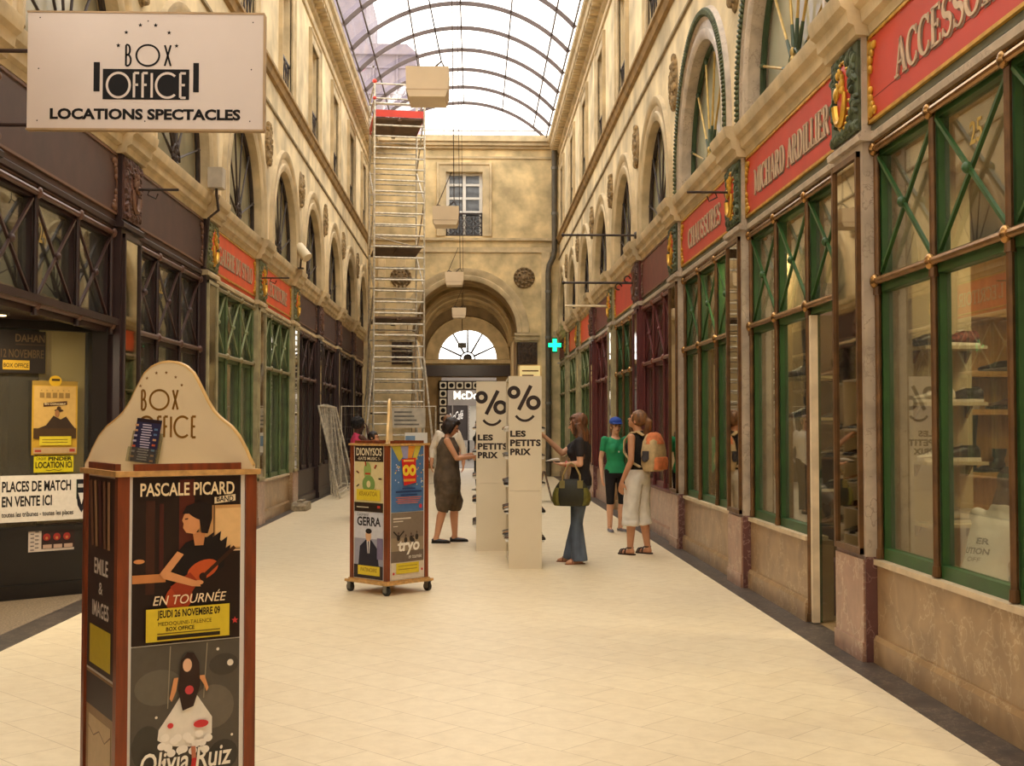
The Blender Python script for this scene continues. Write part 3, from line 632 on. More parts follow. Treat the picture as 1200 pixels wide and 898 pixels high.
# far shop front across the street
w = thing('restaurant_front', 'grey restaurant front with white lettering seen beyond the passage', 'restaurant front', (0, 54, 0))
b = MB(); b.box(-4, 3.5, 54, 54.4, 2.45, 4.4); b.box(-4, -1.25, 54, 54.4, 0, 2.45); b.box(-1.0, -0.95, 53.96, 54.02, 0.2, 2.45); b.box(-0.30, -0.22, 53.95, 54.05, 0, 2.45); b.box(0.6, 3.5, 54, 54.4, 0, 2.45)
b.build('facade', mat('grey_cladding', (112, 102, 92), 0.6, 0, 0.08, 2), w)
b = MB(); b.box(-1.25, -0.3, 54.05, 54.1, 0.9, 2.45); b.build('dark_pane', mat('dark_brown_pane', (52, 44, 42), 0.3, 0, 0.1, 2), w)
b = MB(); b.box(-0.22, 0.6, 54.3, 54.35, 0.0, 2.45); b.build('lit_pane', emit('lit_interior', (150, 140, 124), 0.5), w)
b = MB(); b.box(-1.25, 0.6, 53.95, 54.3, 0.0, 0.9); b.build('counter', mat('pale_counter', (128, 120, 110), 0.5), w)
fnM = lambda x, y, z: (-0.92 + x, 53.99 - z, y)
b = MB(); put_text(b, "McDonald's", 0, 2.1, 2.72, 3.1, fnM, 0, 0.02, thick=0.04); b.build('lettering', emit('lit_white_letter', (255, 252, 240), 1.0), w)
b = MB(); put_text(b, "McCafé", -0.2, 0.42, 1.75, 2.15, lambda x, y, z: (-0.92 + x, 54.04 - z, y + x * 0.25), 0, 0.01, shear=0.3, thick=0.01); b.build('lettering', M_WHITE, w)

b = MB(); b.box(-3.6, 2.8, -9.2, -9.0, 0, 12.0)
struct(b, 'wall_light_block', mat('brown_passage_wall', (140, 116, 80)), 'added wall cutting off light from behind the camera')  # unseen wall added to stop light entering from behind
b = MB(); b.box(-3.6, 2.8, -9.0, -3.0, 10.36, 10.46)
struct(b, 'ceiling_light_block', mat('passage_vault_plaster', (170, 146, 104)), 'added solid roof cutting skylight behind the camera')  # unseen roof added to weaken the light behind the camera

# ------------------------------------------------------------------ pilasters
def relief_plate(T, u0, u1, z0, z1, n, mats, parent, cart=True, seed=0):
    rnd = random.Random(seed); b = MB(T); b.m = 0
    b.box(u0, u1, n - 0.02, n, z0, z1)
    uc, zc = (u0 + u1) / 2, (z0 + z1) / 2
    for j in range(150):
        u, z = rnd.uniform(u0 + 0.03, u1 - 0.03), rnd.uniform(z0 + 0.03, z1 - 0.03)
        if cart and ((u - uc) / 0.15) ** 2 + ((z - zc) / 0.24) ** 2 < 1: continue
        a = rnd.uniform(0, PI); R = Matrix.Rotation(a, 3, 'Y')
        b.ball((u, n, z), (rnd.uniform(0.018, 0.03), rnd.uniform(0.02, 0.035), rnd.uniform(0.03, 0.055)), 6, 5, R)
    o = b.build('carved_panel', mats[0], parent)
    if cart:
        b = MB(T); b.m = 0; b.ball((uc, n, zc), (0.14, 0.025, 0.23), 22, 8)
        b.m = 1
        b.tube([(uc + 0.10 * math.cos(t), n + 0.03, zc - 0.02 + 0.17 * math.sin(t)) for t in [PI * (0.95 + 0.11 * j) for j in range(10)]], [0.014, 0.018, 0.022, 0.024, 0.026, 0.028, 0.03, 0.03, 0.03, 0.032], 8)
        b.ball((uc + 0.07, n + 0.035, zc + 0.03), (0.045, 0.02, 0.05), 10, 6)
        for j in range(16): b.ball((uc + rnd.uniform(-0.07, 0.07), n + 0.03, zc + rnd.uniform(0.02, 0.17)), (0.02, 0.018, 0.03), 7, 5)
        for j in range(24):
            t = j * PI / 12; b.ball((uc + 0.145 * math.cos(t), n + 0.012, zc + 0.235 * math.sin(t)), 0.014, 6, 4)
        b.build('cartouche', [mats[1], mats[2]], parent)

M_GREYSTONE = mat('grey_green_stone', (170, 158, 120), 0.5, 0, 0.15, 6)
def pilaster(side, k, label, core, base, front, relief, num, rodmat):
    T, _ = SIDE[side]; u0, u1 = Yp(k), Yp(k) + PW; n = 0.07
    root = struct_root('trim_%d' % num, label, T((u0 + u1) / 2, 0, 0))
    b = MB(T); b.box(u0, u1, -0.25, n, 0.69, 4.16); b.build('core', core, root, False)
    b = MB(T); b.box(u0, u1, -0.25, n + 0.005, 0, 0.69); b.build('base', base[0], root, False)
    b = MB(T); b.box(u0 + 0.015, u1 - 0.015, n, n + 0.018, 0.0, 0.67); b.box(u0 + 0.01, u1 - 0.01, n, n + 0.03, 0, 0.13); b.build('base_panel', base[1], root, False)
    b = MB(T); b.box(u0 + 0.08, u1 - 0.05, n, n + 0.012, 0.74, 3.34); b.build('front_panel', front, root, False)
    b = MB(T)
    for ua in (u0 + 0.05, u1 - 0.06): b.box(ua, ua + 0.035, n, n + 0.03, 0.70, 3.38)
    b.box(u0 + 0.05, u1 - 0.03, n, n + 0.028, 0.70, 0.74); b.box(u0 + 0.05, u1 - 0.03, n, n + 0.028, 3.34, 3.38)
    b.build('panel_frame', rodmat, root, False)
    relief_plate(T, u0 + 0.02, u1 - 0.02, 3.52, 4.12, n + 0.02, relief, root, True, k)
    return root
def names(side): return 'shoe shop side' if side == 'right' else 'wooden shop side'
G3 = (mat('green_carving', (74, 84, 56), 0.6, 0, 0.3, 12), M_REDSIGN, M_GILT)
P3m = (mat('plum_carving', (88, 58, 48), 0.6, 0, 0.3, 12), mat('plum_cartouche', (92, 56, 44), 0.55), mat('plum_carving_high', (112, 78, 58), 0.5))
S3 = (mat('stone_carving', (104, 104, 66), 0.7, 0, 0.3, 12), M_ORSIGN, M_GILT)
PIL = {
 'right': {0: ('g',), 1: ('grey marble pilaster with a mirror and a red and gold cartouche by the open shop door', 'g'), 2: ('grey marble pilaster with a mirror between the second and third red signs', 'g'),
           3: ('grey marble pilaster after the third red sign with a mirror', 'g'), 4: ('dark plum painted pilaster beyond the plum shopfront', 'p'), 5: ('stone pilaster beyond the fifth shopfront on the shoe shop side', 's'),
           6: ('second dark plum pilaster on the shoe shop side', 'p'), 7: ('stone pilaster third from the end wall on the shoe shop side', 's'), 8: ('stone pilaster second from the end wall on the shoe shop side', 's')},
 'left': {2: ('dark plum pilaster with a carved panel beside the ticket shop', 'd'), 3: ('dark plum and stone pilaster before the first orange sign', 'e'), 4: ('stone pilaster between the two orange signs', 's'),
          5: ('stone pilaster after the second orange sign', 's'), 6: ('dark plum pilaster beside the stacked mesh fence panels', 'd'), 7: ('dark pilaster behind the scaffold tower foot', 'd'), 8: ('dark pilaster nearest the end wall behind the scaffold', 'd')}}
num = 40
for side in ('right', 'left'):
    for k, v in PIL[side].items():
        st = v[-1]; lab = v[0] if len(v) > 1 else 'grey marble pilaster nearest the camera'
        if st == 'g': a = (M_MARBLE, (M_PURP, M_PINK), M_MIRROR, G3, M_BRONZE)
        elif st == 'p': a = (M_PLUM, (M_PURP, M_PINK), mat('plum_mirror', (120, 104, 92), 0.05, 1.0), P3m, M_PLUM)
        elif st == 's': a = (M_GREYSTONE, (M_BROWN, M_PINK), M_MIRROR, S3, M_GREYSTONE)
        elif st == 'd': a = (M_DKPLUM, (M_DKPLUM, M_DKPLUM), M_MIRROR, P3m, M_DKPLUM)
        else: a = (M_DKPLUM, (M_BROWN, M_BROWN), mat('old_mirror', (150, 142, 112), 0.08, 0.9), S3, M_GREYSTONE)
        pilaster(side, k, lab, a[0], a[1], a[2], a[3], num, a[4]); num += 1

# ------------------------------------------------------------------ shopfronts
STY = {
 'green': dict(frame=M_GREEN, brace=M_GREEN, rail=M_BRASS, rod=M_BRONZE, plinth=M_BROWN, sill=M_GREEN),
 'plum': dict(frame=M_PLUM, brace=M_PLUM, rail=mat('plum_rail', (128, 74, 58), 0.35, 0.3), rod=M_PLUM, plinth=M_PINK, sill=M_PLUM),
 'dark': dict(frame=M_DKPLUM, brace=mat('dark_brace', (72, 50, 46), 0.4), rail=mat('dark_rail', (104, 76, 66), 0.35, 0.3), rod=M_DKPLUM, plinth=M_DKPLUM, sill=M_DKPLUM),
 'old': dict(frame=M_OLDGREEN, brace=mat('pale_green_brace', (138, 146, 104), 0.5), rail=mat('grey_rail', (150, 138, 102), 0.4, 0.3), rod=M_OLDGREEN, plinth=M_BROWN, sill=M_OLDGREEN),
}
def shopfront(side, k, sty, label, door=None, transom_only=False, plum_gilt=False):
    T, _ = SIDE[side]; s = STY[sty]; u0, u1 = Yp(k) + PW, Yp(k + 1); W = (u1 - u0) / 3
    root = thing('shopfront', label, 'shopfront', T((u0 + u1) / 2, 0, 0))
    lo = u0 + W if door else u0
    if not transom_only:
        b = MB(T); b.box(lo, u1, -0.2, 0.0, 0.0, 0.64); b.sweep([(-0.01, 0), (0.03, 0), (0.03, 0.15), (0.015, 0.18), (-0.01, 0.18)], [lambda a, z, u=u: (u, a, z) for u in (lo, u1)])
        b.build('plinth', s['plinth'], root, False)
        b = MB(T); b.box(lo, u1, -0.16, 0.025, 0.64, 0.675); b.build('sill', mat('pale_sill', (206, 184, 150), 0.5) if sty in ('green', 'old') else s['sill'], root, False)
    b = MB(T); us = [u0 + W * j for j in range(4)]
    for j, u in enumerate(us):
        ua, ub = (u, u + 0.06) if j == 0 else ((u - 0.06, u) if j == 3 else (u - 0.035, u + 0.035))
        zlow = 2.46 if transom_only and j in (1, 2) else (0.0 if door and j == 1 else (0.675 if not transom_only else 2.46))
        b.box(ua, ub, -0.10, -0.035, zlow, 3.40)
    if not transom_only:
        b.box(lo, u1, -0.10, -0.03, 0.675, 0.75)
    b.box(u0, u1, -0.10, -0.03, 2.43, 2.51); b.box(u0, u1, -0.10, -0.03, 3.33, 3.41)
    b.build('frame', s['frame'], root, False)
    b = MB(T)
    for j in range(3): b.box(us[j] + 0.03, us[j + 1] - 0.03, -0.075, -0.070, 2.50, 3.34)
    b.build('transom_glazing', M_GLASS, root, False)
    if not transom_only:
        b = MB(T)
        for j in range(3):
            if door and j == 0: continue
            b.box(us[j] + 0.03, us[j + 1] - 0.03, -0.075, -0.070, 0.74, 2.44)
        b.build('window_glazing', M_GLASS, root, False)
    for j in range(3):
        b = MB(T); ua, ub = us[j] + 0.05, us[j + 1] - 0.05
        b.bar((ua, -0.02, 2.56), (ub, -0.02, 3.32), 0.022, 0.022); b.bar((ua, -0.035, 3.32), (ub, -0.035, 2.56), 0.022, 0.022)
        b.ball(((ua + ub) / 2, -0.01, 2.94), (0.03, 0.03, 0.035), 10, 7)
        b.build('cross_brace', s['brace'], root)
    for z in (2.50, 3.375):
        b = MB(T); b.tube([(u0, 0.0, z), (u1, 0.0, z)], 0.026, 10)
        if z > 3: b.tube([(u0, -0.005, z + 0.045), (u1, -0.005, z + 0.045)], 0.012, 8)
        for u in us: b.ball((min(max(u, u0 + 0.03), u1 - 0.03), 0.005, z), (0.036, 0.036, 0.05), 10, 8)
        b.build('rail', s['rail'], root)
    for j, u in enumerate(us):
        u = min(max(u, u0 + 0.03), u1 - 0.03); zb = 0.0 if door and j == 1 else (0.675 if not transom_only else 2.5)
        if door and j == 0: zb = 0.675
        b = MB(T); b.tube([(u, -0.012, zb + 0.005), (u, -0.012, 3.36)], 0.021, 8)
        for z in (zb + 0.04, 2.44): b.cone((u, -0.012, z - 0.03), (u, -0.012, z + 0.03), 0.03, 0.026, 10)
        b.build('colonnette', s['rod'], root)
    return root
def shop_sign(side, k, board, text, label, letm=M_SIGNLET, crack=False, x0=0.45, x1=2.5, gilt=True):
    T, _ = SIDE[side]; u0, u1 = Yp(k) + PW, Yp(k + 1); w = u1 - u0
    root = thing('shop_sign', label, 'sign', T((u0 + u1) / 2, 0.0, 3.55))
    b = MB(T); b.box(u0 + 0.02, u1 - 0.02, 0.0, 0.022, 3.555, 4.115); b.build('board', board, root, False)
    fn = (lambda x, y, z: T(u1 - x, 0.024 + z, 3.55 + y)) if side == 'right' else (lambda x, y, z: T(u0 + x, 0.024 + z, 3.55 + y))
    b = MB(T); g = M_GILT if gilt else P3m[2]
    for z in (3.545, 4.105): b.box(u0, u1, 0.0, 0.034, z, z + 0.022)
    for u in (u0, u1 - 0.022): b.box(u, u + 0.022, 0.0, 0.034, 3.545, 4.127)
    b.build('board_frame', g, root, False)
    b = MB(T); b.box(u0, u1, 0.0, 0.012, 3.498, 3.544); b.build('lower_fillet', mat('grey_green_fillet', (96, 98, 78), 0.5) if side == 'right' else board, root, False)
    for u, sgn in ((u0 + 0.03, 1), (u1 - 0.03, -1)):
        for zc, sz in ((3.60, 1), (4.06, -1)):
            b = MB(T)
            for j, (du, dz, rr) in enumerate(((0.03, 0.02, 0.045), (0.02, 0.10, 0.04), (0.025, 0.16, 0.03), (0.10, 0.015, 0.03), (0.06, 0.06, 0.025))):
                b.ball((u + sgn * du, 0.03, zc + sz * dz), (rr, 0.018, rr), 9, 6)
            b.build('corner_ornament', g, root)
    if crack:
        b = MB(T); b.box(u0 + 0.04, u1 - 0.04, 0.0222, 0.0232, 3.70, 3.706); b.build('board_joint', mat('dark_joint', (120, 40, 30), 0.7), root, False)
    if text:
        b = MB(); b.m = 0; roman(b, text, x0, x1, 0.155, 0.385, fn, 0.004, 0.006); b.m = 1; roman(b, text, x0 + 0.018, x1 + 0.018, 0.14, 0.37, fn, 0.0, 0.002)  # second copy, darker and offset, painted as the letters' drop shade
        b.build('lettering', [letm, M_LETSHADE], root, False)
    return root
shopfront('right', 0, 'green', 'green-framed shop window with the number 25, brown marble below, cut by the frame edge')
shopfront('right', 1, 'green', 'green-framed shopfront with an open doorway under the second red sign', door=True)
shopfront('right', 2, 'green', 'green-framed shopfront under the red sign for shoes, reflecting the scaffold')
shopfront('right', 3, 'plum', 'plum-painted shopfront behind the woman with the backpack')
shopfront('right', 4, 'green', 'green-framed shopfront between the two plum shopfronts')
shopfront('right', 5, 'plum', 'farther and smaller of the two plum-painted shopfronts')
shopfront('right', 6, 'old', 'faded green shopfront just beyond the farther plum shopfront')
shopfront('right', 7, 'old', 'faded green shopfront second from the end wall, by the pharmacy cross')
shopfront('right', 8, 'old', 'faded green shopfront touching the end wall by the downpipe')
shop_sign('right', 0, M_REDSIGN, 'ACCESSOIRES', 'red sign board reading ACCESSOIRES in large grey letters', crack=True, x0=0.52, x1=2.42)
shop_sign('right', 1, M_REDSIGN, 'MICHARD ARDILLIER', 'red sign board with two words in grey letters over the open doorway', x0=0.36, x1=2.76)
shop_sign('right', 2, M_REDSIGN, 'CHAUSSURES', 'red sign board reading CHAUSSURES in grey letters', x0=0.5, x1=2.45)
shop_sign('right', 3, mat('plain_plum_sign', (112, 54, 46), 0.5), None, 'plain plum sign board without writing behind a long rod', gilt=False)
shop_sign('right', 4, M_REDSIGN, None, 'small red sign board between the two plum boards')
shop_sign('right', 5, mat('plain_plum_sign', (112, 54, 46), 0.5), None, 'plain plum sign board above the farther plum shopfront', gilt=False)
shop_sign('right', 6, M_ORSIGN, None, 'orange-red sign board just beyond the farther plum pilaster')
shop_sign('right', 7, M_ORSIGN, None, 'orange-red sign board second from the end wall', gilt=False)
shop_sign('right', 8, mat('plain_plum_sign', (112, 54, 46), 0.5), None, 'brown sign board in the last bay by the end wall', gilt=False)
shopfront('left', 1, 'dark', 'dark wooden ticket shop transom with crossed bars and the number 24', transom_only=True)
shopfront('left', 2, 'dark', 'dark wooden shopfront with crossed bars and the number 22')
shopfront('left', 3, 'old', 'green shopfront under the longer orange sign')
shopfront('left', 4, 'old', 'green shopfront under the shorter orange sign')
shopfront('left', 5, 'dark', 'dark wooden shopfront next beyond the green ones')
shopfront('left', 6, 'dark', 'dark wooden shopfront behind the leaning mesh panels')
shopfront('left', 7, 'dark', 'dark wooden shopfront beside the scaffold tower')
shopfront('left', 8, 'dark', 'dark wooden shopfront touching the end wall behind the scaffold')
shop_sign('left', 1, M_DKPANEL, None, 'plain dark plum sign board behind the hanging ticket sign', gilt=False)
shop_sign('left', 2, M_DKPANEL, None, 'plain dark plum sign board above the number 22', gilt=False)
shop_sign('left', 3, M_ORSIGN, 'GALERIE DU STYLO', 'longer orange sign board with three faint words, beside the dark plum board', x0=0.3, x1=2.7)
shop_sign('left', 4, M_ORSIGN, "L'ECRITOIRE", 'orange sign board with faint letters behind a bracket rod', x0=0.4, x1=2.5)
for k, l in ((5, 'plain dark plum sign board next beyond the orange signs'), (6, 'plain dark plum sign board above the mesh panels'), (7, 'dark sign board beside the scaffold'), (8, 'dark sign board in the corner by the end wall')):
    shop_sign('left', k, M_DKPANEL, None, l, gilt=False)
# painted house numbers on the transom panes
for side, u, z, s, h in (('right', 6.42, 3.08, '25', 0.13), ('left', 9.85, 3.02, '24', 0.16), ('left', 13.55, 3.02, '22', 0.15)):
    T, _ = SIDE[side]; b = MB(); sg = -1 if side == 'right' else 1
    put_text(b, s, -0.08, 0.08, 0, h, lambda x, y, zz: T(u + sg * x, -0.068 + zz, z + y), 0.0, 0.01, thick=0.001)
    tag(b.build('house_number', mat('gold_leaf_number', (196, 164, 84), 0.5, 0.2), None, False), 'gold house number %s painted on the transom glass%s' % (s, {'25': ' of the shoe shop', '24': ' of the ticket shop', '22': ' of the dark shopfront'}[s]), 'house number')

# ------------------------------------------------------------------ arched windows above the cornice
wi = 10
LEAF = mat('green_leaf_moulding', (78, 86, 54), 0.6, 0, 0.4, 30)
M_SOFTGILT = mat('pale_gilt_rod', (190, 158, 88), 0.4, 0.45, 0.15, 9)
ORD = ['first', 'second', 'third', 'fourth', 'fifth', 'sixth', 'seventh', 'eighth', 'ninth']
for side in ('right', 'left'):
    T, nU = SIDE[side]
    for k in range(0, K1):
        if k == 0: continue
        uc = (Yp(k) + Yp(k + 1) + PW) / 2; r = 1.25; zc = 4.68; rest = side == 'right' and k in (1, 2)
        lab = '%s arched window above the cornice, %s, %s' % (ORD[k - 1], names(side), 'marble surround with a green leaf edge' if rest else 'with a cream surround')
        root = struct_root('window_%d' % wi, lab, T(uc, nU, 4.45)); wi += 1
        b = MB(T); st = arch_stations(uc, zc, r, 4.43, 30)
        b.sweep([(-0.006, nU - 0.19), (-0.006, nU + 0.02), (0.05, nU + 0.045), (0.11, nU + 0.045), (0.13, nU + 0.02), (0.20, nU + 0.02), (0.24, nU + 0.05), (0.33, nU + 0.055), (0.36, nU - 0.01)], st)
        b.build('archivolt', M_MARBLE if rest else M_STONE, root, True)
        b = MB(T); n = 100
        if rest:
            b.sweep([(0.235, nU + 0.02), (0.24, nU + 0.058), (0.33, nU + 0.06), (0.335, nU + 0.02)], st)
            for j in range(n + 1):
                t = PI * j / n; c = Vector((uc + (r + 0.28) * math.cos(t), nU + 0.055, zc + (r + 0.28) * math.sin(t)))
                b.ball(c, (0.052, 0.035, 0.026), 6, 5, Matrix.Rotation(-t, 3, 'Y'))
            for z in (4.46, 4.51, 4.56, 4.61, 4.66):
                for s in (-1, 1): b.ball((uc + s * (r + 0.28), nU + 0.055, z), (0.052, 0.035, 0.026), 6, 5)
            b.build('leaf_moulding', LEAF, root)
        # glass, spokes and hub
        b = MB(T); A = [(uc - r * math.cos(PI * j / 24), zc + r * math.sin(PI * j / 24)) for j in range(25)]
        b.poly([(uc + r, nU - 0.17, 4.40), (uc - r, nU - 0.17, 4.40)] + [(x, nU - 0.17, z) for x, z in A])
        b.build('glazing', M_ARCHGL if side == 'right' else M_ARCHGL2, root, False)
        b = MB(T); ri = r - 0.03
        b.tube([(uc - ri, nU - 0.12, 4.42)] + [(uc - ri * math.cos(PI * j / 24), nU - 0.12, zc + ri * math.sin(PI * j / 24)) for j in range(25)] + [(uc + ri, nU - 0.12, 4.42)], 0.03, 6)
        b.build('arch_frame', M_DKGREEN if rest else M_IRON, root)
        rod = M_SOFTGILT if rest else M_IRON; tip = M_DKGREEN if rest else M_IRON; hz = 4.55
        for a in (18, 52, 78, 102, 128, 162):
            ca, sa = math.cos(math.radians(a)), math.sin(math.radians(a)); b = MB(T); b.m = 0
            L = 1.18 + 0.14 * sa
            p = lambda d, L=L: (uc + d * ca, nU - 0.10, hz + d * sa)
            b.tube([p(0.2), p(L)], 0.013, 8); b.m = 1
            b.tube([p(0.14), p(0.42)], [0.022, 0.015], 8); b.tube([p(L - 0.08), p(L - 0.02), p(L + 0.02)], [0.016, 0.028, 0.012], 8)
            b.build('spoke', [rod, tip], root)
        b = MB(T); b.m = 0
        b.tube([(uc + 0.17 * math.cos(PI * j / 10), nU - 0.09, hz + 0.17 * math.sin(PI * j / 10)) for j in range(11)], 0.014, 6)
        b.m = 1
        rnd = random.Random(k)
        for j in range(26):
            t = rnd.uniform(0, PI); rr = rnd.uniform(0, 0.13); b.ball((uc + rr * math.cos(t), nU - 0.09, hz - 0.02 + rr * math.sin(t)), (0.026, 0.02, 0.035), 7, 5)
        for j in range(4): b.ball((uc, nU - 0.08, hz - 0.06 + 0.07 * j), (0.04 - 0.006 * j, 0.025, 0.045), 8, 6)
        b.build('hub', [tip, M_SOFTGILT if rest else M_IRON], root)
# ------------------------------------------------------------------ upper square windows
M_SHUT = mat('ochre_window_recess', (186, 158, 108), 0.8, 0, 0.15, 2)
for side in ('right', 'left'):
    T, nU = SIDE[side]
    for k in range(0, K1):
        uc = (Yp(k) + Yp(k + 1) + PW) / 2
        root = struct_root('window_%d' % wi, '%s small square-headed window below the eaves, %s' % (ORD[k], names(side)), T(uc, nU, 7.3)); wi += 1
        w0, w1, h0, h1 = uc - 0.58, uc + 0.58, 7.30, 9.22
        b = MB(T)
        b.sweep([(0, nU - 0.02), (0, nU + 0.03), (0.05, nU + 0.05), (0.14, nU + 0.04), (0.17, nU + 0.07), (0.21, nU + 0.07), (0.22, nU - 0.01)],
                [lambda a, c: (w0 - a, c, h0), lambda a, c: (w0 - a, c, h1 + a), lambda a, c: (w1 + a, c, h1 + a), lambda a, c: (w1 + a, c, h0)])
        b.build('surround', M_STONE, root)
        b = MB(T)
        for ua in (w0, uc - 0.03, w1 - 0.07): b.box(ua, ua + 0.07, nU - 0.26, nU - 0.2, h0, h1)
        for z in (h0, 8.0, 8.6, h1 - 0.07): b.box(w0, w1, nU - 0.255, nU - 0.205, z, z + 0.06)
        b.build('casement', M_STONE, root, False)
        b = MB(T); b.box(w0, w1, nU - 0.28, nU - 0.245, h0, h1); b.build('pane', mat('dull_upper_pane', (132, 118, 88), 0.3, 0, 0.3, 2), root, False)
        b = MB(T)
        b.box(w0, w1, nU - 0.05, nU - 0.02, h0 + 0.62, h0 + 0.66); b.box(w0, w1, nU - 0.05, nU - 0.02, h0 + 0.05, h0 + 0.08)
        for j in range(5):
            ua = w0 + (w1 - w0) * j / 5; ub = w0 + (w1 - w0) * (j + 1) / 5
            b.bar((ua, nU - 0.035, h0 + 0.06), (ub, nU - 0.035, h0 + 0.64), 0.018, 0.018); b.bar((ua, nU - 0.035, h0 + 0.64), (ub, nU - 0.035, h0 + 0.06), 0.018, 0.018)
        b.build('railing', M_IRON, root, False)

# ------------------------------------------------------------------ shop interiors behind the glass
M_INTW = mat('warm_beige_interior', (206, 178, 128), 0.8, 0, 0.06, 1.0)
M_INTF = mat('interior_floor', (150, 124, 86), 0.5, 0, 0.1, 2)
M_SHELFW = mat('oak_shelf', (196, 150, 82), 0.5, 0, 0.12, 4, 0, 40, (10, 1, 1))
b = MB(); b.poly([(2.70, 3.5, 0.004), (6.4, 3.5, 0.004), (6.4, 15.3, 0.004), (2.70, 15.3, 0.004)]); struct(b, 'floor_shop', M_INTF, 'floor of the shoe shop')
b = MB(); b.box(6.4, 6.5, 3.4, 15.4, 0, 3.5); b.box(2.75, 6.4, 15.3, 15.4, 0, 3.5); b.box(2.75, 6.4, 3.4, 3.5, 0, 3.5); struct(b, 'wall_shop', M_INTW, 'beige walls of the shoe shop')
b = MB(); b.box(2.72, 6.5, 3.4, 15.4, 3.46, 3.55); struct(b, 'ceiling_shop', mat('shop_ceiling', (196, 176, 140), 0.8, 0, 0.05, 1), 'ceiling of the shoe shop')
b = MB(); b.box(3.02, 3.72, 8.95, 9.05, 0, 3.46); struct(b, 'wall_shop_screen', mat('pale_screen', (198, 178, 138), 0.7, 0, 0.05, 1), 'pale partition behind the first shop window')
b = MB(); b.box(3.35, 3.40, 11.4, 15.3, 0, 3.46); struct(b, 'wall_shop_back', M_INTW, 'beige partition behind the third shop window')
for i, (x, y) in enumerate(((4.2, 5.6), (4.3, 8.0), (3.6, 10.2), (3.1, 13.0))):
    l = thing('shop_fill_lamp', 'added square ceiling lamp, unseen fill for the shoe shop, %s' % ['behind the near window', 'above the oak shelves', 'above the doorway', 'behind the third window'][i], 'lamp', (x, y, 3.44))
    b = MB(); b.box(x - 0.2, x + 0.2, y - 0.2, y + 0.2, 3.41, 3.46); b.build('housing', M_WHITE, l, False)
    area_light('rect_light', (x, y, 3.40), 0.36, 0.36, [46, 50, 34, 30][i], (1.0, 0.84, 0.60), (0, 0, 0), l)  # unseen ceiling lamps added to brighten the shop interior
def shop_backing(side, k, m, label, n=-0.55, z1=3.42):
    T, _ = SIDE[side]; u0, u1 = Yp(k) + PW - 0.3, Yp(k + 1) + 0.3
    b = MB(T); N = 60
    P = [(u0 + (u1 - u0) * j / N, n + 0.035 * math.sin(j * 1.9)) for j in range(N + 1)]
    for (ua, na), (ub, nb) in zip(P, P[1:]): b.poly([(ua, na, 0), (ub, nb, 0), (ub, nb, z1), (ua, na, z1)])
    b.poly([(u0, n, z1), (u1, n, z1), (u1, -0.05, z1), (u0, -0.05, z1)])
    b.box(u0 - 0.02, u0, n, -0.1, 0, z1); b.box(u1, u1 + 0.02, n, -0.1, 0, z1)
    struct(b, 'wall_%s_shop_back' % side, m, label, True)
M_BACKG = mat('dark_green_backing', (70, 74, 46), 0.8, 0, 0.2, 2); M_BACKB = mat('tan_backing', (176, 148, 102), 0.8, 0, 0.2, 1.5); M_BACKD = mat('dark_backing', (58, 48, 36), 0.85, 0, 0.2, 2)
for k in (3, 4, 5, 6, 7, 8): shop_backing('right', k, M_BACKB, 'tan backing sheet coloured as a dim shop interior, shoe shop side')
for k in (3, 4): shop_backing('left', k, M_BACKG, 'dark green boards behind a shopfront, wooden shop side')
for k in (2, 5, 6, 7, 8): shop_backing('left', k, M_BACKD, 'backing sheet coloured dark as an unlit shop interior, wooden shop side', -0.9 if k == 2 else -0.55)  # dark sheets stand in for the shade inside these shops
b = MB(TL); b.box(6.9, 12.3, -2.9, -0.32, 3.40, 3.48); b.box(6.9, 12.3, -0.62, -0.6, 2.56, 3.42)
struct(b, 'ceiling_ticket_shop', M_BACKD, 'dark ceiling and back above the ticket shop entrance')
# walls beside the camera, out of the picture
for side in ('right', 'left'):
    T, _ = SIDE[side]; b = MB(T)
    if side == 'right': b.box(U0, Yp(0), -0.3, 0.0, 0, 3.42)
    else: b.box(U0, Yp(1) - 0.3, -0.3, 0.0, 0, 3.42)
    struct(b, 'wall_%s_near' % side, M_DKPANEL if side == 'left' else M_BROWN, 'shop wall beside the camera')

# ------------------------------------------------------------------ open door leaf of the second shop
d = struct_root('door_1', 'glass door leaf with a pale edge standing open into the shoe shop', (2.68, 9.48, 0))
b = MB(); b.box(2.645, 2.70, 9.44, 9.49, 0.01, 2.42)
b.build('stile', mat('ivory_door_edge', (226, 206, 172), 0.4), d, False)
b = MB(); b.box(2.70, 3.45, 9.462, 9.468, 0.02, 2.42); b.build('glazing', M_GLASS, d, False)

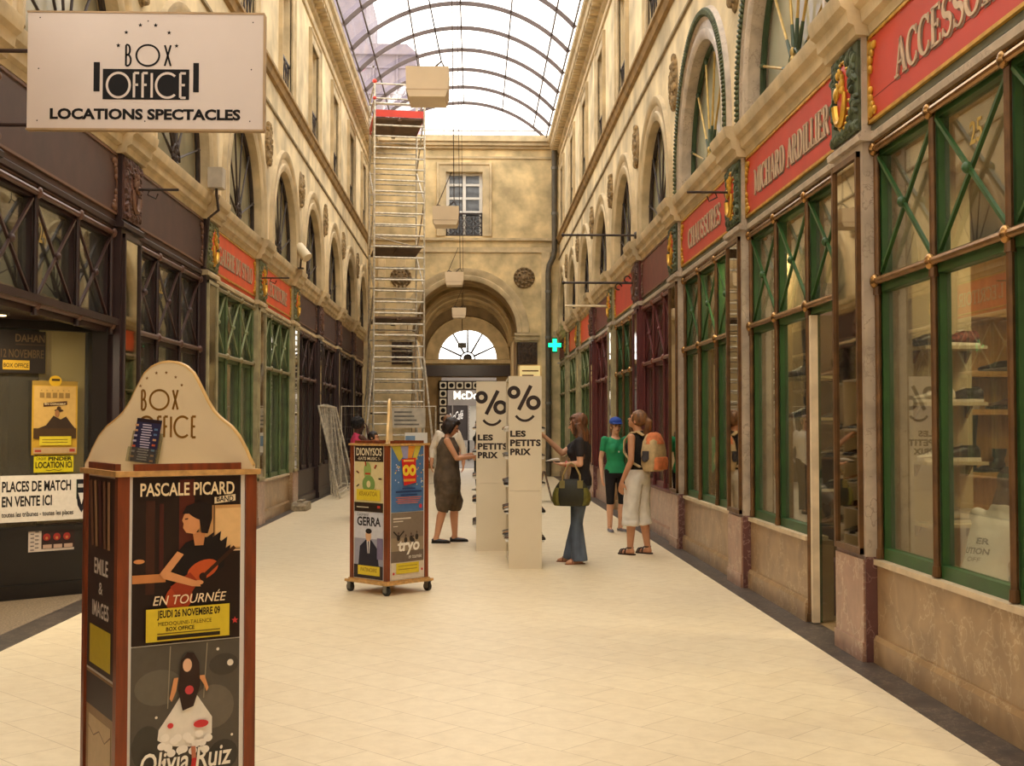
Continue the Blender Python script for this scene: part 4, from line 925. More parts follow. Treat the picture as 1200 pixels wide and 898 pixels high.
# ------------------------------------------------------------------ poster kiosks
HALF = 0.26
def bell(t):
    P = [(0, 1), (.10, .99), (.2, .955), (.3, .88), (.40, .72), (.47, .60), (.55, .50), (.64, .43), (.74, .37), (.83, .28), (.91, .16), (.96, .06), (.985, 0.0)]
    for (a, za), (c, zc) in zip(P, P[1:]):
        if t <= c: return za + (zc - za) * (t - a) / (c - a)
    return 0.0
def kiosk(loc, rotz, label, diag):
    root = thing('poster_kiosk', label, 'poster kiosk', loc, rotz); M = Matrix.Translation(loc) @ Matrix.Rotation(rotz, 4, 'Z'); h = HALF
    b = MB(M); b.box(-h - .035, h + .035, -h - .035, h + .035, 0.095, 0.118); b.box(-h - .01, h + .01, -h - .01, h + .01, 0.118, 0.13); b.build('base_board', M_WOODL, root, False)
    for sx in (-1, 1):
        for sy in (-1, 1):
            x, y = sx * (h - .005), sy * (h - .005)
            b = MB(M); b.m = 0; b.cone((x - .014, y, 0.042), (x + .014, y, 0.042), 0.042, 0.042, 18); b.m = 1; b.cone((x - .016, y, 0.042), (x + .016, y, 0.042), 0.02, 0.02, 12)
            b.box(x - .024, x - .018, y - .022, y + .022, 0.03, 0.095); b.box(x + .018, x + .024, y - .022, y + .022, 0.03, 0.095); b.box(x - .026, x + .026, y - .03, y + .03, 0.088, 0.095)
            b.build('caster', [M_RUBBER, M_GREY], root)
            b = MB(M); x0, x1 = sorted((sx * h, sx * (h - .042))); y0, y1 = sorted((sy * h, sy * (h - .042))); b.box(x0, x1, y0, y1, 0.13, 1.365); b.build('post', M_WOOD, root, False)
    for ax in (0, 1):
        for s in (-1, 1):
            b = MB(M); lo, hi = sorted((s * (h - .022), s * (h - .012))); c = h - .04
            if ax: b.box(-c, c, lo, hi, 0.13, 1.365)
            else: b.box(lo, hi, -c, c, 0.13, 1.365)
            b.build('side_panel', M_WHITE, root, False)
            b = MB(M); lo, hi = sorted((s * (h - .03), s * (h + .012)))
            if ax: b.box(-h - .012, h + .012, lo, hi, 1.365, 1.385)
            else: b.box(lo, hi, -h + .03, h - .03, 1.365, 1.385)
            b.build('top_rail', M_WOODL, root, False)
            b = MB(M); lo, hi = sorted((s * (h - .025), s * (h - .005))); c = h - 0.06
            if ax: b.box(-c, c, lo, hi, 1.385, 1.41)
            else: b.box(lo, hi, -c, c, 1.385, 1.41)
            b.build('top_lip', M_WOOD, root, False)
    b = MB(M); b.box(-h + .03, h - .03, -h + .03, h - .03, 1.36, 1.372); b.build('top_board', M_CREAM, root, False)
    # bell-shaped headboard across a diagonal
    L = h * math.sqrt(2) - 0.012; s2 = math.sqrt(0.5)
    fn = (lambda a, z, t: (a * s2 - t * s2, -a * s2 - t * s2, z)) if diag == 'across' else (lambda a, z, t: (a * s2 + t * s2, a * s2 - t * s2, z))
    N = 48; up = [(L * (-1 + 2 * j / N), 1.40 + 0.40 * bell(abs(-1 + 2 * j / N))) for j in range(N + 1)]
    out = [(-L, 1.372)] + up + [(L, 1.372)]
    b = MB(M); b.prism(out, fn, -0.011, 0.011); hb = b.build('headboard', M_CREAM, root, False)
    b = MB(M); R = []
    for j, (a, z) in enumerate(up):
        R.append([b.P(fn(a, z + dz, t)) for dz, t in ((-.004, -.013), (.004, -.010), (.004, .010), (-.004, .013))])
    b.skin(R); b.build('gilt_edge', mat('worn_gilt_edge', (202, 164, 100), 0.45, 0.2, 0.1, 9), hb)
    return root, M, fn, hb
DK = (38, 24, 18); CR = (226, 204, 160); SKN = (214, 150, 100); YEL = (214, 190, 50)
k1, M1, fn1, hb1 = kiosk((-1.187, 4.756, 0), math.radians(30.7), 'tall poster kiosk standing close to the camera with a bell-shaped cream headboard facing it', 'across')
b = MB(M1); f = lambda x, y, z: fn1(x, y, 0.0115 + z)
deco(b, 'BOX', -0.115, 0.045, 1.612, 1.688, 0.0085, f, 0.0005); deco(b, 'OFFICE', -0.128, 0.122, 1.505, 1.585, 0.009, f, 0.0005, 0.1)
for j, (sx, sz) in enumerate(((-0.128, 1.705), (-0.10, 1.735), (-0.06, 1.755), (-0.018, 1.756), (0.022, 1.738), (0.048, 1.707))): b.poly([f(x, y, 0.0005) for x, y in star(sx + .01, sz - .0, 0.0075)])
b.build('lettering', mat('bronze_letter', (150, 108, 44), 0.4, 0.3), hb1, False)
FR = lambda x0, z0: (lambda x, y, z: (x0 + x, -HALF + 0.0125 - 0.002 - z, z0 + y))
LF = lambda x0, z0: (lambda x, y, z: (-HALF + 0.0125 - 0.002 - z, -x0 - x, z0 + y))
PW_, PH_ = 0.405, 0.61
def sheet(M, fn, bgc, w=PW_, h=PH_):
    s = Sheet(w, h, fn, bgc); mb = MB(M); mb.v = []; s.mb = mb; s.mats = []; s.z = 0.0015; s.use(bgc); mb.prism([(0, 0), (w, 0), (w, h), (0, h)], fn, 0, 0.0015); return s
# poster: guitarist on tour
s = sheet(M1, FR(-0.205, 0.752), DK)
s.rect((64, 34, 22), 0.12, 0.2, 0.30, 0.86); s.rect((92, 40, 26), 0.42, 0.56, 0.5, 0.98); s.rect((70, 30, 22), 0.24, 0.28, 0.4, 0.84)
s.rect((206, 160, 104), 0.60, 1.0, 0.55, 0.82); s.rect((228, 188, 132), 0.76, 1.0, 0.56, 0.80); s.rect((60, 40, 28), 0.74, 0.75, 0.58, 0.84)
s.rect((196, 128, 74), 0.0, 0.30, 0.37, 0.42); s.ell((206, 140, 84), 0.06, 0.50, 0.05, 0.02); s.rect((226, 190, 150), 0.84, 1.0, 0.535, 0.545)
s.poly((24, 18, 18), [(0.40, 0.54), (0.48, 0.60), (0.62, 0.63), (0.78, 0.62), (0.86, 0.57), (0.84, 0.44), (0.72, 0.40), (0.50, 0.38), (0.42, 0.44)])
for x, y in ((.7, .63), (.77, .635), (.83, .60), (.86, .55)): s.poly((24, 18, 18), [(x - .06, y - .02), (x + .04, y + .025), (x + .03, y - .03)])
s.ell((190, 84, 40), 0.64, 0.43, 0.15, 0.085, 20); s.ell((170, 66, 30), 0.42, 0.27, 0.13, 0.12, 40); s.poly((150, 54, 26), [(0.34, 0.34), (0.52, 0.42), (0.60, 0.36), (0.46, 0.22)]); s.ell((40, 22, 16), 0.64, 0.39, 0.035, 0.035); s.line((60, 34, 20), [(0.66, 0.40), (0.94, 0.56)], 0.035)
s.poly(SKN, [(0.40, 0.55), (0.46, 0.53), (0.34, 0.43), (0.60, 0.36), (0.62, 0.33), (0.54, 0.335), (0.28, 0.39), (0.24, 0.42)]); s.ell(SKN, 0.60, 0.355, 0.045, 0.022)
s.poly((196, 132, 84), [(0.54, 0.66), (0.66, 0.66), (0.64, 0.58), (0.56, 0.58)])
s.poly(SKN, [(0.46, 0.77), (0.44, 0.735), (0.455, 0.715), (0.45, 0.69), (0.48, 0.66), (0.56, 0.65), (0.62, 0.70), (0.62, 0.79), (0.52, 0.80)])
s.ell((28, 18, 16), 0.60, 0.775, 0.13, 0.055, -25); s.poly((28, 18, 16), [(0.44, 0.775), (0.48, 0.82), (0.6, 0.85), (0.72, 0.82), (0.72, 0.74), (0.68, 0.65), (0.62, 0.655), (0.60, 0.74), (0.52, 0.775)]); s.line((60, 30, 24), [(0.465, 0.742), (0.495, 0.745)], 0.012)
s.text((240, 220, 180), 'PASCALE PICARD', 0.06, 0.93, 0.885, 0.965, 0.02); s.poly((232, 214, 178), [(0.74, 0.83), (0.94, 0.845), (0.94, 0.885), (0.74, 0.87)]); s.text((30, 22, 18), 'BAND', 0.76, 0.92, 0.842, 0.876, 0.02)
s.text((236, 214, 178), 'EN TOURNÉE', 0.18, 0.86, 0.235, 0.305, 0.005, 1.0, 0.25)
s.rect(YEL, 0.12, 0.89, 0.02, 0.215); s.text((34, 24, 10), 'JEUDI 26 NOVEMBRE 09', 0.22, 0.8, 0.145, 0.205, 0.03); s.text((60, 44, 12), 'MEDOQUINE-TALENCE', 0.23, 0.72, 0.108, 0.135); s.text((40, 28, 10), 'BOX OFFICE', 0.30, 0.56, 0.078, 0.102, 0.02)
s.rect((110, 92, 26), 0.22, 0.8, 0.062, 0.068); s.rect((40, 30, 14), 0.22, 0.8, 0.03, 0.052); s.poly((200, 60, 60), star(0.94 * PW_, 0.11 * PH_, 0.014), False)
s.build('poster', k1)
# poster: girl in a white dress on a swing
GR = (88, 82, 72)
s = sheet(M1, FR(-0.205, 0.138), GR)
for c, x, y, rx, ry in (((104, 98, 86), .25, .75, .22, .16), ((108, 100, 88), .75, .6, .2, .2), ((70, 66, 58), .15, .4, .14, .2), ((74, 68, 60), .85, .85, .14, .1), ((66, 62, 56), .85, .3, .14, .14)): s.ell(c, x, y, rx, ry)
s.line((150, 140, 120), [(0.35, 0.99), (0.33, 0.62)], 0.01); s.line((150, 140, 120), [(0.69, 0.99), (0.66, 0.66)], 0.01)
s.poly((232, 226, 214), [(0.44, 0.68), (0.36, 0.60), (0.25, 0.50), (0.24, 0.44), (0.33, 0.40), (0.44, 0.385), (0.56, 0.375), (0.66, 0.41), (0.74, 0.44), (0.74, 0.54), (0.68, 0.60), (0.60, 0.68)])
for j in range(16): s.ell((244, 238, 228), 0.28 + 0.028 * j, 0.43 + 0.05 * math.sin(j * 1.7) - 0.03, 0.04, 0.035)
s.poly(SKN, [(0.42, 0.80), (0.40, 0.72), (0.36, 0.66), (0.34, 0.68), (0.38, 0.80)]); s.poly(SKN, [(0.60, 0.80), (0.66, 0.74), (0.68, 0.70), (0.70, 0.72), (0.66, 0.80)])
s.poly((52, 34, 28), [(0.44, 0.90), (0.50, 0.945), (0.56, 0.94), (0.61, 0.88), (0.62, 0.74), (0.56, 0.62), (0.46, 0.60), (0.42, 0.72)]); s.ell((226, 180, 148), 0.50, 0.87, 0.042, 0.06); s.ell((200, 70, 74), 0.52, 0.72, 0.04, 0.04)
s.ell((206, 60, 62), 0.35, 0.52, 0.028, 0.025); s.ell((206, 60, 62), 0.63, 0.51, 0.07, 0.035); s.poly((190, 120, 90), [(0.54, 0.38), (0.58, 0.38), (0.59, 0.28), (0.55, 0.28)]); s.poly((190, 44, 44), [(0.55, 0.31), (0.60, 0.31), (0.60, 0.24), (0.53, 0.22)])
for x, y, r_ in ((.90, .86, .03), (.22, .58, .012), (.78, .95, .014), (.92, .42, .012), (.29, .31, .02)): s.ell((232, 222, 206), x, y, r_, r_)
s.text((240, 234, 220), 'Olivia Ruiz', 0.08, 0.92, 0.245, 0.375, 0.014, 1.0, 0.15); s.rect(YEL, 0.14, 0.88, 0.02, 0.225); s.text((40, 30, 12), 'NOVEMBRE 09', 0.30, 0.84, 0.15, 0.21, 0.03); s.rect((60, 44, 12), 0.2, 0.8, 0.1, 0.12)
s.build('poster', k1)
# side poster, the clear pocket's brownish reflection painted on its upper part
s = sheet(M1, LF(-0.205, 0.62), (58, 44, 38), PW_, 0.735); s.text((206, 196, 186), 'EMILE', 0.25, 0.75, 0.50, 0.58, 0.02); s.text((206, 196, 186), '&', 0.43, 0.57, 0.40, 0.46); s.text((206, 196, 186), 'IMAGES', 0.2, 0.8, 0.28, 0.36, 0.02); s.rect((190, 168, 40), 0.12, 0.88, 0.03, 0.23)
for j in range(5): s.line([(112, 78, 56), (150, 116, 84), (84, 50, 44)][j % 3], [(0.1 + 0.17 * j, 0.98), (0.2 + 0.15 * j, 0.64)], 0.09)
s.build('poster', k1)
s = sheet(M1, LF(-0.205, 0.14), (150, 120, 84), PW_, 0.47); s.rect((60, 46, 40), 0.0, 1.0, 0.72, 0.98); s.rect((196, 170, 130), 0.1, 0.9, 0.1, 0.65); s.line((110, 80, 60), [(0.1, 0.55), (0.3, 0.5), (0.5, 0.56), (0.7, 0.5), (0.9, 0.58)], 0.012); s.build('poster', k1)
# leaflet leaning on the headboard
lf = thing('leaflet', 'dark blue concert leaflet in a clear stand against the headboard', 'leaflet', (-1.32, 4.73, 1.41))
ML = M1 @ Matrix.Translation((-0.13, 0.075, 1.413)) @ Matrix.Rotation(-PI / 4, 4, 'Z') @ Matrix.Rotation(math.radians(6), 4, 'Y') @ Matrix.Rotation(math.radians(-9), 4, 'X')
s = sheet(ML, lambda x, y, z: (x, -z, y), (44, 42, 74), 0.105, 0.17); s.rect((40, 26, 34), 0, 1, 0.92, 1)
rnd = random.Random(3)
for j in range(15): s.rect((196, 190, 214), 0.24 + rnd.uniform(0, .08), 0.72 - rnd.uniform(0, .08), 0.05 + 0.057 * j, 0.075 + 0.057 * j)
for j in range(14): s.rect(rnd.choice([(190, 90, 60), (180, 170, 190), (90, 120, 160), (200, 150, 110)]), *((0.03, 0.17) if j % 2 else (0.82, 0.96)), 0.03 + 0.06 * j, 0.075 + 0.06 * j)
s.build('card', lf)
b = MB(ML); b.box(-0.012, 0.118, -0.012, -0.010, 0, 0.055); b.box(-0.012, 0.118, 0.004, 0.006, 0, 0.12); b.box(-0.012, 0.118, -0.012, 0.006, -0.003, 0); b.build('clear_stand', M_GLASS, lf, False)

k2, M2, fn2, hb2 = kiosk((-0.80, 11.47, 0), math.radians(45.5), 'poster kiosk on casters in the middle distance, turned corner-on with its headboard edge-on', 'along')
s = sheet(M2, LF(-0.205, 0.752), (216, 200, 150))
s.rect((44, 30, 22), 0, 1, 0.76, 1); s.text((236, 222, 190), 'DIONYSOS', 0.06, 0.94, 0.85, 0.97, 0.02); s.text((226, 210, 180), '-EATS MUSIC !-', 0.1, 0.9, 0.785, 0.83, 0.02); s.rect((44, 30, 22), 0, 1, 0, 0.14); s.rect((200, 190, 170), 0.08, 0.5, 0.06, 0.075); s.rect((190, 60, 50), 0.8, 0.9, 0.06, 0.1)
s.ell((146, 168, 96), 0.46, 0.62, 0.13, 0.2); s.ell((120, 150, 80), 0.5, 0.42, 0.22, 0.2); s.ell((216, 200, 150), 0.5, 0.42, 0.07, 0.08); s.rect((196, 60, 40), 0.38, 0.56, 0.565, 0.59)
for j in range(16): a = j * 0.9; s.line((60, 44, 30) if j % 3 else (190, 70, 40), [(0.5 + 0.36 * math.cos(a), 0.5 + 0.2 * math.sin(a)), (0.5 + 0.46 * math.cos(a), 0.5 + 0.27 * math.sin(a))], 0.03)
s.rect(YEL, 0.1, 0.92, 0.17, 0.34); s.text((150, 120, 30), 'KRAKATOA', 0.2, 0.82, 0.24, 0.31, 0.02); s.build('poster', k2)
s = sheet(M2, LF(-0.205, 0.138), (150, 150, 166)); s.rect((196, 196, 206), 0, 1, 0.6, 1); s.text((40, 34, 40), 'Laurent', 0.1, 0.5, 0.94, 0.99, 0, 1, 0.3); s.text((30, 26, 30), 'GERRA', 0.1, 0.92, 0.79, 0.93, 0.03)
s.poly((36, 34, 48), [(0.15, 0.2), (0.2, 0.48), (0.40, 0.58), (0.6, 0.58), (0.8, 0.46), (0.86, 0.2)]); s.poly((226, 222, 222), [(0.44, 0.57), (0.56, 0.57), (0.53, 0.38), (0.47, 0.38)]); s.poly((60, 50, 70), [(0.48, 0.56), (0.52, 0.56), (0.51, 0.36), (0.485, 0.36)])
s.ell((206, 164, 130), 0.5, 0.645, 0.1, 0.13); s.ell((36, 28, 26), 0.51, 0.715, 0.11, 0.06); s.rect((120, 110, 140), 0.8, 1, 0.3, 0.62); s.rect((46, 36, 40), 0, 1, 0, 0.2); s.rect(YEL, 0.14, 0.9, 0.05, 0.19); s.text((120, 96, 20), 'PATINOIRE', 0.24, 0.8, 0.1, 0.16, 0.01); s.build('poster', k2)
s = sheet(M2, FR(-0.2, 0.752), (78, 116, 168))
s.poly((190, 176, 70), [(0, 1), (0.28, 1), (0.36, 0.84), (0.24, 0.76)]); s.poly((150, 150, 190), [(0.28, 1), (0.52, 1), (0.5, 0.8), (0.36, 0.82)]); s.poly((222, 150, 60), [(0.52, 1), (0.74, 1), (0.62, 0.8), (0.5, 0.8)]); s.poly((206, 190, 80), [(0.74, 1), (0.92, 1), (0.76, 0.78), (0.64, 0.8)])
rnd = random.Random(6)
for j in range(60):
    x, y = rnd.uniform(0.03, 0.97), rnd.uniform(0.36, 0.9)
    if 0.24 < x < 0.76: continue
    s.ell(rnd.choice([(230, 220, 120), (226, 120, 90), (220, 220, 240), (240, 170, 70)]), x, y, 0.016, 0.016, 0, 8)
s.poly((200, 44, 40), [(0.28, 0.80), (0.72, 0.82), (0.74, 0.44), (0.36, 0.40)]); s.ell((236, 200, 60), 0.42, 0.63, 0.11, 0.13); s.ell((236, 200, 60), 0.62, 0.63, 0.11, 0.13); s.ell((200, 44, 40), 0.42, 0.63, 0.04, 0.05); s.ell((200, 44, 40), 0.62, 0.63, 0.04, 0.05); s.rect((220, 150, 60), 0.34, 0.7, 0.46, 0.5); s.rect((236, 180, 90), 0.34, 0.66, 0.76, 0.79)
s.rect((40, 60, 110), 0.3, 0.7, 0.345, 0.365); s.rect((36, 54, 100), 0.1, 0.9, 0.295, 0.32); s.rect((40, 60, 110), 0.25, 0.76, 0.25, 0.27)
for j in range(4): s.rect((190, 110, 90), 0.1 + 0.05 * (j % 2), 0.9 - 0.04 * j, 0.215 - 0.028 * j, 0.228 - 0.028 * j)
s.ell((200, 60, 70), 0.86, 0.08, 0.05, 0.05); s.build('poster', k2)
s = sheet(M2, FR(-0.2, 0.138), (128, 114, 100)); s.rect((150, 132, 110), 0, 1, 0.42, 0.62); s.rect((108, 94, 84), 0, 1, 0.26, 0.42); s.rect((216, 204, 186), 0, 1, 0, 0.25)
s.rect((220, 210, 196), 0.06, 0.6, 0.90, 0.92); s.rect((220, 210, 196), 0.06, 0.36, 0.86, 0.875); s.rect((220, 210, 196), 0.06, 0.2, 0.79, 0.8)
for x, y in ((.22, .62), (.44, .58), (.78, .62), (.66, .56), (.6, .6)): s.ell((50, 42, 38), x, y, 0.05, 0.07); s.ell((90, 70, 60), x, y + .07, 0.025, 0.03)
s.line((50, 42, 38), [(.06, .72), (.22, .63), (.38, .72)], 0.04); s.line((240, 234, 224), [(.18, .52), (.44, .52)], 0.05); s.text((240, 234, 224), 'tryo', 0.2, 0.86, 0.36, 0.58, 0.03, 1, 0.1); s.text((230, 224, 214), 'en tournée', 0.52, 0.92, 0.30, 0.36, 0, 1, 0.2)
s.rect(YEL, 0.14, 0.84, 0.08, 0.24); s.rect((150, 126, 40), 0.2, 0.78, 0.19, 0.2); s.rect((150, 126, 40), 0.2, 0.78, 0.14, 0.15); s.ell((200, 60, 70), 0.06, 0.09, 0.03, 0.03); s.ell((200, 60, 70), 0.93, 0.12, 0.03, 0.03); s.build('poster', k2)

# ------------------------------------------------------------------ projecting ticket shop sign
BX0, BX1, BZ0, BZ1, BY = -3.02, -1.436, 3.557, 4.347, 8.2
sg = thing('hanging_sign', 'large white projecting sign with LOCATIONS SPECTACLES in black letters', 'sign', (BX0, BY, BZ0))
b = MB(); b.box(BX0, BX1, BY, BY + 0.05, BZ0, BZ1); b.build('panel', mat('pinkish_white_panel', (206, 192, 183), 0.45, 0, 0.02, 2), sg, False)
b = MB(); b.bar((BX0 - 0.006, BY + 0.025, BZ0 - 0.006), (BX1 + 0.006, BY + 0.025, BZ0 - 0.006), 0.06, 0.012); b.bar((BX0 - 0.006, BY + 0.025, BZ1 + 0.004), (BX1 + 0.006, BY + 0.025, BZ1 + 0.004), 0.06, 0.012); b.bar((BX1 + 0.005, BY + 0.025, BZ0), (BX1 + 0.005, BY + 0.025, BZ1), 0.012, 0.06, (0, 1, 0)); b.build('edge', mat('tan_sign_edge', (168, 140, 104), 0.6), sg, False)
for z in (3.585, 4.09):
    b = MB(); b.tube([(-3.40, BY + 0.03, z), (BX0 + 0.01, BY + 0.03, z)], 0.014, 8); b.build('bracket_rod', M_DKPLUM, sg)
kx = (BX1 - BX0) / 275.0; kz = (BZ1 - BZ0) / 139.0
def sx_(c): return (c / 3.74 - 33.4) * kx
def sz_(c): return (BZ1 - BZ0) - (c / 3.74 - 13.5) * kz
fs = lambda x, y, z: (BX0 + x, BY - 0.001 - z, BZ0 + y)
b = MB()
deco(b, 'BOX', sx_(548), sx_(752), sz_(288), sz_(194), 0.013, fs, 0.001, 0.14)
for x0, x1 in ((413, 440), (847, 872)): b.poly([fs(sx_(x), sz_(y), 0.001) for x, y in ((x0, 405), (x1, 405), (x1, 273), (x0, 273))])
b.poly([fs(sx_(x), sz_(y), 0.001) for x, y in ((453, 440), (830, 440), (830, 303), (453, 303))])
put_text(b, 'LOCATIONS SPECTACLES', sx_(225), sx_(1055), sz_(531), sz_(481), fs, 0.001, 0.042)
for cx, cy in ((519, 197), (553, 138), (614, 105), (681, 105), (740, 138), (773, 197)): b.poly([fs(x, y, 0.001) for x, y in star(sx_(cx), sz_(cy), 0.016)])
for cx, cy in ((178, 75), (174, 304), (170, 537), (1107, 88), (1101, 301), (1096, 534), (648, 86), (638, 537)): b.poly([fs(sx_(cx) + 0.005 * math.cos(t), sz_(cy) + 0.005 * math.sin(t), 0.001) for t in [j * PI / 4 for j in range(8)]])
b.build('lettering', M_BLACK, sg, False)
b = MB(); deco(b, 'OFFICE', sx_(466), sx_(820), sz_(431), sz_(321), 0.016, fs, 0.003, 0.08); b.build('lettering', mat('pinkish_white_panel', (206, 192, 183)), sg, False)

# ------------------------------------------------------------------ shoes
SHOE_MATS = [mat('black_leather', (40, 32, 28), 0.4, 0, 0.1, 9), mat('brown_leather', (92, 60, 38), 0.45, 0, 0.15, 9), mat('grey_canvas', (120, 112, 100), 0.7, 0, 0.1, 20), mat('white_leather', (222, 214, 200), 0.5, 0, 0.04, 9), mat('red_pattern_cloth', (150, 60, 40), 0.7, 0, 0.5, 60, c2=(40, 30, 26)), mat('tan_leather', (170, 124, 78), 0.5, 0, 0.1, 9)]
SOLE = [mat('white_sole', (220, 212, 196), 0.6), mat('dark_sole', (36, 30, 27), 0.6)]
def shoe_mb(kind, M):
    b = MB(M); b.m = 0; R = []
    st = [(0.135, .012, .012), (0.12, .034, .022), (0.085, .043, .030), (0.045, .043, .040), (0.01, .038, .056), (-0.04, .034, .066), (-0.09, .033, .070), (-0.122, .028, .066), (-0.134, .014, .05)]
    for y, rx, h in st:
        R.append([b.P((rx * math.cos(2 * PI * j / 14), y, 0.018 + max(0.0, h * (0.5 + 0.5 * math.sin(2 * PI * j / 14))))) for j in range(14)])
    b.skin(R)
    if kind != 'low':
        H = {'sneaker': 0.085, 'ankle': 0.17, 'boot': 0.42}[kind]
        if kind == 'sneaker': b.loft([((0, -0.07, 0.05), .030, .05), ((0, -0.075, H), .030, .046)], 14); b.m = 1; b.bar((0, 0.0, 0.082), (0, -0.03, 0.092), 0.03, 0.006)
        else: b.loft([((0, -0.07, 0.05), .034, .06), ((0, -0.085, 0.10), .034, .045), ((0, -0.085, H * 0.7), .045, .055), ((0, -0.09, H), .05, .06)], 14)
    b.m = 1
    b.prism([(0.014 * 0, 0.138), (0.036, 0.115), (0.045, 0.07), (0.036, 0.0), (0.032, -0.09), (0.018, -0.136), (-0.018, -0.136), (-0.032, -0.09), (-0.036, 0.0), (-0.045, 0.07), (-0.036, 0.115)], lambda x, y, t: (x, y, t), 0.0, 0.02)
    if kind in ('ankle', 'boot'): b.box(-0.03, 0.03, -0.135, -0.07, -0.0, 0.03)
    return b
_SH = {}
def shoe(kind, c, loc, rotz, label, group=None, k=1.0):
    key = (kind, c)
    if key not in _SH:
        _SH[key] = shoe_mb(kind, None).build('shoe', [SHOE_MATS[c], SOLE[0] if kind == 'sneaker' or c in (2, 4) else SOLE[1]]); o = _SH[key]
    else: o = _SH[key].copy(); COL.objects.link(o)
    o.location = loc; o.rotation_euler = (0, 0, rotz); o.scale = (k, k, k); o.name = 'boot' if kind in ('boot', 'ankle') else 'shoe'
    return tag(o, label, 'boot' if kind in ('boot', 'ankle') else 'shoe', group)

# ------------------------------------------------------------------ white sale stands with shelves of shoes
def totem(x0, x1, y0, depth, h, label, which, sides):
    root = thing('sale_stand', label, 'display stand', ((x0 + x1) / 2, y0 + depth / 2, 0)); w = x1 - x0; xc = (x0 + x1) / 2
    for yy in (y0, y0 + depth - 0.04):
        b = MB(); b.box(x0, x1, yy, yy + 0.04, 0.0, 0.838); b.box(x0, x1, yy, yy + 0.04, 0.841, h); b.build('end_panel', mat('warm_white_laminate', (226, 214, 190), 0.45, 0, 0.02, 2), root, False)
    b = MB(); b.box(xc - 0.015, xc + 0.015, y0 + 0.04, y0 + depth - 0.04, 0, h - 0.02); b.box(x0 + 0.01, x1 - 0.01, y0 + 0.04, y0 + depth - 0.04, 0, 0.08); b.box(x0 + 0.005, x1 - 0.005, y0 + 0.04, y0 + depth - 0.04, h - 0.02, h); b.build('spine', M_WHITE, root, False)
    zs = [0.30, 0.60, 0.90, 1.20, 1.50]
    for s in (-1, 1):
        for z in zs:
            b = MB(); xa, xb = sorted((xc + s * 0.015, xc + s * (w / 2 + 0.03))); b.box(xa, xb, y0 + 0.05, y0 + depth - 0.05, z - 0.015, z); b.build('shelf', M_WHITE, root, False)
    b = MB(); px = w / 131.0; f = lambda x, y, z: (x0 + x, y0 - 0.0005 - z, y); hz = lambda c: h - (c - 68) * px
    for cx, cy, ro in ((21, 133, 19), (98, 174, 22.5)):
        ribbon(b, [((cx + 0) * px + (ro - 1) * px * math.cos(t) , hz(cy) + (ro - 1) * px * math.sin(t)) for t in [2 * PI * j / 28 for j in range(29)]], 15.5 * px, f, 0.001)
    ribbon(b, [(40 * px, hz(202)), (88 * px, hz(106))], 15 * px, f, 0.0015)
    ribbon(b, [((64 + 50 * math.sin(t)) * px, hz(176 + 69 * math.cos(t))) for t in [-0.78 + 1.56 * j / 18 for j in range(19)]], 10 * px, f, 0.001)
    for st, xa, xb, ya, yb in (('LES', 6, 68, 309, 284), ('PETITS', 6, 127, 346, 319), ('PRIX', 6, 88, 381, 355)): put_text(b, st, xa * px, xb * px, hz(ya), hz(yb), f, 0.001, 0.05, 1.08)
    b.build('lettering', mat('dark_brown_print', (42, 28, 26), 0.5), root, False)
    rnd = random.Random(int(y0 * 10))
    nth = ['lowest', 'second', 'third', 'fourth', 'top']
    for s in sides:
        for i, z in enumerate(zs):
            lab = 'shoe on the %s shelf of the %s, %s side' % (nth[i], which, 'shop window' if s > 0 else 'jumpsuit woman')
            for j in range(5):
                shoe(rnd.choice(['low', 'low', 'sneaker', 'ankle']) if False else rnd.choice(['low', 'sneaker']), rnd.choice([0, 0, 1, 2, 3, 5]), (xc + s * (w / 2 - 0.075), y0 + 0.14 + (depth - 0.28) * j / 4, z), (PI / 2 if s < 0 else -PI / 2) + rnd.uniform(-.2, .2), lab, '%s shelf shoes of the %s, %s side' % (nth[i], which, 'window' if s > 0 else 'left'), 0.9)
totem(0.371, 0.731, 13.16, 1.15, 2.09, 'nearer and larger of the two white percent-sign sale stands', 'nearer sale stand', (-1, 1))
totem(0.023, 0.423, 15.05, 1.15, 2.10, 'farther white percent-sign sale stand, partly hidden by the nearer one', 'farther sale stand', (-1, 1))

# ------------------------------------------------------------------ shoes shown in the shop windows
def wall_shelf(x0, x1, y0, y1, z, m, label, thick=0.025):
    t = thing('display_shelf', label, 'shelf', ((x0 + x1) / 2, (y0 + y1) / 2, z - thick)); b = MB(); b.box(x0, x1, y0, y1, z - thick, z); b.build('shelf_board', m, t, False)
    for x in (x0 + 0.03, x1 - 0.03):
        b = MB(); b.prism([(y1 - 0.001, z - thick), (y1 - 0.001, z - thick - 0.09), (y1 - 0.012, z - thick - 0.09), (y1 - 0.12, z - thick)], lambda a, c, q: (x + q, a, c), -0.008, 0.008); b.build('bracket', M_BRASS, t, False)
for i, (z, nm) in enumerate(((2.13, 'top'), (1.72, 'second'), (1.29, 'third'), (0.84, 'lowest'))):
    wall_shelf(3.25, 3.70, 8.62, 8.95, z, mat('pale_shelf', (206, 190, 156), 0.5), '%s pale display shelf on the partition in the near window' % nm)
shoe('sneaker', 4, (3.55, 8.78, 2.131), 1.9, 'red and black patterned shoe on the top shelf in the near window', None, 1.35)
shoe('low', 0, (3.31, 8.78, 2.131), 1.7, 'dark low shoe left of the patterned shoe in the near window', None, 1.2)
shoe('sneaker', 0, (3.56, 8.78, 1.721), 1.2, 'black sneaker with a white sole on the second shelf of the near window', None, 1.2)
shoe('sneaker', 3, (3.36, 8.78, 1.721), 1.4, 'white sneaker on the second shelf of the near window', None, 1.15)
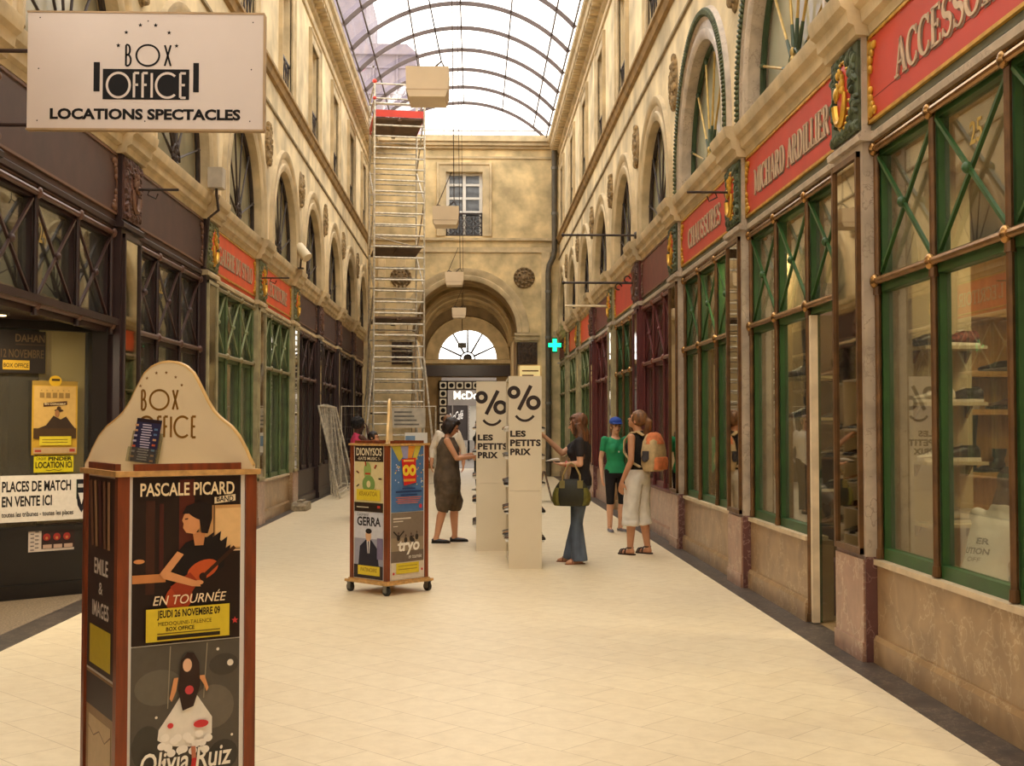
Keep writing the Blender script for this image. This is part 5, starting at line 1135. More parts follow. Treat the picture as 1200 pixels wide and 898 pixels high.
shoe('sneaker', 0, (3.52, 8.78, 1.291), 1.6, 'dark shoe on the third shelf of the near window', None, 1.35)
shoe('sneaker', 3, (3.36, 8.76, 1.291), 1.9, 'pale shoe on the third shelf of the near window', None, 1.1)
shoe('sneaker', 3, (3.50, 8.78, 0.841), 1.7, 'white shoe on the lowest shelf of the near window', None, 1.2)
t = thing('oak_shelving', 'tan oak shelving unit with shoes at the back of the shoe shop', 'shelving', (4.9, 11.2, 0))
b = MB(); b.box(4.25, 5.6, 11.32, 11.36, 0, 3.2); b.build('back_panel', M_SHELFW, t, False)
for x in (4.25, 5.56):
    b = MB(); b.box(x, x + 0.04, 11.0, 11.32, 0, 3.2); b.build('side_panel', M_SHELFW, t, False)
for z in (0.45, 1.12, 1.70, 2.05, 2.6):
    b = MB(); b.box(4.29, 5.56, 10.98, 11.32, z - 0.05, z); b.build('shelf', M_SHELFW, t, False)
for i, (x, z, kd, c, lb) in enumerate(((4.86, 2.05, 'low', 0, 'black low shoe on the upper oak shelf'), (4.45, 2.05, 'low', 1, 'brown shoe at the left end of the upper oak shelf'), (4.55, 1.70, 'ankle', 2, 'grey ankle boot on the middle oak shelf'), (4.92, 1.70, 'ankle', 1, 'brown ankle boot on the middle oak shelf'), (4.50, 1.12, 'boot', 0, 'black tall boot on the lower oak shelf'), (4.80, 1.12, 'ankle', 0, 'black ankle boot beside the tall boot on the lower oak shelf'), (5.15, 1.12, 'low', 5, 'tan shoe on the lower oak shelf'))):
    shoe(kd, c, (x, 11.12, z + 0.001), 1.5 + 0.3 * (i % 3), lb, None, 1.25)
wall_shelf(2.80, 3.10, 10.3, 11.0, 1.98, mat('pale_shelf', (206, 190, 156)), 'pale shelf carrying the tall boot in the second shop window')
wall_shelf(2.80, 3.10, 10.3, 11.0, 1.62, mat('pale_shelf', (206, 190, 156)), 'pale shelf below the tall boot in the second shop window')
shoe('boot', 0, (2.93, 10.75, 1.981), 2.3, 'tall black boot on the shelf in the second shop window', None, 1.3)
shoe('ankle', 0, (2.93, 10.75, 1.621), 2.1, 'black ankle boot on the shelf below the tall boot', None, 1.1)
t = thing('dark_shoe_rack', 'dark shoe rack seen through the open doorway', 'shoe rack', (3.42, 11.2, 0))
b = MB(); b.box(3.12, 3.72, 11.34, 11.37, 0, 2.9); b.build('back_panel', mat('dark_rack_wood', (92, 66, 42), 0.5), t, False)
for z in (0.3, 0.62, 0.94, 1.26, 1.58, 1.98):
    b = MB(); b.box(3.12, 3.72, 11.05, 11.34, z - 0.02, z); b.build('shelf', mat('dark_rack_wood', (92, 66, 42)), t, False)
for i, z in enumerate((0.62, 0.94, 1.26, 1.58, 1.98)):
    shoe(['low', 'sneaker', 'low', 'ankle', 'ankle'][i], [1, 0, 0, 0, 1][i], (3.30, 11.2, z + 0.001), 1.8, 'dark shoe on the %s shelf of the rack behind the doorway' % ['second lowest', 'third lowest', 'fourth lowest', 'fifth', 'topmost'][i], None, 1.15)
t = thing('pouf', 'round purple pouf just inside the open doorway', 'pouf', (3.04, 9.98, 0)); b = MB(); b.loft([((3.04, 9.98, 0.006), .20, .20), ((3.04, 9.98, 0.05), .235, .235), ((3.04, 9.98, 0.2), .25, .25), ((3.04, 9.98, 0.36), .235, .235), ((3.04, 9.98, 0.44), .19, .19), ((3.04, 9.98, 0.455), .05, .05)], 28); b.build('cushion', mat('purple_fabric', (92, 34, 84), 0.8, 0, 0.1, 30), t); b = MB(); b.tube([(3.04 + .252 * math.cos(j * PI / 14), 9.98 + .252 * math.sin(j * PI / 14), 0.2) for j in range(28)], 0.006, 6, close=True); b.build('piping', mat('dark_purple', (60, 22, 56), 0.8), t)

# ------------------------------------------------------------------ ticket shop entrance: slanted window with posters
DX, DY = -0.752, -0.659
def TW(t, n, z): return (-3.50 + DX * t + 0.659 * n, 11.46 + DY * t - 0.752 * n, z)
w = struct_root('window_3', 'slanted dark-framed window of the ticket shop entrance', TW(0.6, 0, 0))
b = MB(TW); b.box(-0.05, 1.9, -0.12, 0.0, 0.002, 0.64); b.box(-0.05, 1.9, 0.0, 0.02, 0.0, 0.13); b.box(0.1, 1.8, 0.0, 0.012, 0.6, 0.64); b.box(-0.05, 0.10, -0.12, 0.03, 0.64, 2.5); b.box(1.78, 1.9, -0.12, 0.03, 0.64, 2.5); b.box(0.1, 1.78, -0.12, 0.02, 2.42, 2.5); b.build('frame', mat('black_brown_paint', (22, 16, 15), 0.4, 0, 0.1, 4), w, False)
b = MB(TW); b.box(0.10, 1.78, -0.045, -0.04, 0.64, 2.42); b.build('pane', M_GLASS, w, False)
b = MB(TW); b.box(0.12, 0.56, -0.10, -0.08, 0.66, 2.42); b.build('blind', mat('cream_blind', (222, 200, 162), 0.7, 0, 0.05, 1.5), w, False)
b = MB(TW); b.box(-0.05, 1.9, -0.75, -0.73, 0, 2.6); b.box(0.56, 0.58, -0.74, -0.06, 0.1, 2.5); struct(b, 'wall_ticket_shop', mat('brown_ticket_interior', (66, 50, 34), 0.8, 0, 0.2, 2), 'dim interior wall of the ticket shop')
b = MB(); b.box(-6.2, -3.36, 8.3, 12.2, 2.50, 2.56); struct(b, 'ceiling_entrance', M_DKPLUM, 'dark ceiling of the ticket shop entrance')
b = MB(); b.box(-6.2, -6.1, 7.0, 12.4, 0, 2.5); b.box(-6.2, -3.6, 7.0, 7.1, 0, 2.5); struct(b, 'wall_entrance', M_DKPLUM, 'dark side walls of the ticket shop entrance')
def stuck(t1, t0, z0, z1, bgc, name, label, cat, n=0.002, build=None):
    W = t1 - t0
    s = Sheet(W, z1 - z0, lambda x, y, z: TW(t1 - x, n + z, z0 + y), bgc, 0.003)
    build(s); tag(s.build(name, None), label, cat)
def yellow(s):
    s.rect((150, 120, 52), 0, 1, 0.94, 1); s.ell((206, 164, 40), 0.5, 1.0, 0.14, 0.12); s.rect((60, 44, 20), 0.42, 0.6, 1.0, 1.03); s.rect((196, 160, 92), 0.04, 0.96, 0.35, 0.93)
    for j in range(6): s.poly((150, 124, 70), star((0.2 + 0.12 * j) * s.w, 0.87 * s.h, 0.009), False)
    for j in range(5): s.rect((140, 112, 62), 0.16 + 0.14 * j, 0.26 + 0.14 * j, 0.77, 0.84)
    s.poly((70, 44, 26), [(0.24, 0.70), (0.76, 0.73), (0.76, 0.68), (0.24, 0.65)]); s.text((226, 206, 160), 'EN CONCERT', 0.27, 0.73, 0.675, 0.70, 0.02)
    s.ell((56, 40, 28), 0.58, 0.60, 0.1, 0.03); s.ell((70, 50, 32), 0.58, 0.62, 0.05, 0.06); s.ell((150, 104, 66), 0.54, 0.56, 0.05, 0.08); s.poly((56, 42, 32), [(0.05, 0.34), (0.3, 0.40), (0.46, 0.53), (0.62, 0.48), (0.74, 0.52), (0.86, 0.42), (0.97, 0.34)])
    s.rect((70, 50, 30), 0.03, 0.97, 0.22, 0.36); s.rect((206, 186, 50), 0.16, 0.86, 0.13, 0.25); s.rect((120, 100, 30), 0.22, 0.78, 0.20, 0.21); s.rect((120, 100, 30), 0.22, 0.78, 0.165, 0.175); s.rect((180, 150, 110), 0.03, 0.97, 0.02, 0.1); s.rect((160, 60, 50), 0.06, 0.2, 0.04, 0.07); s.rect((160, 60, 50), 0.82, 0.94, 0.04, 0.08)
stuck(0.642, 0.223, 1.284, 1.957, (188, 148, 50), 'yellow_poster', 'yellow concert poster with a seated figure in a hat on the ticket shop window', 'poster', build=yellow)
def pinder(s):
    s.text((34, 28, 12), 'CIRQUE', 0.06, 0.3, 0.74, 0.94, 0.01); s.text((24, 20, 10), 'PINDER', 0.36, 0.96, 0.72, 0.96, 0.04); s.text((24, 20, 10), 'LOCATION ICI', 0.04, 0.96, 0.26, 0.66, 0.03); s.line((40, 32, 12), [(0.3, 0.14), (0.4, 0.1), (0.5, 0.16), (0.62, 0.1), (0.7, 0.15)], 0.015)
stuck(0.619, 0.254, 1.127, 1.272, (206, 190, 30), 'ticket_notice', 'yellow notice reading LOCATION ICI under the yellow poster', 'notice', build=pinder)
def match(s):
    s.text((24, 20, 20), 'PLACES DE MATCH', 0.02, 0.80, 0.645, 0.88, 0.03); s.text((24, 20, 20), 'EN VENTE ICI', 0.02, 0.58, 0.33, 0.56, 0.03); s.text((24, 20, 20), 'toutes les tribunes - toutes les places', 0.02, 0.83, 0.08, 0.22, 0.02)
    s.poly((26, 26, 34), [(0.865, 0.88), (0.985, 0.88), (0.985, 0.5), (0.97, 0.3), (0.925, 0.14), (0.88, 0.3), (0.865, 0.5)]); s.poly((222, 218, 210), [(0.885, 0.58), (0.965, 0.58), (0.925, 0.32)]); s.rect((190, 186, 180), 0.88, 0.97, 0.7, 0.78); s.rect((60, 90, 60), 0.862, 0.868, 0.45, 0.88)
stuck(0.914, 0.115, 0.69, 1.105, (226, 218, 206), 'match_banner', 'white banner reading PLACES DE MATCH EN VENTE ICI across the ticket shop window', 'banner', 0.004, match)
def dark(s):
    s.text((92, 74, 50), 'DAHAN', 0.36, 0.98, 0.74, 0.92, 0.01); s.text((80, 64, 40), '12 NOVEMBRE', 0.06, 0.96, 0.36, 0.56, 0.01); s.rect((60, 48, 34), 0.36, 0.98, 0.66, 0.69); s.rect((176, 140, 40), 0.1, 0.66, 0.08, 0.3); s.text((40, 30, 12), 'BOX OFFICE', 0.12, 0.64, 0.13, 0.23, 0.02)
stuck(0.95, 0.526, 2.02, 2.40, (36, 30, 26), 'dark_poster', 'dark poster with dim lettering at the top of the ticket shop window', 'poster', build=dark)
def fly(s):
    s.rect((52, 34, 32), 0.28, 1, 0.1, 1)
    for j in range(10): s.rect((110, 100, 96), 0.04 + 0.1 * (j % 2), 0.12 + 0.1 * (j % 2), 0.06 + 0.085 * j, 0.11 + 0.085 * j)
    for j in range(3): s.ell((150, 46, 40), 0.39 + 0.22 * j, 0.6, 0.08, 0.08); s.ell((190, 120, 70), 0.39 + 0.22 * j, 0.56, 0.03, 0.03); s.rect((190, 160, 140), 0.31 + 0.23 * j, 0.5 + 0.23 * j, 0.12, 0.28)
stuck(0.658, 0.239, 0.415, 0.625, (206, 190, 176), 'stuck_flyers', 'strip of white and red flyers stuck on the dark base of the ticket shop', 'flyers', build=fly)

for i, (x, y) in enumerate(((-3.95, 10.2), (-4.5, 9.5))):
    t = thing('ceiling_spot', 'small lit ceiling spot over the ticket shop entrance, %s' % ['by the slanted window', 'nearer the street side'][i], 'lamp', (x, y, 2.48)); b = MB(); b.cone((x, y, 2.47), (x, y, 2.50), 0.07, 0.07, 16); b.build('ring', M_GREY, t)
    b = MB(); b.cone((x, y, 2.464), (x, y, 2.472), 0.045, 0.045, 14); b.build('bulb_face', emit('warm_bulb', (255, 226, 160), 6.0), t)
    area_light('rect_light', (x, y, 2.455), 0.09, 0.09, 26, (1.0, 0.82, 0.55), (0, 0, 0), t)

# ------------------------------------------------------------------ hanging white boxes on cables
def hang_box(y, zt, label):
    x = -0.42; t = thing('hanging_box', label, 'lamp box', (x, y + 0.19, zt - 0.27))
    b = MB(); b.prism([(-0.19, 0), (0.19, 0), (0.185, -0.20), (0.16, -0.27), (-0.16, -0.27), (-0.185, -0.20)], lambda a, c, q: (x + a, y + q, zt + c), 0.0, 0.38); b.build('casing', mat('ivory_casing', (226, 204, 170), 0.5, 0, 0.05, 2), t, False)
    b = MB(); b.bar((x - 0.187, y + 0.19, zt - 0.205), (x + 0.187, y + 0.19, zt - 0.205), 0.384, 0.008); b.build('seam', mat('casing_seam', (190, 164, 130), 0.5), t, False)
    b = MB(); b.tube([(x - 0.17, y + 0.19, zt), (x - 0.12, y + 0.19, zt + 0.05), (x - 0.05, y + 0.19, zt + 0.02)], 0.01, 6); b.tube([(x + 0.17, y + 0.19, zt), (x + 0.12, y + 0.19, zt + 0.10), (x + 0.02, y + 0.19, zt + 0.01)], 0.01, 6); b.build('hook', M_IRON, t)
    return t
for y, lab in ((10.6, 'nearest and largest white lamp box hanging from the glass roof'), (17.4, 'second white lamp box, hanging before the end wall window'), (24.9, 'third white lamp box, hanging in front of the arch crown'), (32.5, 'fourth white lamp box, hanging inside the outline of the arch')):
    t = hang_box(y, 4.72, lab)
    b = MB(); b.tube([(-0.42 + 0.12, y + 0.19, 4.82), (-0.38, y + 0.19, 11.48)] if y > 11 else [(-0.30, y + 0.19, 4.82), (-0.62, y + 0.19, 6.4), (-0.62, y + 0.6, 11.48)], 0.007, 6)
    if y > 12: b.tube([(-0.42 - 0.12, y + 0.19, 4.77), (-0.34, y + 0.19, 5.25)], 0.007, 6)
    b.build('cable', M_IRON, t)
t = thing('passage_lamp', 'small dark lamp box hanging before the fanlight', 'lamp box', (-0.42, 40, 4.3)); b = MB(); b.box(-0.55, -0.27, 39.9, 40.1, 4.12, 4.28); b.build('casing', M_GREY, t, False); b = MB(); b.tube([(-0.41, 40, 4.28), (-0.41, 40, 5.95)], 0.012, 6); b.build('stem', M_IRON, t)
area_light('rect_light', (-0.41, 40.12, 4.2), 0.25, 0.12, 34, (1.0, 0.86, 0.62), (math.radians(80), 0, 0), t)  # added fill light brightening the fanlight wall; the box itself stays dark

# ------------------------------------------------------------------ rods and fittings on the right wall
for x0, x1, y, z, m, lab in ((1.41, 2.56, 19.2, 4.59, M_IRON, 'higher dark sign rod projecting from the shoe shop cornice'), (1.41, 2.58, 19.15, 3.82, M_IRON, 'lower dark sign rod with a scroll, projecting from the plum pilaster'), (1.76, 2.57, 23.2, 3.85, mat('cream_tube', (226, 208, 168), 0.4), 'white tube projecting from the wall behind the plum shop')):
    t = thing('sign_rod', lab, 'rod', (x1, y, z)); b = MB(); b.tube([(x0, y, z), (x1, y, z)], 0.022 if m != M_IRON else 0.018, 8); b.ball((x0, y, z), 0.03, 8, 6); b.build('rod', m, t)
    b = MB(); b.cone((x1 - 0.01, y, z), (x1 + 0.03, y, z), 0.05, 0.07, 12); b.build('wall_plate', m, t)
    if z < 3.83:
        b = MB()
        for sx in (-1, 1): b.tube([(x1 - 0.22 + 0.07 * sx + 0.05 * math.cos(a), y, z + sx * 0.06 + 0.05 * math.sin(a)) for a in [j * 0.5 for j in range(11)]], 0.012, 6)
        b.build('scroll', m, t)
for side, y, z, lab in (('right', 11.86, 3.86, 'short dark rod on the cartouche beside the second red sign'), ('left', 19.0, 3.86, 'short dark rod before the shorter orange sign'), ('left', 11.9, 3.86, 'short dark rod on the carved plum panel by the ticket shop')):
    s = 1 if side == 'right' else -1; xw = 2.52 if side == 'right' else -3.32
    t = thing('bracket_rod', lab, 'rod', (xw, y, z)); b = MB(); b.tube([(xw, y, z), (xw - s * 0.42, y, z)], 0.013, 6); b.build('rod', M_IRON, t); b = MB(); b.tube([(xw - s * 0.22, y, z - 0.04 + 0.04 * math.cos(a) * 0 + 0.0), (xw - s * 0.2, y, z - 0.09), (xw - s * 0.12, y, z - 0.05), (xw - s * 0.14, y, z)], 0.008, 6); b.build('scroll', M_IRON, t)
t = thing('pharmacy_cross', 'glowing green pharmacy cross sign by the end wall', 'sign', (2.32, 35.0, 3.88))
CRS = [(-.06, -.19), (.06, -.19), (.06, -.06), (.19, -.06), (.19, .06), (.06, .06), (.06, .19), (-.06, .19), (-.06, .06), (-.19, .06), (-.19, -.06), (-.06, -.06)]
b = MB(); b.prism([(x * 1.15, z * 1.15) for x, z in CRS], lambda a, c, q: (2.32 + a, 35.0 + q, 3.88 + c), -0.05, 0.05); b.build('case', mat('dark_green_case', (20, 60, 40), 0.5), t, False)
b = MB()
for q in (-0.06, 0.06): b.prism([(x * 0.95, z * 0.95) for x, z in CRS], lambda a, c, e: (2.32 + a, 35.0 + e, 3.88 + c), min(q, q * 0.8), max(q, q * 0.8))
b.build('led_face', emit('green_led', (20, 255, 150), 3.0), t, False)
b = MB(); b.bar((2.5, 35, 3.95), (2.66, 35, 3.95), 0.04, 0.04); b.bar((2.5, 35, 3.8), (2.66, 35, 3.8), 0.04, 0.04); b.build('arm', M_IRON, t, False)
t = thing('downpipe', 'dark grey rain downpipe in the corner of the end wall', 'downpipe', (2.44, 36.8, 0))
b = MB(); b.tube([(2.44, 36.82, 10.0), (2.44, 36.82, 6.9), (2.40, 36.82, 6.7), (2.28, 36.82, 6.45), (2.25, 36.82, 6.25), (2.25, 36.82, 0.02)], 0.085, 12); b.build('pipe', mat('lead_grey', (92, 84, 70), 0.55, 0.2, 0.15, 5), t)
b = MB()
for x, z in ((2.44, 9.4), (2.44, 8.0), (2.25, 5.6), (2.25, 4.2), (2.25, 2.2)): b.cone((x, 36.82, z), (x, 36.82, z + 0.08), 0.1, 0.1, 12); b.box(x - 0.04, x + 0.04, 36.86, 37.0, z + 0.02, z + 0.06)
b.build('clamp', M_GREY, t)
t = thing('junction_box', 'grey junction box over the corner of the cornice, wooden shop side', 'junction box', (-3.22, 14.95, 4.47)); b = MB(); b.box(-3.27, -3.09, 14.85, 15.05, 4.47, 4.72); b.build('case', mat('grey_plastic', (176, 164, 146), 0.5), t, False); b = MB(); b.tube([(-3.18, 14.95, 4.47), (-3.18, 14.95, 4.40), (-3.15, 14.93, 4.2), (-3.27, 14.93, 4.1), (-3.31, 14.93, 3.5)], 0.018, 6); b.build('cable', M_IRON, t)
t = thing('spotlight', 'cream cylinder spotlight on the cornice over the orange signs', 'spotlight', (-3.15, 22.3, 4.45)); b = MB(); b.tube([(-3.24, 22.3, 4.84), (-3.06, 22.2, 4.62)], [0.10, 0.10], 16); b.tube([(-3.235, 22.3, 4.835), (-3.27, 22.32, 4.88)], [0.10, 0.05], 16); b.build('lamp_head', M_CREAM, t); b = MB(); b.tube([(-3.18, 22.27, 4.72), (-3.2, 22.3, 4.44)], 0.018, 6); b.box(-3.26, -3.14, 22.24, 22.36, 4.43, 4.45); b.build('arm', M_IRON, t)
t = thing('shop_sign_box', 'lit yellowish shop sign box beside the far arch pier', 'sign', (1.6, 36.9, 2.9)); b = MB(); b.box(1.38, 2.0, 36.86, 37.0, 2.92, 3.38); b.build('case', emit('yellow_sign_face', (236, 206, 140), 0.5), t, False); b = MB(); b.box(1.45, 1.95, 36.85, 36.862, 3.2, 3.24); b.box(1.45, 1.8, 36.85, 36.862, 3.06, 3.1); b.build('line_of_print', M_BRONZE, t, False)

# ------------------------------------------------------------------ scaffold tower
SL = Vector((-2.576, 31.0, 0)); SA = math.radians(8.6); SM = Matrix.Translation(SL) @ Matrix.Rotation(SA, 4, 'Z')
sc_ = thing('scaffold_tower', 'tall galvanised scaffold tower against the end corner with red toe boards on top', 'scaffold', SL, SA)
SW, SD = 1.29, 2.0
for y in (0, SD):
    b = MB(SM)
    for x in (0, SW): b.tube([(x, y, 0.14), (x, y, 10.45 if y == 0 else 10.3)], 0.026, 8)
    z = 0.45
    while z < 10.0: b.tube([(0, y, z), (SW, y, z)], 0.024 if y == 0 else 0.02, 8); z += 0.285
    b.build('end_frame', M_STEEL, sc_)
for x in (0, SW):
    z = 0.5; s = 0
    while z < 9.0:
        b = MB(SM); b.tube([(x, 0 if s % 2 == 0 else SD, z), (x, SD if s % 2 == 0 else 0, z + 1.14)], 0.02, 8); b.build('brace', M_STEEL, sc_); z += 1.14; s += 1
for z in (0.8, 3.6, 6.4):
    b = MB(SM); b.tube([(0, 0.0, z), (SW, SD, z + 0.05)], 0.018, 8); b.build('brace', M_STEEL, sc_)
for z in (1.85, 4.30, 6.15, 9.45):
    b = MB(SM); b.box(0.04, SW / 2 - 0.01, 0.02, SD - 0.02, z, z + 0.05); b.box(SW / 2 + 0.01, SW - 0.04, 0.02, SD - 0.02, z, z + 0.05); b.box(SW / 2 - 0.05, SW / 2 + 0.05, 0.02, SD, z - 0.03, z)
    b.build('platform', mat('scaffold_plywood', (110, 84, 62), 0.7, 0, 0.15, 4), sc_, False)
b = MB(SM); b.box(0.03, SW - 0.03, -0.03, -0.005, 9.5, 9.68); b.box(0.03, SW - 0.03, SD + 0.005, SD + 0.03, 9.5, 9.68); b.box(0.0, 0.025, 0, SD, 9.5, 9.68); b.box(SW - 0.02, SW, 0, SD, 9.5, 9.68); b.build('toe_board', mat('red_toe_board', (206, 62, 44), 0.6, 0, 0.08, 3), sc_, False)
for z in (9.98, 10.36):
    b = MB(SM)
    for x in (0, SW): b.tube([(x, 0, z), (x, SD, z)], 0.02, 8)
    b.tube([(0, 0, z), (SW, 0, z)], 0.02, 8); b.tube([(0, SD, z), (SW, SD, z)], 0.02, 8); b.build('guard_rail', M_STEEL, sc_)
for x, y, dx, dy in ((0, 0, -0.35, -0.9), (SW, 0, 0.25, -0.85), (0, SD, -0.2, 0.8), (SW, SD, 0.4, 0.8)):
    b = MB(SM); b.tube([(x, y, 3.3), (x + dx, y + dy, 0.03)], 0.026, 8); b.tube([(x, y, 0.9), (x + dx * 0.86, y + dy * 0.86, 0.48)], 0.02, 8); b.ball((x + dx, y + dy, 0.03), (0.05, 0.05, 0.028), 10, 6); b.build('outrigger', M_STEEL, sc_)
    b = MB(SM); b.tube([(x, y, 0.14), (x, y, 0.02)], 0.03, 8); b.box(x - 0.07, x + 0.07, y - 0.07, y + 0.07, 0.004, 0.03); b.build('foot', M_GREY, sc_)
b = MB(SM); b.ball((0, 0, 10.42), 0.06, 10, 6); b.ball((0, 0, 9.98), 0.05, 10, 6); b.build('clamp', mat('red_toe_board', (206, 62, 44)), sc_)

def mesh_panel(M, w, h, label, group=None):
    t = thing('mesh_fence_panel', label, 'fence panel', M.translation, 0, group)
    b = MB(M); b.tube([(0, 0, 0.0), (0, 0, h), (w, 0, h), (w, 0, 0.0)], 0.021, 8); b.tube([(0, 0, 0.12), (w, 0, 0.12)], 0.018, 8); b.build('tube_frame', M_STEEL, t)
    b = MB(M); x = 0.1
    while x < w: b.bar((x, 0, 0.12), (x, 0, h), 0.0026, 0.0026); x += 0.15
    z = 0.3
    while z < h: b.bar((0, 0, z), (w, 0, z), 0.0026, 0.0026); z += 0.3
    b.build('wire_mesh', M_STEEL, t, False); return t
labs = ['outermost', 'second', 'third', 'innermost']
for i in range(4):
    M = Matrix.Translation((-2.82 - 0.12 * i, 25.6 + 0.5 * i, 0.022)) @ Matrix.Rotation(PI / 2 + 0.04 * (i - 1), 4, 'Z') @ Matrix.Rotation(math.radians(13.5 - 3.4 * i), 4, 'X').inverted()
    mesh_panel(M, 2.4, 2.0, '%s of the mesh fence panels leaning on the dark shopfront' % labs[i])
mesh_panel(Matrix.Translation((-3.25, 29.7, 0.022)), 1.15, 2.0, 'upright mesh fence panel beside the scaffold, wall side')
mesh_panel(Matrix.Translation((-2.05, 29.75, 0.022)), 1.1, 2.0, 'upright mesh fence panel in front of the scaffold foot')
t = thing('notice_sheet', 'white notice sheet fixed on the mesh fence before the scaffold', 'notice', (-2.0, 29.66, 1.3))
b = MB(); b.m = 0; b.box(-2.02, -1.2, 29.70, 29.73, 1.5, 1.98); b.m = 1
for j in range(4): b.box(-1.96, -1.35 - 0.06 * j, 29.695, 29.701, 1.56 + 0.1 * j, 1.6 + 0.1 * j)
b.build('sheet', [mat('grey_white_sheet', (196, 186, 168), 0.6), M_GREY], t, False)
t = thing('notice_sheet', 'white and blue sheet low on the mesh fence behind the middle kiosk', 'notice', (-1.6, 29.66, 1.0))
b = MB(); b.m = 0; b.box(-1.7, -1.15, 29.70, 29.73, 0.9, 1.38); b.m = 1; b.box(-1.68, -1.45, 29.692, 29.701, 1.05, 1.3)
b.build('sheet', [M_WHITE, mat('pale_blue_print', (120, 150, 180), 0.6)], t, False)
t = thing('concrete_foot', 'grey concrete fence foot on the floor by the green shopfront', 'fence foot', (-3.22, 22.4, 0))
b = MB(); b.prism([(-0.34, 0), (0.34, 0), (0.34, 0.09), (0.28, 0.15), (-0.28, 0.15), (-0.34, 0.09)], lambda a, c, q: (-3.17 + q, 22.4 + a, 0.004 + c), -0.13, 0.13); b.box(-3.22, -3.12, 22.15, 22.65, 0.154, 0.19); b.build('block', mat('rough_concrete', (150, 136, 112), 0.9, 0, 0.2, 20, 0.4, 60), t, False)
t = thing('a_board', 'brown folding board standing on the floor behind the nearer sale stand', 'folding board', (1.42, 24.7, 0))
for sgn in (-1, 1):
    b = MB(); b.bar((1.42 + sgn * 0.16, 24.7, 0.02), (1.42 + sgn * 0.01, 24.7, 0.62), 0.02, 0.42, (0, 1, 0)); b.build('board', [mat('brown_print_board', (110, 84, 60), 0.6, 0, 0.4, 20)], t, False)

# ================================================================== PEOPLE
def remesh(mb, name, m, parent, voxel=0.012, smooth=4, cuts=(), wrinkle=0.0, wscale=9.0, thin=0.0, hole=None):
    me = bpy.data.meshes.new(name); me.from_pydata([tuple(p) for p in mb.v], [], mb.f)
    bm = bmesh.new(); bm.from_mesh(me); bmesh.ops.recalc_face_normals(bm, faces=bm.faces); bm.to_mesh(me); bm.free()
    o = bpy.data.objects.new(name, me); COL.objects.link(o)
    r = o.modifiers.new('r', 'REMESH'); r.mode = 'VOXEL'; r.voxel_size = voxel; r.adaptivity = 0.0
    if smooth: s = o.modifiers.new('s', 'SMOOTH'); s.iterations = smooth; s.factor = 0.5
    dg = bpy.context.evaluated_depsgraph_get(); me2 = bpy.data.meshes.new_from_object(o.evaluated_get(dg))
    bpy.data.objects.remove(o); bpy.data.meshes.remove(me)
    bm = bmesh.new(); bm.from_mesh(me2)
    if wrinkle:
        bm.normal_update()
        for v in bm.verts:
            q = v.co * wscale; v.co += v.normal * wrinkle * (noise.noise(Vector((q.x * 1.6, q.y * 1.6, q.z * 0.7))) + 0.5 * noise.noise(q * 2.3))
    for co, no in cuts:
        bmesh.ops.bisect_plane(bm, geom=bm.verts[:] + bm.edges[:] + bm.faces[:], plane_co=co, plane_no=no, clear_outer=True)
    if hole:
        bmesh.ops.delete(bm, geom=[f for f in bm.faces if hole(f.calc_center_median())], context='FACES')
    bm.to_mesh(me2); bm.free(); me2.name = name
    me2.materials.clear(); me2.materials.append(m); me2.polygons.foreach_set('use_smooth', [True] * len(me2.polygons))
    o = bpy.data.objects.new(name, me2); COL.objects.link(o)
    if parent is not None: attach(o, parent)
    return o
V = Vector
def frame_of(d, up=(0, 0, 1)):
    f = V(d).normalized(); r = f.cross(V(up)).normalized(); u = r.cross(f); return r, f, u      # right, forward, up
SKELETON = dict(pel=(0, 0, .93), waist=(0, .0, 1.06), chest=(0, .0, 1.26), neck=(0, -.015, 1.43), head=(0, .015, 1.575), look=(0, 1, 0), lift=(0, 0, 1),
    hL=(-.085, 0, .90), kL=(-.095, .02, .49), aL=(-.10, -.03, .085), fL=(-.15, 1, 0), hR=(.085, 0, .90), kR=(.095, .02, .49), aR=(.10, -.03, .085), fR=(.15, 1, 0),
    sL=(-.17, -.015, 1.375), eL=(-.225, -.03, 1.11), wL=(-.235, .03, .87), dL=(0, .15, -1), nL=(1, 0, 0), sR=(.17, -.015, 1.375), eR=(.225, -.03, 1.11), wR=(.235, .03, .87), dR=(0, .15, -1), nR=(-1, 0, 0), curl=0.35)
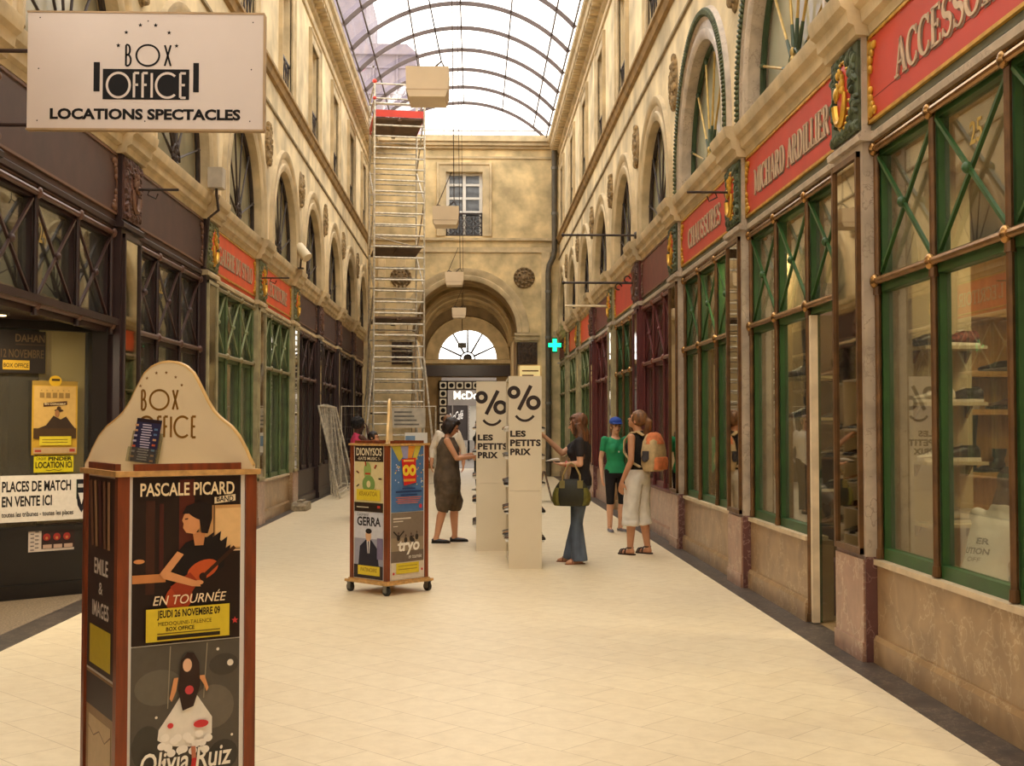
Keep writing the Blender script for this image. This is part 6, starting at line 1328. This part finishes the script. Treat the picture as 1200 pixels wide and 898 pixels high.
class Person:
    def __init__(self, label, loc, heading, h, skin, pose, female=True, bust=True):
        J = dict(SKELETON); J.update(pose); self.J = {k: (V(v) if not isinstance(v, (int, float)) else v) for k, v in J.items()}; J = self.J
        self.root = thing('person', label, 'person', loc, heading); k = h / 1.70
        self.M = Matrix.Translation(loc) @ Matrix.Rotation(heading, 4, 'Z') @ Matrix.Scale(k, 4); self.k = k; self.female = female; self.bust = bust
        b = self.mb(); self.torso(b, 0.0)
        r, f, u = frame_of(J['look'], J['lift']); self.hr, self.hf, self.hu = r, f, u; H = J['head']; R = Matrix((r, f, u)).transposed()
        self.R = R; at = lambda x, y, z: H + r * x + f * y + u * z; self.at = at
        b.capsule(J['neck'] + V((0, 0, -.05)), .058, at(0, -.02, -.06), .05)
        b.ball(at(0, -.012, .025), (.073, .093, .093), 18, 14, R); b.ball(at(0, .028, -.035), (.056, .060, .075), 16, 12, R); b.ball(at(0, .055, -.088), (.026, .026, .022), 10, 8, R)
        b.capsule(at(0, .082, .004), .009, at(0, .104, -.032), .0135, 8); b.capsule(at(-.022, .078, -.062), .009, at(.022, .078, -.062), .009, 8); b.capsule(at(-.04, .078, .022), .010, at(.04, .078, .022), .010, 8)
        for s in (-1, 1): b.ball(at(s * .074, -.012, -.01), (.010, .020, .030), 8, 8, R)
        for s, S_, E_, W_, D_, N_ in ((-1, 'sL', 'eL', 'wL', 'dL', 'nL'), (1, 'sR', 'eR', 'wR', 'dR', 'nR')):
            a = .92 if female else 1.12
            b.capsule(J['chest'] + (J[S_] - J['chest']) * 0.55 + V((0, 0, .02)), .05 * a, J[S_], .05 * a); b.capsule(J[S_], .05 * a, J[E_], .038 * a); b.capsule(J[E_], .038 * a, J[E_] + (J[W_] - J[E_]) * .35, .039 * a); b.capsule(J[E_] + (J[W_] - J[E_]) * .3, .039 * a, J[W_], .026 * a)
            self.hand(b, J[W_], J[D_], J[N_], s)
        for h_, k_, a_, f_ in (('hL', 'kL', 'aL', 'fL'), ('hR', 'kR', 'aR', 'fR')):
            b.capsule(J[h_], .085, J[k_], .056); b.capsule(J[k_], .053, J[a_], .037); c = J[k_] + (J[a_] - J[k_]) * .32; bk = V((0, -.018, 0)); b.capsule(J[k_] + bk * .5, .045, c + bk, .05); b.capsule(c + bk, .05, J[a_], .034)
            fd = V((J[f_].x, J[f_].y, 0)).normalized(); A = V((J[a_].x, J[a_].y, J[a_].z - .085)); b.capsule(J[a_], .036, A + fd * -.025 + V((0, 0, .038)), .034); b.capsule(A + fd * -.025 + V((0, 0, .037)), .033, A + fd * .11 + V((0, 0, .028)), .027); b.capsule(A + fd * .08 + V((0, 0, .026)), .036, A + fd * .15 + V((0, 0, .019)), .018)
        self.body = remesh(b, 'body', skin, self.root, .0075 * k, 3)
        # small dark eyes and lips
        b = self.mb()
        for s in (-1, 1): b.ball(at(s * .031, .0835, .004), (.013, .007, .007), 8, 6, R)
        b.build('eyes', M_BLACK, self.root)
        b = self.mb(); b.ball(at(0, .086, -.062), (.022, .006, .007), 10, 6, R); b.build('lips', mat('lip_tone', (150, 70, 60), 0.5), self.root)
        b = self.mb()
        for s in (-1, 1): b.tube([at(s * .014, .088, .022), at(s * .032, .087, .028), at(s * .048, .076, .022)], .004, 6)
        b.build('eyebrows', mat('brow_tone', (60, 40, 28), 0.8), self.root)
    def mb(self): return MB(self.M)
    def torso(self, b, o, z0=None, z1=None, flare=0.0):
        J = self.J; p, w, c, n = J['pel'], J['waist'], J['chest'], J['neck']; hip, wa, ch = (.158, .118, .15) if self.female else (.155, .142, .17)
        R = [(p + V((0, 0, -.11)), hip * .75, .085), (p + V((0, 0, -.05)), hip, .112), (p + V((0, -.005, .02)), hip * .97, .112), (w, wa, .088), (w + (c - w) * .5, (wa + ch) / 2, .098), (c, ch, .112), (c + (n - c) * .42, ch * 1.02, .098), (c + (n - c) * .72, ch * .86, .075), (n + V((0, 0, -.02)), .07, .06), (n + V((0, 0, .02)), .05, .05)]
        b.loft([(q, a + o, d + o) for q, a, d in R], 22)
        if self.female and self.bust:
            for s in (-1, 1): b.ball(c + V((s * .065, .085, -.01)), (.055 + o, .045 + o, .055 + o), 12, 8)
    def hand(self, b, W, D, N, s):
        d = D.normalized(); n = (N - d * N.dot(d)).normalized(); t = d.cross(n) * (-s); cu = self.J['curl']        # t points to the thumb side
        b.capsule(W, .024, W + d * .03, .024, 8)
        for q in (-.026, -.009, .009, .026): b.capsule(W + d * .02 + t * q * .7, .0145, W + d * .082 + t * q, .0125, 8)
        for q, L in ((-.029, .055), (-.010, .072), (.010, .076), (.029, .067)):
            p0 = W + d * .083 + t * q; d1 = (d + n * cu * .8 + t * q * 2).normalized(); p1 = p0 + d1 * L * .48; d2 = (d + n * cu * 2.2).normalized(); p2 = p1 + d2 * L * .52
            b.capsule(p0, .0098, p1, .009, 8); b.capsule(p1, .009, p2, .0078, 8)
        p0 = W + d * .025 + t * .024; p1 = p0 + (d * .7 + t * .75 + n * .25).normalized() * .038; p2 = p1 + (d * .95 + t * .25 + n * .3).normalized() * .034
        b.capsule(p0, .0145, p1, .0105, 8); b.capsule(p1, .0105, p2, .0085, 8)
    def top(self, name, m, o=.014, hem=None, sleeve=0.0, neck=0.0, wrinkle=.004, slr=.056, long=False, deep=0.0):
        b = self.mb(); J = self.J; self.torso(b, o)
        for s, S_, E_, W_ in ((-1, 'sL', 'eL', 'wL'), (1, 'sR', 'eR', 'wR')):
            if sleeve > 0:
                b.capsule(J['chest'] + (J[S_] - J['chest']) * .55 + V((0, 0, .02)), .058, J[S_], slr); b.capsule(J[S_], slr, J[S_] + (J[E_] - J[S_]) * min(sleeve, 1.0), slr * .9)
                if sleeve > 1: b.capsule(J[E_], slr * .9, J[E_] + (J[W_] - J[E_]) * (sleeve - 1), slr * .75)
            elif sleeve == 0: b.capsule(J['chest'] + (J[S_] - J['chest']) * .3 + V((0, 0, .02)), .056, J['chest'] + (J[S_] - J['chest']) * .78 + V((0, 0, .015)), .053)
        k = self.k; z = (hem if hem else J['pel'].z + .0)
        cuts = [(self.M @ V((0, 0, z)), V((0, 0, -1)))]
        inv = self.M.inverted(); NK = J['neck'] + V((0, .03 + neck * .5, .03)); ax = V((.068 + neck, .075 + neck + deep, .062 + neck + deep * .5))
        def collar(c):
            q = inv @ c - NK; return (q.x / ax.x) ** 2 + (q.y / ax.y) ** 2 + (q.z / ax.z) ** 2 < 1
        return remesh(b, name, m, self.root, .010 * k, 4, cuts, wrinkle, hole=collar)
    def trousers(self, name, m, z_end, o=.016, flare=0.0, rk=.078, re=.075, waist=None, wrinkle=.004, cuff=False):
        b = self.mb(); J = self.J; self.torso(b, o); ends = []
        for h_, k_, a_ in (('hL', 'kL', 'aL'), ('hR', 'kR', 'aR')):
            H, K, A = J[h_], J[k_], J[a_]
            if z_end > K.z: E_ = H + (K - H) * ((H.z - z_end) / (H.z - K.z)); b.capsule(H, .092 + o, H, .092 + o); b.cone(H, E_, .090 + o, re, 18)
            else:
                b.capsule(H, .088 + o, K, rk); E_ = K + (A - K) * ((K.z - z_end) / (K.z - A.z)); b.cone(K, E_, rk, re, 18)
            ends.append(E_)
            if cuff: b.cone(E_, E_ + (K - A).normalized() * .05, re + .008, re + .007, 18)
        cuts = [(self.M @ V((0, 0, (waist or J['waist'].z - .02))), V((0, 0, 1)))]
        return remesh(b, name, m, self.root, .010 * self.k, 3, cuts, wrinkle)
    def shoes(self, m, name='shoe', sole=None, low=True):
        J = self.J
        for a_, f_ in (('aL', 'fL'), ('aR', 'fR')):
            b = self.mb(); b.m = 0; fd = V((J[f_].x, J[f_].y, 0)).normalized(); sd = V((fd.y, -fd.x, 0)); A = V((J[a_].x, J[a_].y, J[a_].z - .085)); up = V((0, 0, 1)); R = []
            for y, rx, h in ((.182, .010, .018), (.17, .026, .032), (.13, .042, .044), (.08, .042, .052), (.03, .038, .058), (-.02, .036, .062), (-.05, .030, .064), (-.066, .012, .05)):
                R.append([b.P(A + fd * y + sd * rx * math.cos(2 * PI * j / 14) + up * (.004 + h * (.5 + .5 * math.sin(2 * PI * j / 14)))) for j in range(14)])
            b.skin(R); b.m = 1
            b.prism([(.0, .186), (.03, .168), (.045, .12), (.040, .04), (.037, -.04), (.018, -.070), (-.018, -.070), (-.037, -.04), (-.040, .04), (-.045, .12), (-.03, .168)], lambda x, y, q: A + fd * y + sd * x + up * q, .001, .012)
            b.build(name, [m, sole or SOLE[1]], self.root)
    def sandals(self, m, thick=True):
        J = self.J
        for a_, f_ in (('aL', 'fL'), ('aR', 'fR')):
            b = self.mb(); fd = V((J[f_].x, J[f_].y, 0)).normalized(); sd = V((fd.y, -fd.x, 0)); A = V((J[a_].x, J[a_].y, J[a_].z - .085)); up = V((0, 0, 1))
            b.prism([(.0, .178), (.03, .165), (.046, .12), (.040, .04), (.037, -.04), (.018, -.070), (-.018, -.070), (-.037, -.04), (-.040, .04), (-.046, .12), (-.03, .165)], lambda x, y, q: A + fd * y + sd * x + up * q, .0005, .016 if thick else .008)
            for y, w, h in (((.10, .046, .056), (.05, .042, .07), (.13, .044, .05)) if thick else ((.10, .042, .05),)):
                b.tube([A + fd * y + sd * w * math.cos(t) + up * (.01 + h * math.sin(t)) for t in [PI * j / 10 for j in range(11)]], .008 if thick else .006, 6)
            if thick: b.tube([A + fd * (-.03 * math.cos(t)) + sd * .04 * math.sin(t) + up * .085 for t in [2 * PI * j / 14 for j in range(14)]], .009, 6, close=True)
            b.build('sandal', [m], self.root)
    def hair(self, m, kind, wrinkle=.005):
        b = self.mb(); at, R = self.at, self.R; H = self.J['head']
        b.ball(at(0, -.02, .032), (.088, .105, .100), 18, 14, R)
        if kind == 'bob':
            b.ball(at(0, -.04, -.02), (.096, .090, .115), 18, 14, R); b.ball(at(0, .02, .075), (.075, .075, .05), 14, 10, R)
            for s in (-1, 1): b.capsule(at(s * .072, .02, .03), .03, at(s * .075, .015, -.075), .026)
        elif kind == 'long':
            D = V((0, 0, -1)); b.ball(at(0, .01, .07), (.078, .08, .05), 14, 10, R)
            for s in (-1, -.5, 0, .5, 1):
                p = at(s * .075, -.05 + .04 * abs(s), .0); b.tube([p, p + D * .10 + self.hf * -.03, p + D * .22 + self.hf * -.045 + self.hr * s * .03, p + D * .38 + self.hf * -.055 + self.hr * s * .045, p + D * .50 + self.hf * -.035 + self.hr * s * .04], [.045, .052, .052, .044, .014], 10)
            for s in (-1, 1): b.capsule(at(s * .078, .025, .03), .026, at(s * .088, .02, -.12), .022)
        elif kind == 'pony':
            b.tube([at(0, -.10, .06), at(0, -.15, .045), at(0.0, -.165, -.04), at(0.0, -.15, -.14), at(0.0, -.135, -.20)], [.028, .042, .045, .034, .008], 12)
        elif kind == 'afro': b.ball(at(0, -.03, .04), (.118, .122, .112), 18, 14, R)
        fl = self.M; inv = fl.inverted()
        def hole(c):
            q = inv @ c - H; y, z, x = q.dot(self.hf), q.dot(self.hu), q.dot(self.hr)
            return y > .045 and z < .052 and abs(x) < .066 and y < .2
        return remesh(b, 'hair', m, self.root, .008 * self.k, 3, (), wrinkle, 22.0, hole=hole)

SK1 = mat('light_skin', (222, 170, 136), 0.5, 0, 0.06, 6); SK2 = mat('tanned_skin', (206, 148, 110), 0.5, 0, 0.06, 6); SK3 = mat('dark_skin', (84, 52, 38), 0.5, 0, 0.08, 6)
BROWNHAIR = mat('long_brown_hair', (104, 64, 36), 0.5, 0, 0.5, 30, 0.3, 90, (1, 1, 0.15)); DARKHAIR = mat('dark_bob_hair', (38, 24, 20), 0.45, 0, 0.3, 30, 0.3, 90, (1, 1, 0.15)); FAIRHAIR = mat('brown_blond_hair', (124, 84, 50), 0.5, 0, 0.4, 30, 0.3, 90, (1, 1, 0.15)); BLACKHAIR = mat('black_curly_hair', (24, 18, 17), 0.8, 0, 0.3, 60, 0.6, 120)
OLIVE = mat('olive_cloth', (92, 76, 58), 0.85, 0, 0.18, 12, 0.2, 30); BLACKC = mat('black_cloth', (30, 25, 25), 0.85, 0, 0.15, 12)
MIRR = PI
# woman in the olive jumpsuit, side on, hands forward at the farther stand
p = Person('person in a loose olive jumpsuit and black flats, reaching towards the farther sale stand', (-0.36, 16.16, 0), -PI / 2, 1.67, SK2,
    dict(head=(0, .06, 1.565), neck=(0, .01, 1.43), look=(0.1, .9, -.42), chest=(0, .0, 1.26), hL=(-.08, .0, .90), kL=(-.09, .10, .49), aL=(-.10, .10, .085), hR=(.08, -.02, .90), kR=(.09, -.04, .49), aR=(.10, -.14, .085), fL=(0, 1, 0), fR=(0.0, 1, 0),
         sR=(.17, .0, 1.375), eR=(.20, .13, 1.14), wR=(.12, .36, 1.16), dR=(-.3, 1, .1), nR=(-.5, 0, -.8), sL=(-.17, .0, 1.375), eL=(-.2, .17, 1.14), wL=(-.06, .38, 1.20), dL=(.25, 1, -.1), nL=(.5, 0, -.8), curl=.5))
b = p.mb(); p.torso(b, .03)
for s in (-1, 1): b.capsule(p.J['chest'] + V((s * .06, 0, .05)), .05, V((s * .125, -.005, 1.385)), .045)
b.loft([((0, .0, .50), .13, .12), ((0, -.0, .66), .22, .17), ((0, .0, .85), .235, .185), ((0, .0, 1.02), .20, .16), ((0, .01, 1.2), .19, .15), ((0, 0, 1.33), .17, .12)], 24)
for h_, k_, e_ in (('hL', 'kL', V((-.10, .105, .42))), ('hR', 'kR', V((.10, -.06, .42)))): b.capsule(p.J[h_], .13, p.J[k_] + V((0, 0, .06)), .115); b.cone(p.J[k_] + V((0, 0, .06)), e_, .118, .072, 18)
remesh(b, 'jumpsuit', OLIVE, p.root, .011, 4, [(p.M @ V((0, 0, 1.42)), V((0, 0, 1)))], .013, 8.0)
p.hair(DARKHAIR, 'bob'); p.shoes(mat('black_flats', (28, 22, 22), 0.4), 'shoe')
t = p.mb(); t.tube([p.J['wR'] + V((0, -.04, -.01)) + V((.03 * math.cos(a), 0, .03 * math.sin(a))) for a in [j * PI / 6 for j in range(12)]], .008, 6, close=True); t.build('bracelet', mat('dark_red_bracelet', (110, 30, 30), 0.4), p.root)
# man in the white shirt behind her
p = Person('person in a white shirt and dark trousers walking behind the jumpsuit woman', (-0.47, 21.4, 0), PI - .1, 1.74, SK2, dict(wR=(.27, .06, .86), wL=(-.27, -.0, .86), eL=(-.27, -.04, 1.11), eR=(.27, -.04, 1.11), aL=(-.1, .14, .085), kL=(-.1, .12, .49), aR=(.1, -.16, .085), kR=(.1, -.02, .49)), False, False)
p.trousers('trousers', mat('dark_trousers', (60, 50, 44), 0.85), .07, re=.085, rk=.085); p.top('shirt', mat('white_shirt', (228, 216, 196), 0.8, 0, 0.04, 9), .024, .80, 1.55, 0, .004, .060); p.hair(FAIRHAIR, 'short'); p.shoes(BLACKC)
# far walkers
p = Person('person in dark clothes far off in the passage, seen from behind', (-0.62, 33.0, 0), .1, 1.72, SK2, {}, False, False)
p.trousers('trousers', BLACKC, .07); p.top('shirt', mat('dark_grey_shirt', (70, 62, 56), 0.8), .025, .82, .9); p.hair(DARKHAIR, 'short'); p.shoes(BLACKC)
p = Person('person in black with white shoes beyond the farther sale stand, mostly hidden', (0.12, 29.3, 0), 1.2, 1.68, SK2, {})
p.trousers('trousers', BLACKC, .10); p.top('top', BLACKC, .02, .85, .8); p.hair(DARKHAIR, 'bob'); p.shoes(SHOE_MATS[3])
# young woman with long brown hair
p = Person('person with long brown hair, dark top and flared jeans reaching to the nearer sale stand', (1.20, 13.72, 0), PI / 2 - .28, 1.69, SK1,
    dict(head=(0, .03, 1.575), look=(.05, 1, -.1), hL=(-.08, 0, .90), kL=(-.085, .03, .49), aL=(-.10, -.0, .085), hR=(.08, 0, .90), kR=(.085, .05, .49), aR=(.08, .12, .085), fL=(-.65, .8, 0), fR=(-.1, 1, 0),
         sR=(.17, .03, 1.375), eR=(.14, .24, 1.24), wR=(.04, .42, 1.43), dR=(-.15, .8, .5), nR=(-.6, .4, -.5), sL=(-.17, -.02, 1.375), eL=(-.215, -.04, 1.13), wL=(-.13, .17, 1.12), dL=(.15, 1, .08), nL=(.2, .0, 1), curl=.5))
p.trousers('jeans', mat('blue_jeans', (92, 104, 122), 0.85, 0, 0.25, 10, 0.2, 60, (1, 1, .4)), .03, .012, rk=.068, re=.098, wrinkle=.003)
p.top('top', mat('black_patterned_top', (40, 34, 38), 0.8, 0, 0.5, 40, c2=(30, 26, 28)), .016, .88, .55, .01, .006, .058); p.hair(BROWNHAIR, 'long', .007); p.sandals(mat('tan_sandal', (150, 92, 60), 0.5), False)
b = p.mb(); W = p.J['wL'] + V((.0, -.035, 0)); b.tube([W + V((.032 * math.cos(a), .0, .032 * math.sin(a))) for a in [j * PI / 6 for j in range(12)]], .011, 6, close=True); b.build('watch', mat('red_watch', (206, 50, 44), 0.4), p.root)
hairw = p
# her bag and the small white thing in her hand
E_ = p.M @ V((-.19, .07, 1.09)); bag = thing('handbag', 'large green and olive handbag hanging from the forearm of the brown-haired woman', 'bag', (E_.x, E_.y, .62))
MBag = Matrix.Translation((E_.x, E_.y - .05, 0)) @ Matrix.Rotation(math.radians(-8), 4, 'Z')
b = MB(MBag); R = []
for z, w, d in ((.655, .14, .05), (.66, .19, .075), (.72, .215, .09), (.80, .205, .085), (.88, .17, .065), (.945, .12, .035), (.955, .10, .02)):
    R.append([b.P((w * (abs(math.cos(t)) ** .7) * (1 if math.cos(t) > 0 else -1), d * (abs(math.sin(t)) ** .7) * (1 if math.sin(t) > 0 else -1), z)) for t in [2 * PI * j / 28 for j in range(28)]])
b.skin(R); bo = b.build('bag_body', mat('dark_green_leather', (40, 38, 20), 0.65, 0, 0.3, 8), bag)
for s in (-1, 1):
    b = MB(MBag); R = []
    for z, w0, w1, d in ((.664, .10, .195, .080), (.72, .11, .22, .094), (.80, .12, .21, .088), (.86, .125, .182, .073)):
        R.append([b.P((s * (w0 + (w1 - w0) * (0.5 + .5 * math.cos(t))), d * math.sin(t), z)) for t in [2 * PI * j / 16 for j in range(16)]])
    b.skin(R); b.build('side_patch', mat('olive_patch', (122, 116, 46), 0.55, 0, 0.35, 14, c2=(84, 80, 34)), bag)
for y in (-.045, .045):
    b = MB(MBag); b.tube([(-.10, y, .90), (-.095, y * 1.0, 1.0), (-.04, y * .5, 1.11), (0, y * .3, 1.135), (.04, y * .5, 1.11), (.095, y * 1.0, 1.0), (.10, y, .90)], .009, 8); b.build('handle', mat('beige_strap', (176, 150, 96), 0.5), bag)
    b = MB(MBag)
    for x in (-.10, .10): b.box(x - .03, x + .03, y * 1.35 - .008, y * 1.35 + .008, .855, .94)
    b.build('strap_tab', mat('olive_tab', (136, 124, 70), 0.5), bag)
Q = p.M @ (p.J['wL'] + V((.02, .10, .02))); o = shoe('low', 3, (Q.x - .03, Q.y - .01, Q.z - .0), PI / 2, 'small white shoe held in the hand of the brown-haired woman', None, .6)
# woman with the blue cap, facing the camera
p = Person('person in a green T-shirt, blue cap and black leggings facing the camera', (2.06, 17.65, 0), PI + .25, 1.66, SK1,
    dict(look=(.05, 1, .0), wL=(-.25, .06, .84), eL=(-.235, -.03, 1.09), wR=(.24, .06, .84), eR=(.225, -.03, 1.09), aL=(-.085, -.03, .085), aR=(.085, -.03, .085), fL=(-.2, 1, 0), fR=(.2, 1, 0)))
p.trousers('leggings', BLACKC, .42, .006, rk=.062, re=.058, wrinkle=.001); p.top('t_shirt', mat('bright_green_cloth', (38, 150, 96), 0.8, 0, 0.08, 9), .016, .885, .50, .02, .004, .057, deep=.02); p.shoes(mat('grey_plimsoll', (112, 108, 112), 0.6), 'shoe', SOLE[0])
p.hair(FAIRHAIR, 'pony')
b = p.mb(); at, R = p.at, p.R; b.ball(at(0, -.015, .068), (.094, .112, .078), 18, 12, R)
b.prism([(-.078, .06), (-.07, .13), (-.04, .165), (0, .175), (.04, .165), (.07, .13), (.078, .06)], lambda x, y, q: at(x, y, .060 + q - (y - .06) * .18 - x * x * 2.0), 0, .008); b.ball(at(0, -.015, .146), (.01, .01, .006), 8, 5)
remesh(b, 'cap', mat('blue_cap_cloth', (44, 76, 164), 0.8), p.root, .006, 1)
b = p.mb(); b.tube([p.J['neck'] + V((.06 * math.cos(a), .01 + .07 * math.sin(a), -.02 - .10 * max(0, math.sin(a)) ** 2)) for a in [j * PI / 12 for j in range(24)]], .003, 5, close=True); b.ball(V((0, .135, 1.20)), (.012, .008, .014), 8, 6); b.build('pendant', mat('pale_pendant', (222, 210, 196), 0.4), p.root)
# woman with the backpack looking up
hd = math.radians(52)
p = Person('person in a black tank top and white capri trousers with a backpack, looking up', (1.97, 14.60, 0), hd, 1.74, SK2,
    dict(head=(-.01, .0, 1.58), look=(-.12, .9, .38), lift=(0, -.38, 1), neck=(0, -.02, 1.44), wL=(-.26, .06, .86), eL=(-.23, -.05, 1.11), wR=(.24, .12, .90), eR=(.225, -.03, 1.11), aL=(-.11, .04, .085), kL=(-.10, .04, .49), aR=(.12, -.06, .085), kR=(.10, .0, .49), fL=(.15, 1, 0), fR=(.2, 1, 0)))
p.trousers('capri_trousers', mat('white_cotton', (240, 234, 222), 0.85, 0, 0.06, 9), .34, .024, rk=.096, re=.094, wrinkle=.008, cuff=True, waist=1.0)
p.top('tank_top', BLACKC, .012, .93, 0, .03, .003); p.sandals(mat('brown_sandal', (58, 36, 28), 0.6)); p.hair(FAIRHAIR, 'pony')
bp = thing('backpack', 'beige and orange backpack on the back of the woman looking up', 'backpack', p.M @ V((0, -.2, 1.1)))
CB = mat('beige_canvas', (206, 178, 130), 0.85, 0, 0.1, 20); CO = mat('orange_canvas', (222, 128, 78), 0.85, 0, 0.1, 20)
b = p.mb(); R = []
for z, w, d in ((.98, .10, .05), (.985, .145, .085), (1.06, .165, .11), (1.2, .165, .115), (1.33, .145, .095), (1.41, .10, .06), (1.43, .05, .03)):
    R.append([b.P(V((0, -.215, 0)) + V((w * (abs(math.cos(t)) ** .6) * (1 if math.cos(t) > 0 else -1), d * (abs(math.sin(t)) ** .6) * (1 if math.sin(t) > 0 else -1), z))) for t in [2 * PI * j / 28 for j in range(28)]])
b.skin(R); b.build('pack_body', CB, bp)
b = p.mb(); R = []
for z, w, d in ((1.0, .12, .03), (1.005, .13, .05), (1.10, .14, .06), (1.145, .13, .05), (1.15, .12, .03)):
    R.append([b.P(V((0, -.30, 0)) + V((w * (abs(math.cos(t)) ** .6) * (1 if math.cos(t) > 0 else -1), d * (abs(math.sin(t)) ** .6) * (1 if math.sin(t) > 0 else -1), z))) for t in [2 * PI * j / 28 for j in range(28)]])
b.skin(R); b.build('front_pocket', CO, bp)
b = p.mb(); R = []
for z, w, d in ((1.30, .15, .102), (1.36, .136, .088), (1.415, .10, .062), (1.436, .05, .03)):
    R.append([b.P(V((0, -.222, 0)) + V(((w + .004) * math.cos(t), (d + .004) * math.sin(t), z))) for t in [2 * PI * j / 28 for j in range(28)]])
b.skin(R); b.build('top_flap', CO, bp)
for s in (-1, 1):
    b = p.mb(); path = [V((s * .085, -.13, 1.40)), V((s * .10, -.06, 1.445)), V((s * .105, .03, 1.43)), V((s * .11, .108, 1.34)), V((s * .135, .10, 1.20)), V((s * .15, .0, 1.09)), V((s * .14, -.12, 1.03))]
    for a, c in zip(path, path[1:]): b.bar(a, c, .045, .012, (s * .3, .4, 1) if abs((c - a).z) < .05 else (0, 1, 0))
    b.build('shoulder_strap', CB, bp, False)
b = p.mb(); b.tube([V((-.165, -.20, 1.14)), V((-.18, -.21, 1.14))], [.05, .045], 14); b.box(-.186, -.17, -.25, -.17, 1.12, 1.22); b.build('side_pocket', mat('dark_net', (70, 66, 70), 0.8), bp)
# woman in pink and a child behind the middle kiosk
p = Person('person in a pink top with a hand to the face, behind the middle kiosk', (-1.96, 20.5, 0), -PI / 2 + .3, 1.68, SK3, dict(look=(.1, 1, -.1), wR=(.05, .155, 1.48), eR=(.20, .20, 1.22), dR=(-.3, -.1, 1), nR=(-.4, -.9, 0), sR=(.17, .02, 1.375)))
p.trousers('trousers', mat('blue_jeans', (92, 104, 122)), .07, re=.075); p.top('top', mat('pink_cloth', (226, 70, 110), 0.8), .016, .86, 0, .02); p.hair(BLACKHAIR, 'afro', .012); p.shoes(BLACKC)
p = Person('child with dark hair in an orange top, only the head showing over the middle kiosk', (-1.68, 20.2, 0), -PI / 2 - .3, 1.46, SK2, dict(wR=(.1, .3, 1.12), eR=(.2, .1, 1.12), dR=(0, 1, 0)), True, False)
p.trousers('trousers', BLACKC, .3); p.top('top', mat('peach_cloth', (214, 150, 110), 0.8), .016, .86, .5); p.hair(DARKHAIR, 'short'); p.shoes(BLACKC)
# person crouching in the shop window
st = thing('stool', 'low pale stool under the person in the shop window', 'stool', (3.14, 7.42, 0)); b = MB(); b.cone((3.14, 7.42, .40), (3.14, 7.42, .45), .19, .19, 20); b.build('seat', M_SHELFW, st, False)
for i in range(4):
    a = PI / 4 + i * PI / 2; b = MB(); b.tube([(3.14 + .12 * math.cos(a), 7.42 + .12 * math.sin(a), .40), (3.14 + .17 * math.cos(a), 7.42 + .17 * math.sin(a), .006)], .016, 8); b.build('leg', M_SHELFW, st)
p = Person('person in a white T-shirt seated with bent back behind the near shop window', (3.14, 7.42, 0), -PI / 2 + .5, 1.68, SK2,
    dict(pel=(0, -.02, .58), waist=(0, .02, .71), chest=(0, .12, .88), neck=(0, .20, 1.05), head=(.02, .28, 1.175), look=(.2, .85, -.4), lift=(0, .4, .9), hL=(-.09, .02, .55), kL=(-.15, .42, .50), aL=(-.14, .40, .085), hR=(.09, .02, .55), kR=(.15, .42, .50), aR=(.14, .40, .085),
         sL=(-.17, .18, .985), eL=(-.22, .36, .80), wL=(-.14, .52, .66), dL=(.1, .7, -.7), sR=(.17, .18, .985), eR=(.22, .36, .80), wR=(.14, .52, .66), dR=(-.1, .7, -.7)))
p.trousers('trousers', BLACKC, .10, .014, waist=.66, re=.065, rk=.07)
b = p.mb(); p.torso(b, .025)
for s, S_, E2 in ((-1, 'sL', 'eL'), (1, 'sR', 'eR')): b.capsule(p.J['chest'] + (p.J[S_] - p.J['chest']) * .5, .065, p.J[S_], .060); b.capsule(p.J[S_], .060, p.J[S_] + (p.J[E2] - p.J[S_]) * .55, .062)
shirt = remesh(b, 't_shirt', mat('white_jersey', (228, 224, 218), 0.8, 0, 0.03, 9), p.root, .010, 4, [(p.M @ V((0, 0, .55)), V((0, 0, -1))), (p.M @ V((0, .235, 1.03)), (p.M.to_3x3() @ V((0, .6, .6))).normalized())], .005)
p.hair(mat('dark_brown_hair', (52, 34, 24), 0.5, 0, 0.3, 30), 'long', .007)

# lettering on the back of the T-shirt, laid on the cloth
from mathutils.bvhtree import BVHTree
me = shirt.data; bv = BVHTree.FromPolygons([shirt.matrix_basis @ v.co for v in me.vertices] if shirt.parent is None else [v.co for v in me.vertices], [tuple(q.vertices) for q in me.polygons])
def on_back(x, y, z):
    o = p.M @ V((x, -.6, y)); d = (p.M.to_3x3() @ V((0, 1, -.15))).normalized(); hit = bv.ray_cast(o, d)
    return hit[0] - d * .004 if hit[0] else o + d * .5
b = MB(); put_text(b, 'ER', -.02, .07, .915, .955, on_back, 0, .03); put_text(b, 'UTION', -.10, .08, .85, .89, on_back, 0, .03); put_text(b, 'OFF', -.06, .04, .80, .83, on_back, 0, .0)
b.build('lettering', mat('dark_shirt_print', (60, 56, 52), 0.8), shirt, False)
